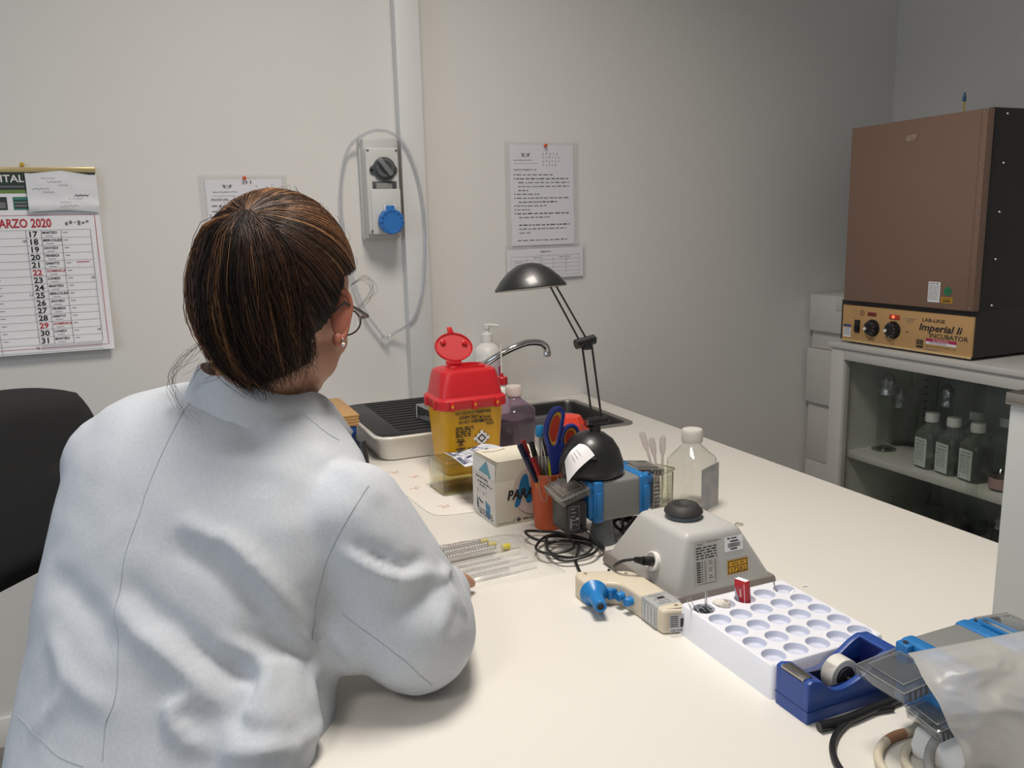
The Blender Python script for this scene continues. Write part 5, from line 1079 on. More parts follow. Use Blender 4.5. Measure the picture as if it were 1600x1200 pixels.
# 25-hole tube rack
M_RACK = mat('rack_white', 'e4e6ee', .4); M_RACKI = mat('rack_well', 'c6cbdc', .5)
t = thing('tube_rack', 'white plastic rack with five rows of round wells, left of the blue tape dispenser', 'rack', (.604, .674, TZ))
W_, H_, P_, r_ = .170, .040, .0330, .0142
b = MB(); bm = bmesh.new()
b.loft([[(x, y, z) for x, y in rrect(0-d_, W_+d_, 0-d_, W_+.008+d_, .006, 4)] for d_, z in ((.003, 0), (.0, H_-.002), (-.0008, H_-.0006), (-.0022, H_))], M_RACK, False)
# top plate as a grid of cells, each with a round opening
D_ = W_+.008; cells = []
xs = [.0022] + [.0185+P_*(i+.5) for i in range(4)] + [W_-.0022]; ys = [.0022] + [.0195+P_*(i+.5) for i in range(4)] + [D_-.0022]
for i in range(5):
    for j in range(5):
        cx_, cy_ = .0185+P_*i, .0195+P_*j; n = 32; x0, x1, y0, y1 = xs[i], xs[i+1], ys[j], ys[j+1]; outp = []; inp = []
        for k in range(n):
            a = 2*PI*k/n+PI/4; c_, s_ = math.cos(a), math.sin(a); inp.append((cx_+r_*c_, cy_+r_*s_, H_))
            tx = ((x1-cx_) if c_ > 0 else (x0-cx_))/c_ if abs(c_) > 1e-9 else 1e9; ty = ((y1-cy_) if s_ > 0 else (y0-cy_))/s_ if abs(s_) > 1e-9 else 1e9
            if k in (0, n//4, n//2, 3*n//4): outp.append(((x1 if c_ > 0 else x0), (y1 if s_ > 0 else y0), H_))
            else: q = min(tx, ty); outp.append((cx_+q*c_, cy_+q*s_, H_))
        b.add(outp+inp, [(k, (k+1) % n, n+(k+1) % n, n+k) for k in range(n)], M_RACK)
b.build('rack_top', t, fix=False); b = MB()
for i in range(5):
    for j in range(5):
        cx_, cy_ = .0185+P_*i, .0195+P_*j
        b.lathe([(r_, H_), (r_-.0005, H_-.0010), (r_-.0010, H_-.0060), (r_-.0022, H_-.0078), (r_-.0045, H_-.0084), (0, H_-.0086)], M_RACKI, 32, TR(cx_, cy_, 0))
b.build('wells', t, fix=False, angle=60)
RX = lambda i: .604+.0185+P_*i
RY = lambda j: .674+.0195+P_*j
M_CLW = mat('clip_wire_bright', 'c4c6c9', .25, .9)
# clips in the corner well
t0 = None; rnd = random.Random(8); cp_ = (RX(0), RY(4)); lab = ['bright wire paper clip standing up at the left edge of the corner well', 'bright wire paper clip standing up at the right edge of the corner well', 'bright wire paper clip leaning at the front of the corner well']
for k, (dx, dy, rz, tl, h_) in enumerate(((-.010, .003, 25, -22, .030), (.007, .006, 70, 6, .030), (-.001, -.008, 10, -30, .022))):
    b = MB(); P2 = [(-.0035, 0, 0), (-.0035, 0, h_-.004), (-.0015, 0, h_), (.0015, 0, h_), (.0035, 0, h_-.004), (.0035, 0, .004), (.001, 0, .001), (-.0015, 0, .004), (-.0015, 0, h_-.009)]
    b.tube(smooth_path(P2, 4), .0006, M_CLW, 6); tag(b.build('paper_clip', loc=(cp_[0]+dx, cp_[1]+dy, TZ+H_-.010)), lab[k], 'paper clip', 'paper clips in the corner well').rotation_euler = (R(tl*.5), R(tl), R(rz))
b = MB()
for k in range(90):
    a = rnd.uniform(0, 2*PI); rr_ = .0105*math.sqrt(rnd.random()); x, y, z = rr_*math.cos(a), rr_*math.sin(a), rnd.uniform(.0, .0085); q = rnd.uniform(0, PI); L = .0045
    b.tube([(x-L*math.cos(q), y-L*math.sin(q), z), (x+L*math.cos(q), y+L*math.sin(q), z+rnd.uniform(-.002, .003)), (x+L*math.cos(q)*.7-.002*math.sin(q), y+L*math.sin(q)*.7+.002*math.cos(q), z+.001)], .0005, M_CLIP, 5)
tag(b.build('clip_pile', loc=(cp_[0], cp_[1], TZ+H_-.0095)), 'dark heap of paper clips filling the far left corner well of the rack', 'clips', kind='stuff')
b = MB(); bm = bmesh.new(); bmesh.ops.create_icosphere(bm, subdivisions=3, radius=1)
for v in bm.verts:
    n_ = noise.noise(v.co*1.6)*.25; v.co = Vector((v.co.x*.0125*(1+n_), v.co.y*.0085*(1+n_), v.co.z*.0075*(1+n_)))
b.addbm(bm, mat('eraser_offwhite', 'd9d3c8', .7)); b.sphere((.002, -.001, .0068), .003, mat('eraser_hole', '9a8f84', .8), (1.4, 1, .3)); tag(b.build('eraser_lump', loc=(RX(1)-.003, RY(4)+.001, TZ+H_-.0015)), 'small off-white rounded eraser lump resting in the well beside the clips', 'eraser').rotation_euler = (0, R(12), R(-25))
# red match-size box
t = thing('red_box', 'small red and white cardboard box standing in a well of the white rack', 'box', (RX(2)-.003, RY(4)-.001, TZ+H_-.0085), rot=(R(2), R(-4), R(-78)))
M_RB = mat('carton_red', 'b5202c', .45); b = MB(); w, d, h = .019, .0085, .036; b.box(-w/2, w/2, -d/2, d/2, 0, h, M_RB, .0004); b.rect(-w/2+.0006, w/2-.0006, -d/2+.0006, d/2-.0006, M_PAPER, None, h+.0003)
FR_ = basis((-w/2-.0002, 0, 0), (0, -1, 0), (0, 0, 1)); FF_ = basis((0, -d/2-.0002, 0), (1, 0, 0), (0, 0, 1))
b.text('Swann', .0012, .013, .0034, M_PAPER, FF_ @ TR(0, 0, 0, 0, 0, 0), rot=R(90), sx=.9, bold=.02); b.text('22', -.0065, .022, .0048, M_GINK, FF_, shear=.3); b.rect(.006, .0068, .006, .032, M_PAPER, FF_)
b.poly([(-d/2+.0003, .008), (d/2-.0005, .006), (d/2-.0005, .018), (-d/2+.0003, .026)], mat('carton_silver', 'a8abb4', .4), FR_)
b.poly([(-.0092, .006), (-.002, .006), (-.0092, .026)], mat('carton_silver2', 'a8abb4', .4), FF_); b.build('carton', t)
# needle-like pins in the far right well
b = MB(); b.tube(smooth_path([(-.008, -.002, -.006), (-.0125, .002, .001), (-.0140, .004, .010)], 5), [.0010]*10+[.0012], M_STEEL, 6); b.sphere((-.0142, .0042, .011), .0014, M_STEEL)
b.tube([(.003, -.008, -.006), (.010, -.008, -.001)], .0022, M_CLW, 8)
tag(b.build('metal_pin', loc=(RX(4), RY(4), TZ+H_)), 'bent metal pin standing in the far right well of the white rack', 'pin')
# tape dispenser
M_TB = mat('dispenser_blue', '24468f', .38); M_TBD = mat('dispenser_blue_inside', '131f5a', .4)
t = thing('tape_dispenser', 'royal blue desk tape dispenser with a white tape roll', 'tape dispenser', (.603, .617, TZ))
Lp, Wd = .140, .050
prof = [(0, 0), (Lp, 0), (Lp+.002, .012), (Lp, .048), (.134, .056), (.118, .058), (.104, .053), (.082, .040), (.060, .032), (.042, .031), (.030, .036), (.020, .046), (.006, .0495), (0, .047)]
PRM = basis((0, 0, 0), (1, 0, 0), (0, 0, 1))      # x along, y up, z = -Y world
def side_prism(b, pr, ya, yb, m, bev=.0, M=None): b.prism(pr, -yb, -ya, m, bev, 2, PRM)
b = MB(); sp_ = [(q.x, q.y) for q in smooth_path([(x, y, 0) for x, y in prof[5:12]], 4)]; full = prof[:5]+sp_+prof[12:]
cav = []                                        # side walls, bottom and ends leave a trough for the roll
side_prism(b, full, 0, .008, M_TB, .0012); side_prism(b, full, Wd-.008, Wd, M_TB, .0012)
side_prism(b, [(0, 0), (.034, 0), (.034, .030), (.030, .036), (.020, .046), (.006, .0495), (0, .047)], .007, Wd-.007, M_TB, 0)
side_prism(b, [(.116, 0), (Lp, 0), (Lp+.002, .012), (Lp, .048), (.134, .056), (.118, .058), (.116, .0568)], .007, Wd-.007, M_TB, 0)
side_prism(b, [(.030, 0), (.117, 0), (.117, .006), (.030, .006)], .007, Wd-.007, M_TBD, 0)
b.box(-.0004, .0015, -.0004, Wd+.0004, .0145, .0153, M_TBD); b.box(0, Lp, -.0003, .0006, .0145, .0153, M_TBD); b.build('housing', t, 40)
b = MB()
for k, y in enumerate((.0085, Wd-.0085)): b.box(.034, .116, min(y, y+.0006*(1-2*k)), max(y, y+.0006*(1-2*k)), .006, .0315, M_TBD)
b.box(.1152, .1158, .009, Wd-.009, .006, .055, M_TBD); b.box(.0342, .0348, .009, Wd-.009, .006, .030, M_TBD); b.build('trough_lining', t)
b = MB(); RLM = basis((.070, Wd/2+.001, .030), (1, 0, 0), (0, 0, 1)) 
b.lathe([(.0125, -.0085), (.0195, -.0085), (.0200, -.008), (.0200, .008), (.0195, .0085), (.0125, .0085), (.0125, -.0085)], mat('tape_roll', 'd8d6ce', .35, bump=.1), 48, M=RLM)
b.lathe([(.0125, -.0088), (.0118, -.0088), (.0118, .0088), (.0125, .0088)], M_BLACK, 40, M=RLM); tp_ = b.build('tape_roll', t)
b = MB(); b.lathe([(.0, -.011), (.0115, -.011), (.0115, .011), (0, .011)], M_INK, 32, M=RLM); b.tube([(0, 0, -.017), (0, 0, .017)], .003, M_BLACK, 12, M=RLM); b.build('spool', t)
b = MB(); b.add([(.056, .017, .0462), (.056, .036, .0462), (.013, .036, .0500), (.013, .017, .0500)], [(0, 1, 2, 3)], clear('tape_film', (.86, .85, .83), .08, haze=.12)); b.build('tape_strip', t)
b = MB(); b.box(.001, .013, .008, Wd-.008, .0485, .0500, M_STEEL, .0004); b.box(.0, .0018, .008, Wd-.008, .0455, .0500, M_STEEL, .0004)
for k in range(11): b.prism([(0, 0), (.0024, 0), (.0012, .0026)], 0, .0006, M_STEEL, M=basis((-.0006, .010+.0028*k, .0486), (0, 1, 0), (0, 0, 1)))
b.build('cutter', t)
# second socket block with smoky lids
t = socket_block('grey and blue socket block at the near right corner, partly covered by the clear bag', (.688, .498, TZ), .014, .084, .080, .030, .100)
lid_part(t, TR(-.0610, .020, .083, 0, -5, 0), .060, .060, M_BCL2)
lid_part(t, TR(-.036, .000, .046, 0, -14, -10), .040, .046, M_BCL2)
lid_part(t, TR(.104, .020, .100, 0, 6, 0), .055, .055, M_BCL2)
b = MB(); b.box(.1, .118, .01, .07, .085, .1035, M_BB, .002); b.box(.102, .107, .02, .065, .1036, .1042, M_CHROME); b.build('hinge', t)
# equipment case
t = thing('equipment_case', 'tall pale grey instrument case with steel top edge at the right edge', 'case', (.986, .690, TZ))
M_CASE = mat('case_white', 'b6b9b6', .5); b = MB(); b.box(0, .24, -.42, 0, 0, .298, M_CASE, .003); b.build('case_body', t)
b = MB(); b.box(-.004, .244, -.424, .004, .298, .314, M_STEEL, .002); b.build('steel_edge', t)
# cables at the bottom right corner
M_CBE = mat('cable_beige', 'c9c0aa', .5); M_CBG = mat('cable_grey', 'a8a6a2', .5); M_RUST = mat('cable_rust', '9b7355', .6)
def arc(cx_, cy_, rx, ry, a0, a1, n=9, z=.004): return [(cx_+rx*math.cos(R(a0+(a1-a0)*i/n)), cy_+ry*math.sin(R(a0+(a1-a0)*i/n)), TZ+z) for i in range(n+1)]
b = MB(); p = smooth_path(arc(.672, .520, .100, .082, 70, 230, 8, .0042)+[(.61, .44, TZ+.0042), (.63, .40, TZ+.0042)], 6); b.tube(p, .0036, M_CBL, 12); tag(b.build('cable'), 'thick black cable curving in from the near right corner', 'cable')
b = MB(); p = smooth_path([(.720, .560, TZ+.03), (.700, .557, TZ+.012)]+arc(.672, .512, .062, .046, 75, 190, 6, .0055)+[(.606, .47, TZ+.0052), (.60, .43, TZ+.0052)], 6); b.tube(p, .0047, M_CBE, 12)
n0 = len(p)
for a_, e_ in ((.26, .40),):
    q = p[int(n0*a_):int(n0*e_)]; b.tube(q, .00485, M_RUST, 12)
tag(b.build('cable'), 'outer beige cable with a brown worn patch near the bottom right corner', 'cable')
b = MB(); p = smooth_path([(.722, .545, TZ+.03), (.700, .548, TZ+.014)]+arc(.684, .504, .050, .038, 80, 190, 6, .0052)+[(.632, .46, TZ+.0052), (.63, .42, TZ+.0052)], 6); b.tube(p, .0045, M_CBE, 12); tag(b.build('cable'), 'inner beige cable curving between the worn one and the grey one', 'cable')
b = MB(); p = smooth_path([(.680, .520, TZ+.022), (.668, .518, TZ+.012), (.650, .503, TZ+.0055), (.641, .485, TZ+.005), (.640, .45, TZ+.005), (.645, .41, TZ+.005)], 6); b.tube(p, .0048, M_CBG, 12); tag(b.build('cable'), 'short thick grey cable leading into the white plug', 'cable')
t = thing('mains_plug', 'white flat mains plug below the smoky socket lids at the near right corner', 'plug', (.664, .505, TZ), 0)
b = MB(); PLM = basis((.012, .024, .010), (.32, -.95, .0), (.55, .18, .8)); b.prism(rrect(-.012, .040, -.016, .018, .010, 5), -.008, .008, M_WHITE, .003, M=PLM); b.build('plug_body', t)
b = MB(); b.lathe([(0, 0), (.013, 0), (.014, .004), (.012, .024), (0, .026)], M_DG, 24, TR(.012, -.044, 0)); tag(b.build('rubber_stopper', loc=(.664, .505, TZ)), 'dark grey round rubber stopper under the clear bag', 'stopper')
b = MB(); b.prism([(0, 0), (.112, .004), (.120, .026), (.010, .020)], 0, .011, M_BLACK, .004); b.build('x') if False else None
b = MB(); b.tube(smooth_path([(.606, .603, TZ+.0060), (.640, .600, TZ+.006), (.680, .603, TZ+.006), (.730, .606, TZ+.006)], 6), .0055, M_BLACK, 12); tag(b.build('black_rod'), 'dark glossy rod lying along the base of the tape dispenser', 'rod')
# translucent bag over the block
M_BAG = clear('bag_film', (.84, .86, .86), .35, haze=.62, hazecol=(.74, .73, .70), bump=.3, bscale=30, boost=.9)
A1, B1 = Vector((.592, .440, .868)), Vector((.82, .400, .885))
N = 70; b = MB(); A, Bc, Cc, Dd = Vector((.648, .534, .862)), Vector((.83, .500, .868)), Vector((.86, .370, .757)), Vector((.668, .470, .7565))
vs = []
for j in range(N+1):
    for i in range(N+1):
        u, v = i/N, j/N; pa, pb_, pc_ = A.lerp(Bc, u), A1.lerp(B1, u), Dd.lerp(Cc, u); p = pa*(1-v)**2+pb_*2*v*(1-v)+pc_*v*v
        e = min(1, v*6, u*5+.2); p = p + Vector((.004*noise.noise(Vector((v*5, 0, 3.1)))*(1-u), 0, 0))
        bl = math.sin(PI*v)*(.35+.65*math.sin(PI*min(1, u*1.2)))*min(1, u*4+.15); p = p+Vector((-.004, -.008, .006))*bl; cr_ = e*(.010*noise.noise(Vector((u*4.2, v*2.2, 1.3)))+.012*(.5-abs(noise.noise(Vector((u*4+v*2, v*3.5-u, 4.3)))))+.004*(.5-abs(noise.noise(Vector((u*11, v*9, 7.3))))))*(1 if v > .03 else .3); p = p+Vector((-.15, -.75, .6))*cr_; zz_ = max(p.z, TZ+.002)
        if v < .06: zz_ += .002
        vs.append((p.x+.012*noise.noise(Vector((u*3, v*4, 9)))*e, p.y+.006*noise.noise(Vector((u*4, v*3, 5)))*e, zz_))
b.add(vs, [(j*(N+1)+i, j*(N+1)+i+1, (j+1)*(N+1)+i+1, (j+1)*(N+1)+i) for j in range(N) for i in range(N)], M_BAG)
b.tube([vs[j*(N+1)] for j in range(N+1)], .0006, M_BAG, 5); b.tube([vs[i] for i in range(N+1)], .0007, M_BAG, 5)
tag(b.build('plastic_bag', angle=80, fix=False), 'crumpled translucent plastic bag covering the near right socket block', 'bag')
# wrapped serological pipettes
M_SP = clear('pipette_plastic', (.97, .97, .97), .10, haze=.30, hazecol=(.95, .95, .95), boost=1.0); M_SPI = mat('pipette_print', '1c1e22', .5); M_SPY = mat('pipette_yellow', 'd9c82a', .5); M_BAGC = clear('wrapper_film', (.98, .98, .98), .2, haze=.03, hazecol=(.95, .95, .93), boost=.8)
lbl = ('clear graduated pipette with bold black scale, farthest one in the wrapper', 'clear graduated pipette with bold black scale, second farthest in the wrapper', 'clear graduated pipette with yellow plug, third from the far side of the wrapper', 'thin clear pipette in the middle of the wrapper', 'clear pipette with pale scale, third from the near side of the wrapper', 'clear pipette with pale scale, second from the near side of the wrapper', 'clear pipette lying along the near edge of the wrapper')
sl = .10
for k in range(7):
    y = 1.258-.0215*k; x0, x1 = .300, .525+.006*(k % 3); rad = (.0058, .0058, .0058, .0036, .0045, .0045, .0048)[k]
    t = thing('serological_pipette', lbl[k], 'pipette', (x0, y-.012, TZ+.0012+rad), math.degrees(math.atan(sl))-3+.6*(k % 2), group='clear pipettes in the wrapper')
    t.rotation_euler = (0, 0, R(2.5+.5*(k % 3)))
    L = x1-x0; XM = Matrix.Rotation(R(90), 4, 'Y'); b = MB()
    b.lathe([(rad*.3, -.020), (rad*.35, 0), (rad, .018), (rad, L-.035), (rad*.6, L-.028), (rad*.6, L)], M_SP, 14, M=XM); b.build('tube', t)
    b = MB(); n = 34 if k < 3 else 16
    if k < 3: b.tube([(.022, 0, rad*.25), (L-.05, 0, rad*.25)], rad*.74, M_WHITE, 10)
    for a in (-45, 60): b.tube([(.02, (rad+.0002)*math.sin(R(a)), (rad+.0002)*math.cos(R(a))), (L-.05, (rad+.0002)*math.sin(R(a)), (rad+.0002)*math.cos(R(a)))], .00035, M_GINK, 4)
    for i in range(n):
        x = .03+i*(L-.075)/n; big = i % 5 == 0; a1 = 55 if big else 25
        mm = M_SPI if k < 3 else M_GINK
        vs_ = [(xx, (rad+.0003)*math.sin(R(a)), (rad+.0003)*math.cos(R(a))) for xx in (x, x+(.0014 if k < 3 else .0011)) for a in (-48, -8, a1*.5, a1)]
        b.add(vs_, [(q, q+1, 5+q, 4+q) for q in range(3)], mm)
        if big and k < 3: b.text(str(i//5+1), x+.0018, -.001, .0042, mm, TR(0, 0, rad+.0006))
    b.build('scale', t)
    b = MB()
    if k < 3: b.tube([(L-.047+.012*(k == 2), 0, 0), (L-.033+.012*(k == 2), 0, 0)], rad*.85, M_SPY, 12); b.build('coloured_plug', t)
b = MB(); N1, N2 = 40, 26; vs = []; Pa, Pb, Pc, Pd = Vector((.30, 1.105, 0)), Vector((.556, 1.088, 0)), Vector((.560, 1.272, 0)), Vector((.30, 1.275, 0))
for top in (1, 0):
    for j in range(N2+1):
        for i in range(N1+1):
            u, v = i/N1, j/N2; p = Pa.lerp(Pb, u).lerp(Pd.lerp(Pc, u), v); ed = min(1, min(u, 1-u)*9, min(v, 1-v)*9)
            p.x += .006*noise.noise(Vector((v*5, 2, 0)))*(u > .9)
            z = TZ+.0008 + (top*(ed*(.0128+.003*noise.noise(Vector((u*9, v*10, 2))))*(1-.55*max(0, (u-.86)/.14)) + .0006))
            vs.append((p.x, p.y, z))
K = (N1+1)*(N2+1)
b.add(vs[:K], [(j*(N1+1)+i, j*(N1+1)+i+1, (j+1)*(N1+1)+i+1, (j+1)*(N1+1)+i) for j in range(N2) for i in range(N1)], M_BAGC)
b.tube([vs[j*(N1+1)+N1] for j in range(N2+1)], .0005, M_SP, 5)
b.text('S', .385, 1.168, .010, M_INK, None, TZ+.0155) if False else None
tag(b.build('pipette_wrapper', fix=False, angle=80), 'clear crinkled plastic wrapper holding graduated pipettes beside the woman\'s hand', 'wrapper')
# crumbs on the bench
for i, (x, y, m, lb) in enumerate(((.928, 1.135, 'a59b8c', 'curled brownish scrap on the bench right of the mixer'), (.848, .884, 'efede8', 'tiny white crumb on the bench right of the rack'))):
    b = MB(); b.tube(smooth_path([(-.008, 0, .001), (-.002, .004, .003), (.004, -.002, .0015), (.009, .002, .001)] if i == 0 else [(-.004, 0, .001), (0, .001, .0018), (.004, -.001, .001)], 5), .0011, mat('scrap%d' % i, m, .7), 6)
    if i == 0: b.tube([(-.010, -.004, .0007), (-.004, -.006, .002), (.006, -.006, .001)], .0008, mat('scrap_pale', 'cfc8ba', .7), 6)
    tag(b.build('scrap', loc=(x, y, TZ)), lb, 'scrap')
# cloth folds and seams of the lab coat, as lines on its surface (room coordinates, height, width)
FOLDS = [
    ([(0.008, 0.913, 0.987), (0.034, 0.892, 0.976), (0.058, 0.870, 0.960), (0.082, 0.852, 0.933), (0.103, 0.843, 0.903), (0.123, 0.850, 0.869)], 0.0085, 0.012),
    ([(-0.001, 0.904, 0.963), (0.031, 0.877, 0.951), (0.060, 0.853, 0.924), (0.087, 0.840, 0.889), (0.106, 0.839, 0.857)], -0.006, 0.016),
    ([(-0.060, 0.907, 0.903), (-0.042, 0.883, 0.887), (-0.021, 0.858, 0.871), (-0.001, 0.839, 0.849), (0.017, 0.824, 0.833), (0.034, 0.812, 0.816)], 0.0085, 0.013),
    ([(-0.052, 0.915, 0.926), (-0.027, 0.884, 0.906), (0.003, 0.851, 0.880), (0.032, 0.831, 0.856), (0.063, 0.821, 0.831)], -0.0065, 0.016),
    ([(-0.129, 0.952, 0.867), (-0.116, 0.922, 0.847), (-0.100, 0.893, 0.827), (-0.081, 0.867, 0.813)], 0.006, 0.014),
    ([(-0.127, 0.994, 0.921), (-0.105, 0.954, 0.909), (-0.085, 0.919, 0.888), (-0.074, 0.893, 0.866)], -0.0055, 0.018),
    ([(0.003, 0.825, 0.829), (-0.017, 0.829, 0.821), (-0.021, 0.826, 0.812), (-0.010, 0.813, 0.798), (0.011, 0.799, 0.785)], 0.007, 0.01),
    ([(0.008, 0.846, 0.874), (0.039, 0.829, 0.855), (0.063, 0.819, 0.828), (0.053, 0.809, 0.808), (0.058, 0.802, 0.792), (0.077, 0.802, 0.782)], -0.006, 0.01),
    ([(0.019, 0.845, 0.879), (0.050, 0.833, 0.866), (0.074, 0.824, 0.834), (0.068, 0.814, 0.814)], 0.005, 0.012),
    ([(0.084, 0.841, 0.893), (0.101, 0.840, 0.874), (0.118, 0.846, 0.856), (0.136, 0.849, 0.830)], 0.006, 0.009),
    ([(0.055, 0.839, 0.881), (0.082, 0.835, 0.869), (0.109, 0.838, 0.846), (0.136, 0.851, 0.824)], -0.005, 0.008),
    ([(0.135, 0.851, 0.820), (0.113, 0.833, 0.811), (0.103, 0.822, 0.799), (0.108, 0.820, 0.779)], 0.006, 0.01),
    ([(0.116, 0.825, 0.774), (0.092, 0.806, 0.776), (0.063, 0.797, 0.778), (0.036, 0.794, 0.780)], 0.006, 0.01),
    ([(-0.152, 0.922, 0.785), (-0.129, 0.911, 0.809), (-0.121, 0.915, 0.828)], 0.005, 0.012),
    ([(0.164, 0.843, 0.946), (0.182, 0.833, 0.935), (0.202, 0.825, 0.923), (0.223, 0.822, 0.915), (0.248, 0.829, 0.916)], 0.0085, 0.01),
    ([(0.174, 0.839, 0.955), (0.197, 0.829, 0.938), (0.222, 0.825, 0.926), (0.248, 0.836, 0.928)], -0.006, 0.01),
    ([(0.258, 0.831, 0.909), (0.269, 0.835, 0.903), (0.279, 0.846, 0.901), (0.283, 0.845, 0.894)], 0.006, 0.007),
    ([(0.268, 0.829, 0.893), (0.266, 0.817, 0.875), (0.256, 0.805, 0.854), (0.260, 0.804, 0.844)], 0.005, 0.01),
    ([(0.277, 0.834, 0.890), (0.284, 0.830, 0.873), (0.290, 0.826, 0.859)], 0.006, 0.007),
    ([(0.210, 0.816, 0.883), (0.228, 0.813, 0.885), (0.248, 0.819, 0.892), (0.269, 0.830, 0.895)], -0.005, 0.012),
    ([(0.128, 0.850, 0.853), (0.140, 0.846, 0.838), (0.155, 0.840, 0.820)], -0.005, 0.01),
    ([(0.062, 1.101, 1.098), (0.081, 0.986, 1.085), (0.094, 0.936, 1.057), (0.095, 0.908, 1.027)], -0.0045, 0.02),
    ([(0.163, 0.929, 1.042), (0.194, 0.881, 1.020), (0.208, 0.855, 0.996)], 0.004, 0.012),
    ([(0.028, 0.959, 1.052), (0.059, 0.932, 1.040), (0.103, 0.911, 1.032), (0.152, 0.887, 1.010)], 0.003, 0.016),
]
SEAM_LINES = [
    ('centre back seam', [(0.039, 1.028, 1.093), (0.019, 0.997, 1.078), (-0.001, 0.974, 1.049), (-0.020, 0.955, 1.016), (-0.033, 0.942, 0.987), (-0.047, 0.931, 0.957), (-0.056, 0.919, 0.927), (-0.063, 0.906, 0.898), (-0.064, 0.888, 0.871), (-0.066, 0.873, 0.843), (-0.071, 0.863, 0.822), (-0.081, 0.859, 0.802), (-0.086, 0.845, 0.773)]),
    ('armhole seam', [(0.200, 0.864, 1.008), (0.177, 0.848, 0.988), (0.158, 0.848, 0.959), (0.144, 0.852, 0.928), (0.135, 0.851, 0.897), (0.129, 0.853, 0.868), (0.127, 0.850, 0.851)]),
    ('sleeve seam', [(0.160, 0.847, 0.875), (0.181, 0.829, 0.857), (0.203, 0.813, 0.839), (0.224, 0.805, 0.816), (0.247, 0.815, 0.785)]),
    ('collar seam', [(0.038, 1.065, 1.097), (0.076, 1.083, 1.095), (0.117, 1.045, 1.087), (0.142, 0.986, 1.078), (0.169, 0.956, 1.059), (0.190, 0.955, 1.041)]),
    ('side seam', [(-0.171, 0.957, 0.783), (-0.148, 0.911, 0.780), (-0.129, 0.882, 0.770), (-0.104, 0.855, 0.767)]),
]
# ================================================================ the seated woman and her chair
FW = Vector((.68, .73, 0)).normalized(); RT = Vector((FW.y, -FW.x, 0))
def voxel(mb, size, smooth=4, name='tmp', fac=.5):
    """unite overlapping closed shapes into one continuous surface"""
    o = mb.build(name, smooth=False, fix=True)
    m = o.modifiers.new('r', 'REMESH'); m.mode = 'VOXEL'; m.voxel_size = size; m.use_smooth_shade = True
    if smooth: s = o.modifiers.new('s', 'SMOOTH'); s.iterations = smooth; s.factor = fac
    dg = bpy.context.evaluated_depsgraph_get(); me = bpy.data.meshes.new_from_object(o.evaluated_get(dg))
    old = o.data; bpy.data.objects.remove(o); bpy.data.meshes.remove(old); return me
def limb(b, pts, m, seg=20):
    """pts: (x, y, z, r) chain with rounded ends"""
    P_ = [Vector(p[:3]) for p in pts]; rr_ = [p[3] for p in pts]
    sm = smooth_path(P_, 5); n = len(sm); k = len(pts)-1
    rs = [rr_[min(k, int(i/5))]*(1-(i/5) % 1)+rr_[min(k, int(i/5)+1)]*((i/5) % 1) for i in range(n)]
    b.tube(sm, rs, m, seg); b.sphere(sm[0], rs[0], m); b.sphere(sm[-1], rs[-1], m)
def ell(c_, rx, ry, rz, M, m, b): b.sphere((0, 0, 0), 1, m, (rx, ry, rz), 24, 16, M=M @ Matrix.Translation(c_))
M_SKIN = mat('skin', 'b98a72', .5, var=.06, vscale=20, sss=.0)
M_COAT = noise_mix('coat_cotton', 'b8bec6', 'c1c6cd', 260, .3, .7, .8, bump=.08)
M_SEAM = mat('coat_seam', 'a2a9b1', .8)
# torso ellipses: z, centre x, centre y, half width, half depth, sideways tilt
SEC = [(.47, -.095, .895, .205, .155, 0), (.56, -.078, .900, .205, .140, 0), (.64, -.048, .904, .184, .130, 0), (.72, -.027, .924, .180, .126, .02), (.80, -.002, .967, .178, .130, .05), (.88, .018, .997, .178, .128, .10),
       (.95, .046, 1.012, .188, .120, .16), (1.005, .064, 1.024, .186, .110, .20), (1.045, .080, 1.034, .160, .096, .22), (1.072, .093, 1.040, .120, .082, .20), (1.088, .103, 1.044, .080, .068, .14)]
def torso(b, g, m):
    rings = []; P_ = smooth_path([Vector((s[1], s[2], s[0])) for s in SEC], 4)
    for i, c_ in enumerate(P_):
        k = min(len(SEC)-2, i//4); t_ = (i/4)-k if i < len(P_)-1 else 1.0
        w = SEC[k][3]*(1-t_)+SEC[k+1][3]*t_+g; d = SEC[k][4]*(1-t_)+SEC[k+1][4]*t_+g; tl = SEC[k][5]*(1-t_)+SEC[k+1][5]*t_
        rg = []
        for q in range(40):
            a = 2*PI*q/40; ca, sa = math.cos(a), math.sin(a); u = w*math.copysign(abs(ca)**.85, ca); v = d*math.copysign(abs(sa)**.85, sa)
            rg.append(tuple(c_+RT*u+FW*v+Vector((0, 0, -u*tl))))
        rings.append(rg)
    b.loft(rings, m, True)
SH_R, EL_R, WR_R = (.190, .905, .960), (.249, .872, .822), (.338, 1.035, .790)
SH_L, EL_L, WR_L = (-.050, 1.110, 1.005), (.035, 1.265, .835), (.190, 1.315, .792)
HC = Vector((.151, 1.056, 1.198)); HM = Matrix.Translation(HC) @ Matrix.Rotation(R(-38), 4, 'Z') @ Matrix.Rotation(R(-17), 4, 'X') @ Matrix.Rotation(R(4), 4, 'Y') @ Matrix.Scale(1.08, 4)
person = thing('person', 'woman in a white lab coat with dark ponytail seated at the bench, seen from behind', 'person', (-.085, .905, 0))
def place(o):
    o.parent = person; o.matrix_parent_inverse = person.matrix_world.inverted() if False else Matrix.Translation((.085, -.905, 0)); return o
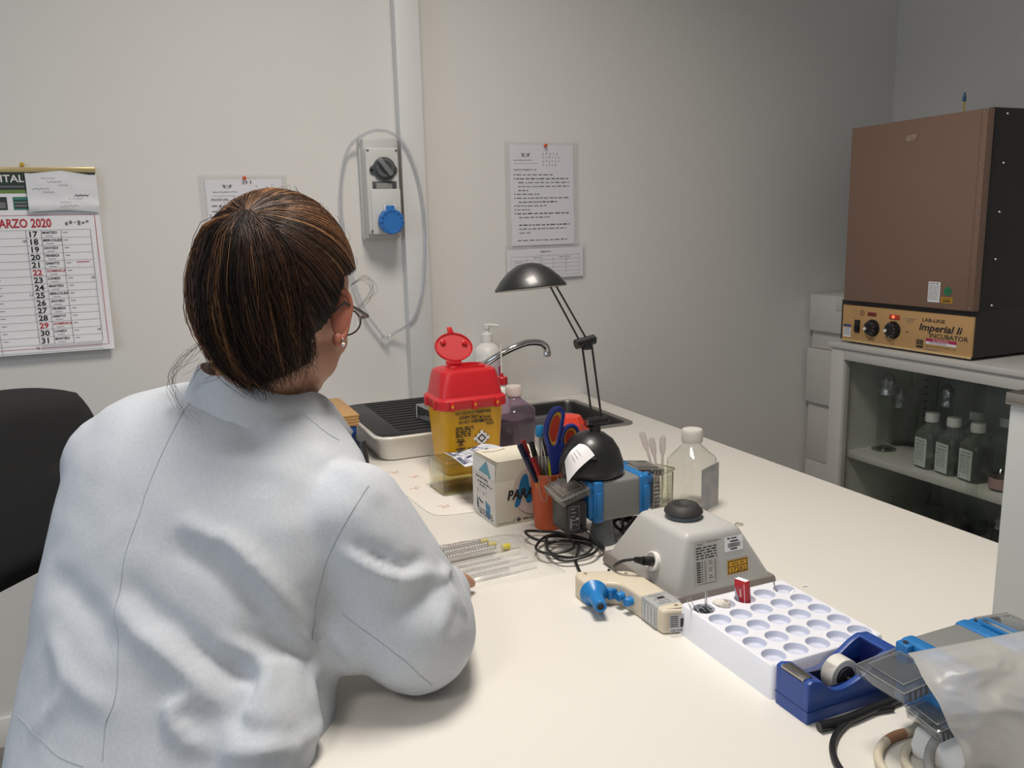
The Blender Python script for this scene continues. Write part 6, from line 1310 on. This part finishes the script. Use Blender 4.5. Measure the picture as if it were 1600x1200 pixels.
# ---- body: one continuous skin surface
b = MB()
ell((0, -.012, .018), .074, .093, .094, HM, M_SKIN, b); ell((0, .028, -.028), .063, .062, .080, HM, M_SKIN, b); ell((0, .050, -.078), .036, .034, .030, HM, M_SKIN, b)
ell((.038, .015, -.055), .026, .045, .032, HM, M_SKIN, b); ell((-.038, .015, -.055), .026, .045, .032, HM, M_SKIN, b)
ell((.032, .060, -.030), .024, .024, .024, HM, M_SKIN, b); ell((-.032, .060, -.030), .024, .024, .024, HM, M_SKIN, b)
b.loft([[tuple(HM @ Vector((x*w, .074+d, z))) for x, w in ()] for z, d in ()], M_SKIN) if False else None
limb(b, [tuple(HM @ Vector(p))+(r,) for p, r in (((0, .078, .008), .007), ((0, .090, -.014), .009), ((0, .098, -.030), .011), ((0, .088, -.036), .010))], M_SKIN, 12)
limb(b, [tuple(HM @ Vector((s*.012, .086, -.057)))+(.0065,) for s in (-1.4, -.5, .5, 1.4)], M_SKIN, 10)
limb(b, [tuple(HM @ Vector((s*.044, .074, .018)))+(.008,) for s in (-1, -.3, .3, 1)], M_SKIN, 10)
nk = HM @ Vector((0, -.030, -.050)); limb(b, [(nk.x, nk.y, nk.z, .056), (.125, 1.040, 1.13, .052), (.110, 1.040, 1.085, .056), (.095, 1.035, 1.03, .07)], M_SKIN, 24)
torso(b, -.016, M_SKIN)
for S_h, E_l, W_r in ((SH_R, EL_R, WR_R), (SH_L, EL_L, WR_L)):
    limb(b, [S_h+(.050,), tuple((Vector(S_h)+Vector(E_l))/2)+(.044,), E_l+(.038,), tuple((Vector(E_l)+Vector(W_r))/2)+(.034,), W_r+(.025,)], M_SKIN)
for s in (-1, 1):
    hip = Vector((-.085, .905, .52))+RT*s*.09; kn = hip+Vector((.70, .36, 0)).normalized()*.40+RT*s*.03; kn.z = .50; an = Vector((kn.x+.02, kn.y+.02, .09))
    limb(b, [tuple(hip)+(.075,), tuple((hip+kn)/2)+(.070,), tuple(kn)+(.052,), tuple((kn+an)/2)+(.048,), tuple(an)+(.035,)], M_SKIN)
def hand(b, wr, d, up, side, thumb_tip, curl, L=1.0):
    """palm, four bent fingers of unequal length and a thumb leaving the side of the palm"""
    wr, d, up, side = Vector(wr), Vector(d).normalized(), Vector(up).normalized(), Vector(side).normalized()
    for k in (-1.5, -.5, .5, 1.5): limb(b, [tuple(wr+side*k*.009)+(.013,), tuple(wr+d*.045+side*k*.017)+(.0115,), tuple(wr+d*.083+side*k*.0195)+(.0098,)], M_SKIN, 10)
    for k, ln in ((-1.5, .058), (-.5, .074), (.5, .080), (1.5, .071)):
        p = wr+d*.083+side*k*.0195; ang = 0; pts = [tuple(p)+(.0092,)]
        for j, f in enumerate((.42, .32, .26)):
            ang += curl*(.55+.25*j)+.06*k*curl; q = (d*math.cos(ang)-up*math.sin(ang)+side*k*.035).normalized(); p = p+q*ln*f*L; pts.append(tuple(p)+((.0084, .0078, .0068)[j],))
        limb(b, pts, M_SKIN, 10)
    th0 = wr+d*.022-side*.020 if (Vector(thumb_tip)-wr).dot(side) < 0 else wr+d*.022+side*.020; tt = Vector(thumb_tip); mid = (th0*.45+tt*.55)+up*.006
    limb(b, [tuple(th0)+(.0135,), tuple(mid)+(.0100,), tuple(tt)+(.0078,)], M_SKIN, 10)
hand(b, WR_R, (-.12, .95, -.09), (0, .08, 1), (.99, .12, 0), (.398, 1.088, .7655), .16)
hand(b, WR_L, (.96, .22, -.09), (0, .08, 1), (-.22, .97, 0), (.255, 1.262, .768), .25)
me = voxel(b, .0042, 3, 'body_tmp'); bo = bpy.data.objects.new('body', me); COL.objects.link(bo); me.materials.clear(); me.materials.append(M_SKIN); me.polygons.foreach_set('use_smooth', [True]*len(me.polygons)); place(bo)
# ears, eyes, lips belong to the head
M_EAR = mat('ear_skin', 'b5705c', .5)
for s, nm in ((1, 'ear'), (-1, 'ear')):
    b = MB(); EM = HM @ Matrix.Translation((s*.0745, -.006, -.012)) @ Matrix.Rotation(R(s*62), 4, 'Z') @ Matrix.Rotation(R(-8), 4, 'X')
    rim = smooth_path([(.0, 0, -.028), (-.010, .001, -.018), (-.0145, .002, 0), (-.0165, .002, .016), (-.011, .001, .029), (.001, 0, .032), (.0105, 0, .024), (.011, 0, .012)], 5)
    if s < 0: pass
    K_ = Matrix.Diagonal((s, 1, 1, 1)) @ Matrix.Rotation(R(0), 4, 'Z')
    # ear drawn in its own plane: x away from the face, z up
    pl = [Vector((p.x*-1*1.0, p.y, p.z)) for p in rim]
    b.tube([(p.x, p.y, p.z) for p in pl], [.0038+.0010*math.sin(PI*i/len(pl)) for i in range(len(pl))], M_EAR, 10, M=EM @ K_)
    b.sphere((0, 0, 0), 1, M_EAR, (.0130, .0042, .0255), 16, 12, M=EM @ K_ @ TR(.004, 0, .002)); b.sphere((0, 0, 0), 1, M_EAR, (.0068, .0048, .0085), 12, 8, M=EM @ K_ @ TR(.002, 0, -.0255))
    place(b.build(nm, angle=80))
    e = MB(); e.sphere(tuple((EM @ K_ @ Vector((.005, -.006, -.031)))), .0026, mat('pearl', 'e8e4de', .15), (1, 1, 1), 12, 8); e.sphere(tuple((EM @ K_ @ Vector((.004, -.006, -.0255)))), .0018, M_STEEL); place(e.build('earring'))
M_EYE = mat('eye_white', 'e4dfda', .2); M_IRIS = mat('eye_brown', '4a2f1e', .2); M_LIP = mat('lips', 'a8605a', .45)
for s in (-1, 1):
    b = MB(); b.sphere((0, 0, 0), .0115, M_EYE, M=HM @ Matrix.Translation((s*.031, .0685, .0))); b.sphere((0, 0, 0), .0058, M_IRIS, (1, .45, 1), M=HM @ Matrix.Translation((s*.031, .0785, -.001))); place(b.build('eye'))
b = MB(); b.tube([HM @ Vector((x, .0935-abs(x)*.22, -.0565+.002*math.cos(x*90))) for x in (-.022, -.012, 0, .012, .022)], [.002, .004, .0045, .004, .002], M_LIP, 8); place(b.build('lips'))
# glasses
M_GLF = mat('glasses_frame', '3a2a26', .3); b = MB()
for s in (-1, 1):
    lens = [HM @ Vector((s*.033+.023*math.cos(a), .098-.012*abs(math.cos(a)*.023+.033*1)/.05*.4, -.002+.017*math.sin(a))) for a in [2*PI*i/20 for i in range(20)]]
    b.tube(lens, .0013, M_GLF, 6, True); b.tube([HM @ Vector((s*.056, .090, .004)), HM @ Vector((s*.074, .070, .004)), HM @ Vector((s*.081, .030, .004)), HM @ Vector((s*.080, -.004, .006)), HM @ Vector((s*.076, -.022, -.010))], [.0022, .0030, .0022, .0018, .0016], M_GLF, 6)
b.tube([HM @ Vector((-.010, .099, .002)), HM @ Vector((0, .102, .005)), HM @ Vector((.010, .099, .002))], .0013, M_GLF, 6); place(b.build('glasses'))
# ---- lab coat
b = MB(); torso(b, .004, M_COAT)
Vm = lambda p, q, t_: tuple(Vector(p).lerp(Vector(q), t_))
b.sphere((.176, .880, .838), .050, M_COAT)
limb(b, [(.082, .862, .845, .030), (.070, .818, .785, .050), (.048, .815, .700, .062), (.020, .825, .600, .070)], M_COAT)   # front edge of the coat bulging at the bench edge
limb(b, [SH_R+(.066,), Vm(SH_R, EL_R, .35)+(.070,), Vm(SH_R, EL_R, .75)+(.073,), EL_R+(.071,), Vm(EL_R, WR_R, .30)+(.062,), Vm(EL_R, WR_R, .65)+(.048,), Vm(EL_R, WR_R, .95)+(.038,)], M_COAT, 28)
limb(b, [SH_L+(.070,), Vm(SH_L, EL_L, .5)+(.070,), EL_L+(.070,), Vm(EL_L, WR_L, .5)+(.055,), Vm(EL_L, WR_L, .95)+(.040,)], M_COAT, 28)
# the skirt of the coat spreads over the seat
rings = []
for z, w, d, ox_ in ((.66, .185, .142, 0), (.60, .205, .155, .0), (.54, .225, .175, .0), (.47, .245, .195, 0), (.44, .250, .20, 0)):
    rings.append([tuple(Vector((-.078, .915, z))+RT*w*math.cos(a)+FW*d*math.sin(a)+Vector((.006*math.sin(a*7), .006*math.cos(a*5), 0))) for a in [2*PI*q/40 for q in range(40)]])
b.loft(rings, M_COAT, True)
for s in (-1, 1):
    hip = Vector((-.085, .905, .53))+RT*s*.085; kn = hip+Vector((.70, .36, 0)).normalized()*.30+RT*s*.03; kn.z = .525
    limb(b, [tuple(hip)+(.095,), tuple((hip+kn)/2)+(.092,), tuple(kn)+(.085,)], M_COAT)
me = voxel(b, .0065, 6, 'coat_tmp'); coat = bpy.data.objects.new('lab_coat', me); COL.objects.link(coat); me.materials.clear(); me.materials.append(M_COAT); me.polygons.foreach_set('use_smooth', [True]*len(me.polygons))
# cloth folds: ridges and valleys along lines on the surface  (points, height, width)

def apply_folds(me, folds):
    from mathutils.kdtree import KDTree
    me.update(); vs = me.vertices; n = len(vs); kd = KDTree(n)
    for i, v in enumerate(vs): kd.insert(v.co, i)
    kd.balance(); nor = [v.normal.copy() for v in vs]; disp = [0.0]*n
    for pts, amp, sg in folds:
        amp *= 1.3; sg *= .95
        P_ = smooth_path([kd.find(Vector(p))[0] for p in pts], 6); best = {}
        P_ = [kd.find(p)[0].lerp(p, .5) for p in P_]
        for k, p in enumerate(P_):
            t_ = k/(len(P_)-1); tp = math.sin(PI*min(1, max(0, t_)))**.5
            for co, i, d in kd.find_range(p, sg*2.6):
                w = math.exp(-(d/sg)**2)*tp
                if w > best.get(i, 0): best[i] = w
        for i, w in best.items(): disp[i] += amp*w
    for i, v in enumerate(vs):
        c_ = v.co; d = disp[i]+.0022*noise.noise(c_*14)+.0012*noise.noise(c_*33+Vector((4, 4, 4)))
        v.co = c_+nor[i]*d
    me.update()
apply_folds(me, FOLDS); place(coat)
cbv = BVHTree.FromPolygons([v.co[:] for v in me.vertices], [p.vertices[:] for p in me.polygons])
def snapline(pts, lift=.0004, n=8):
    out = []
    for p in smooth_path(pts, n):
        l, nn, i, d = cbv.find_nearest(p); out.append(l+nn*lift)
    return out
for nm, pts in SEAM_LINES:
    b = MB(); b.tube(snapline(pts, .0001), .00055, M_SEAM, 6); place(b.build('seam'))
# front placket with buttons
fl = [Vector((.103, 1.044, z)) + FW*.3 for z in (1.02, .95, .88, .80, .72, .64)]
b = MB(); b.tube(snapline(fl, .0003), .0008, M_SEAM, 6); place(b.build('seam'))
for q in fl[:5]:
    l, nn, i_, d_ = cbv.find_nearest(q+RT*.012-Vector((0, 0, .03))); b = MB(); b.lathe([(0, .0025), (.006, .0022), (.0075, .0), (0, -.001)], M_WHITE, 16, M=Matrix.Translation(l) @ nn.to_track_quat('Z', 'Y').to_matrix().to_4x4()); place(b.build('button'))
# collar
b = MB(); rings = []
CC = Vector((.112, 1.043, 1.092)); 
for h_, w, d, dz in ((-.020, .080, .076, 0), (.008, .070, .068, 0), (.028, .066, .064, 0), (.031, .068, .066, 0), (.024, .076, .074, -.002), (.000, .090, .088, -.004), (-.014, .099, .095, -.006), (-.018, .096, .092, -.008)):
    rg = []
    for q in range(48):
        a = 2*PI*q/48; ca, sa = math.cos(a), math.sin(a); fr = max(0, sa)
        p = CC+RT*w*ca*(1.04 if ca > 0 else 1)+FW*(d*sa+.030*fr)+Vector((0, 0, h_+dz-.050*fr**1.5-.030*max(0, ca)**1.3+.006*max(0, -ca))); p += Vector((0, 0, .002*math.sin(a*5+h_*60)))+FW*.006
        rg.append(tuple(p))
    rings.append(rg)
b.loft(rings, M_COAT, False); place(b.build('collar', angle=70, fix=False))
# lapel falling from the collar over the right shoulder front
b = MB(); b.add([(.165, .985, 1.108), (.205, 1.005, 1.095), (.232, .985, 1.052), (.243, .965, 1.030), (.205, .945, 1.055)], [(0, 4, 3, 2, 1)], M_COAT) if False else None
# trousers and shoes
M_TRO = mat('trousers_navy', '2b2f3d', .8); M_SHOE = mat('shoe_white', 'cfcdc8', .5)
for s in (-1, 1):
    b = MB(); hip = Vector((-.085, .905, .50))+RT*s*.09; kn = hip+Vector((.70, .36, 0)).normalized()*.40+RT*s*.03; kn.z = .50; an = Vector((kn.x+.02, kn.y+.02, .10))
    limb(b, [tuple(hip)+(.086,), tuple((hip+kn)/2)+(.080,), tuple(kn)+(.064,), tuple((kn+an)/2)+(.060,), tuple(an)+(.055,)], M_TRO); me2 = voxel(b, .009, 4); o = bpy.data.objects.new('trouser_leg', me2); COL.objects.link(o); me2.materials.clear(); me2.materials.append(M_TRO); me2.polygons.foreach_set('use_smooth', [True]*len(me2.polygons)); place(o)
    b = MB(); sd = Vector((.85, .5, 0)).normalized(); limb(b, [(an.x-.03*sd.x, an.y-.03*sd.y, .040, .036), (an.x+.05*sd.x, an.y+.05*sd.y, .038, .038), (an.x+.13*sd.x, an.y+.13*sd.y, .030, .029), (an.x+.17*sd.x, an.y+.17*sd.y, .026, .022)], M_SHOE, 14); b.box(-.045, .19, -.036, .036, .001, .014, M_SHOE, .006, M=Matrix.Translation((an.x, an.y, 0)) @ Matrix.Rotation(math.atan2(sd.y, sd.x), 4, 'Z')); place(b.build('shoe'))
# ---- hair
HAIR = [mat('hair_darkest', '1b120e', .55, spec=.25), mat('hair_dark', '2e1d15', .52, spec=.3), mat('hair_brown', '523521', .5, spec=.35), mat('hair_golden', '8c6440', .5, spec=.4)]
RXH, RYH, RZH, HO = .0835, .1035, .1040, Vector((0, -.014, .020))
GD = Vector((.124, -.883, .453)).normalized()                # where the hair is gathered
def shell(d, k=1.0): return HO+Vector((d.x*RXH*k, d.y*RYH*k, d.z*RZH*k))
def hairline(d):
    """furthest-forward y where hair grows, by height"""
    z = d.z; K_ = ((-1.0, -.50), (-.80, -.38), (-.50, -.16), (-.15, -.04), (.10, -.02), (.18, .16), (.30, .48), (.50, .74), (.70, .82), (1.0, .85))
    for (z0, y0), (z1, y1) in zip(K_, K_[1:]):
        if z <= z1: return y0+(y1-y0)*max(0, (z-z0)/(z1-z0))
    return .75
def inhair(d): return d.z > -.93 and d.y < hairline(d)
b = MB(); nu, nv = 200, 120; idx = {}; vs = []; fs = []
for j in range(nv+1):
    for i in range(nu):
        th, ph = PI*j/nv, 2*PI*i/nu; d = Vector((math.sin(th)*math.cos(ph), math.sin(th)*math.sin(ph), math.cos(th))); idx[(j, i)] = len(vs); vs.append((tuple(HM @ shell(d, .985+.008*noise.noise(d*9))), d))
for j in range(nv):
    for i in range(nu):
        q = [idx[(j, i)], idx[(j+1, i)], idx[(j+1, (i+1) % nu)], idx[(j, (i+1) % nu)]]
        if all(inhair(vs[k][1]) for k in q): fs.append(tuple(q))
b.add([v[0] for v in vs], fs, HAIR[0]); cap_ = place(b.build('scalp_hair', angle=80))
def strands(name, paths, r=.00042):
    b = MB()
    for pts, k in paths:
        n = len(pts); b.tube(pts, [r*(.55+.45*math.sin(PI*min(.999, .15+.85*i/n))) for i in range(n)], HAIR[k], 3, caps=False)
    o = b.build(name, angle=180, fix=False); return place(o)
rnd = random.Random(21); paths = []
def slerp(a, c_, t_):
    w = math.acos(max(-1, min(1, a.dot(c_))))
    return a if w < 1e-4 else (a*math.sin((1-t_)*w)+c_*math.sin(t_*w))/math.sin(w)
cnt = 0
while cnt < 3600:
    d = Vector((rnd.gauss(0, 1), rnd.gauss(0, 1), rnd.gauss(0, 1))).normalized()
    if not inhair(d): continue
    cnt += 1; ln = 11; pts = []; lift = rnd.uniform(.0, .012); wob = rnd.uniform(-.02, .02); clump = noise.noise(Vector((math.atan2(d.z-GD.z, d.x-GD.x)*4.0, 0, 2)))
    for i in range(ln+1):
        t_ = i/ln; e = slerp(d, GD, t_*.97); e = (e+Vector((wob, 0, wob*.5))*math.sin(PI*t_)).normalized()
        k = 1.0+.012*clump*math.sin(PI*t_)+lift*math.sin(PI*t_*.9)+.075*max(0, t_-.72)/.28*(.4+lift*40)
        pts.append(HM @ shell(e, k))
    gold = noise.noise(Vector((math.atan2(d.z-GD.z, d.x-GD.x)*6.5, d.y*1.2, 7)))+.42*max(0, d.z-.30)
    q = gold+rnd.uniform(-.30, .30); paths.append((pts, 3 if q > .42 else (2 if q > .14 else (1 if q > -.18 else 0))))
strands('swept_hair', paths)
# ponytail: leaves the gathering point and falls over the back of the head
paths = []; G = HM @ shell(GD, 1.07)
def hl(x, y, z): return HM @ Vector((x, y, z))
PL = [(.009, -.117, .067), (-.024, -.126, .050), (-.041, -.114, .000), (-.036, -.104, -.045), (-.012, -.094, -.082), (.022, -.078, -.106)]
PC = [(.013, -.119, .067), (.024, -.137, .040), (.030, -.138, -.006), (.034, -.122, -.046), (.038, -.096, -.078), (.040, -.066, -.102)]
PR = [(.012, -.115, .068), (.040, -.113, .060), (.061, -.101, .029), (.069, -.085, -.010), (.070, -.058, -.044), (.066, -.032, -.070)]
def pony(s, j): return Vector(PL[j])*(s*(s-1)/2)+Vector(PC[j])*(1-s*s)+Vector(PR[j])*(s*(s+1)/2)
def onskull(p, k):
    q = p-HO; e = Vector((q.x/RXH, q.y/RYH, q.z/RZH)).normalized(); return shell(e, k)
for n_ in range(3400):
    s = rnd.uniform(-1.03, 1.03); lay = 1-.8*rnd.random()**1.6; en = rnd.uniform(.82, 1.04); cps = []; sh_ = rnd.gauss(0, .10)
    for j in range(6):
        p = pony(max(-1.05, min(1.05, s+sh_*math.sin(j*.8))), j); p = onskull(p, 1.04).lerp(p, lay if j else 1.0)
        cps.append(p+Vector((rnd.gauss(0, .0008), rnd.gauss(0, .0006), rnd.gauss(0, .0008)))*(1+j*.9))
    cps[0] = cps[0]+Vector((rnd.uniform(-.008, .008), 0, rnd.uniform(-.006, .006)))
    P_ = smooth_path(cps, 3); P_ = P_[:max(6, int(len(P_)*en))]
    gold = noise.noise(Vector((s*3.4, lay*1.1, 3)))-.02; q = gold+rnd.uniform(-.3, .3)
    paths.append(([HM @ p for p in P_], 3 if q > .40 else (2 if q > .14 else (1 if q > -.15 else 0))))
strands('ponytail', paths)
# a core under the ponytail strands keeps it solid
b = MB(); rings = []
for j in range(6):
    mid = [pony(-1+2*q/12, j) for q in range(13)]; inn = [onskull(p, .96) for p in mid]; outw = [onskull(p, 1.02).lerp(p, .72 if j else .3) for p in mid]
    rings.append([tuple(HM @ p) for p in outw+inn[::-1]])
b.loft(rings, HAIR[0], True); place(b.build('ponytail_core', angle=80))
# loose strands at the ear, nape and over the collar
paths = []
for k in range(46):
    a = rnd.uniform(-.9, .9); st = Vector((a*.075, -.07+.03*abs(a), -.075-.01*rnd.random())); P_ = [st]; dr_ = Vector((rnd.uniform(-.5, .5)+a*.5, rnd.uniform(-.6, .1), -1)).normalized()
    for i in range(5): dr_ = (dr_+Vector((rnd.gauss(0, .22), rnd.gauss(0, .22), rnd.gauss(0, .12)))).normalized(); P_.append(P_[-1]+dr_*rnd.uniform(.003, .008))
    paths.append(([HM @ p for p in smooth_path(P_, 3)], rnd.choice((0, 1, 2, 2))))
strands('nape_strands', paths, .00020); paths = []
for k in range(11):
    P_ = [Vector((-.022, -.100, -.062)), Vector((-.040, -.104, -.078)), Vector((-.066-rnd.uniform(0, .008), -.082, -.100)), Vector((-.062-rnd.uniform(-.006, .008), -.078, -.122)), Vector((-.040+rnd.uniform(-.01, .02), -.090, -.138-rnd.uniform(0, .006)))]
    paths.append(([HM @ (p+o_) for p, o_ in ((p, Vector((rnd.gauss(0, .0006), rnd.gauss(0, .0006), rnd.gauss(0, .0006)))) for p in smooth_path([p+Vector((rnd.gauss(0, .003), rnd.gauss(0, .003), rnd.gauss(0, .003))) for p in P_], 5))], rnd.choice((1, 2, 2))))
strands('loose_lock', paths, .00018); paths = []
for k in range(6):
    P_ = [Vector((.082, .000, .026)), Vector((.094, .004, .034+rnd.uniform(-.003, .004))), Vector((.104, .008, .026)), Vector((.102, .008, .012)), Vector((.092+.003*(k % 3), .002, .004-.010*rnd.random())), Vector((.096+.004*(k % 3), .002, -.012-.02*rnd.random()))]
    P_ = [p+Vector((rnd.gauss(0, .002), rnd.gauss(0, .002), rnd.gauss(0, .003))) for p in P_]; P_[0] = Vector((.082, .0, .026)); paths.append(([HM @ p for p in smooth_path(P_, 5)], 1))
strands('temple_curl', paths, .00018); paths = []
for k in range(170):
    d = Vector((rnd.uniform(-1, 1), rnd.uniform(-1, .3), rnd.uniform(-.1, 1))).normalized()
    if not inhair(d) or (d.x < -.2 and d.y > -.3): continue
    e = slerp(d, GD, .12); P_ = [shell(d, 1.01), shell((d+e).normalized(), 1.035+.03*rnd.random()), shell(e, 1.02+.05*rnd.random())]; paths.append(([HM @ p for p in smooth_path(P_, 4)], 2))
strands('flyaway_hair', paths, .00020)
# ---- office chair
M_CHF = mat('chair_fabric_black', '17191c', .85, bump=.1, bscale=300); M_CHP = mat('chair_plastic', '1c1c1e', .45)
ch = thing('office_chair', 'black swivel office chair with wide padded backrest behind the woman', 'chair', (-.028, 1.140, 0), -36)
b = MB(); sh = [(x, y) for x, y in rrect(-.23, .26, -.235, .235, .09, 8)]
b.prism(sh, .375, .430, M_CHF, .018, 4); b.build('seat', ch, 50)
b = MB(); N1, N2 = 22, 20; fr_ = []; bk_ = []
def bkp(u, v, off):
    # u across, v up; rounded outline, wrapped a little round the sitter
    s = abs(v-.5)*2; half = .238*(1-.10*max(0, s-.55)**2*4); y = (u-.5)*2*half; z = .798+.272*v - .030*abs((u-.5)*2)**3.2*(1 if v > .5 else -1)
    x = -.245-.05*(v-.3)+.035*(abs(y)/.238)**2+off; return (x, y, z)
for off, lst in ((.0, fr_), (-.045, bk_)):
    for j in range(N2+1):
        for i in range(N1+1):
            u, v = i/N1, j/N2; ed = min(1, min(u, 1-u)*7, min(v, 1-v)*7); ed = math.sin(ed*PI/2); lst.append(bkp(u, v, (off+.022)*ed-.022))
G_ = lambda o_: [(o_+j*(N1+1)+i, o_+j*(N1+1)+i+1, o_+(j+1)*(N1+1)+i+1, o_+(j+1)*(N1+1)+i) for j in range(N2) for i in range(N1)]
b.add(fr_+bk_, G_(0)+G_(len(fr_)), M_CHF); b.build('backrest', ch, 80)
b = MB(); b.tube(smooth_path([(-.10, -.02, .36), (-.24, -.06, .37), (-.29, -.075, .50), (-.285, -.07, .72), (-.300, -.05, .86)], 6), [.016]*25, M_CHP, 12); b.box(-.10, .12, -.09, .09, .345, .376, M_CHP, .006); b.build('back_support', ch)
b = MB(); b.lathe([(0, .10), (.030, .10), (.030, .20), (.018, .205), (.018, .346), (0, .346)], M_CHP, 24); b.build('gas_column', ch)
b = MB(); b.tube([(.0, -.08, .352), (.0, -.20, .350), (.01, -.26, .350)], [.006, .006, .010], M_CHP, 10); b.build('height_lever', ch)
for k in range(5):
    a = R(72*k+10); b = MB(); b.tube([(.02*math.cos(a), .02*math.sin(a), .115), (.16*math.cos(a), .16*math.sin(a), .100), (.28*math.cos(a), .28*math.sin(a), .075)], [.028, .022, .016], M_CHP, 10); sp_ = b.build('base_arm', ch)
    b = MB(); wm = Matrix.Translation((.275*math.cos(a), .275*math.sin(a), .028)) @ Matrix.Rotation(a+.6, 4, 'Z')
    for s in (-1, 1): b.tube([(0, s*.010, 0), (0, s*.026, 0)], .0275, M_BLACK, 18, M=wm)
    b.tube([(0, 0, .0), (0, 0, .05)], .007, M_CHP, 8, M=wm); b.build('caster', sp_)
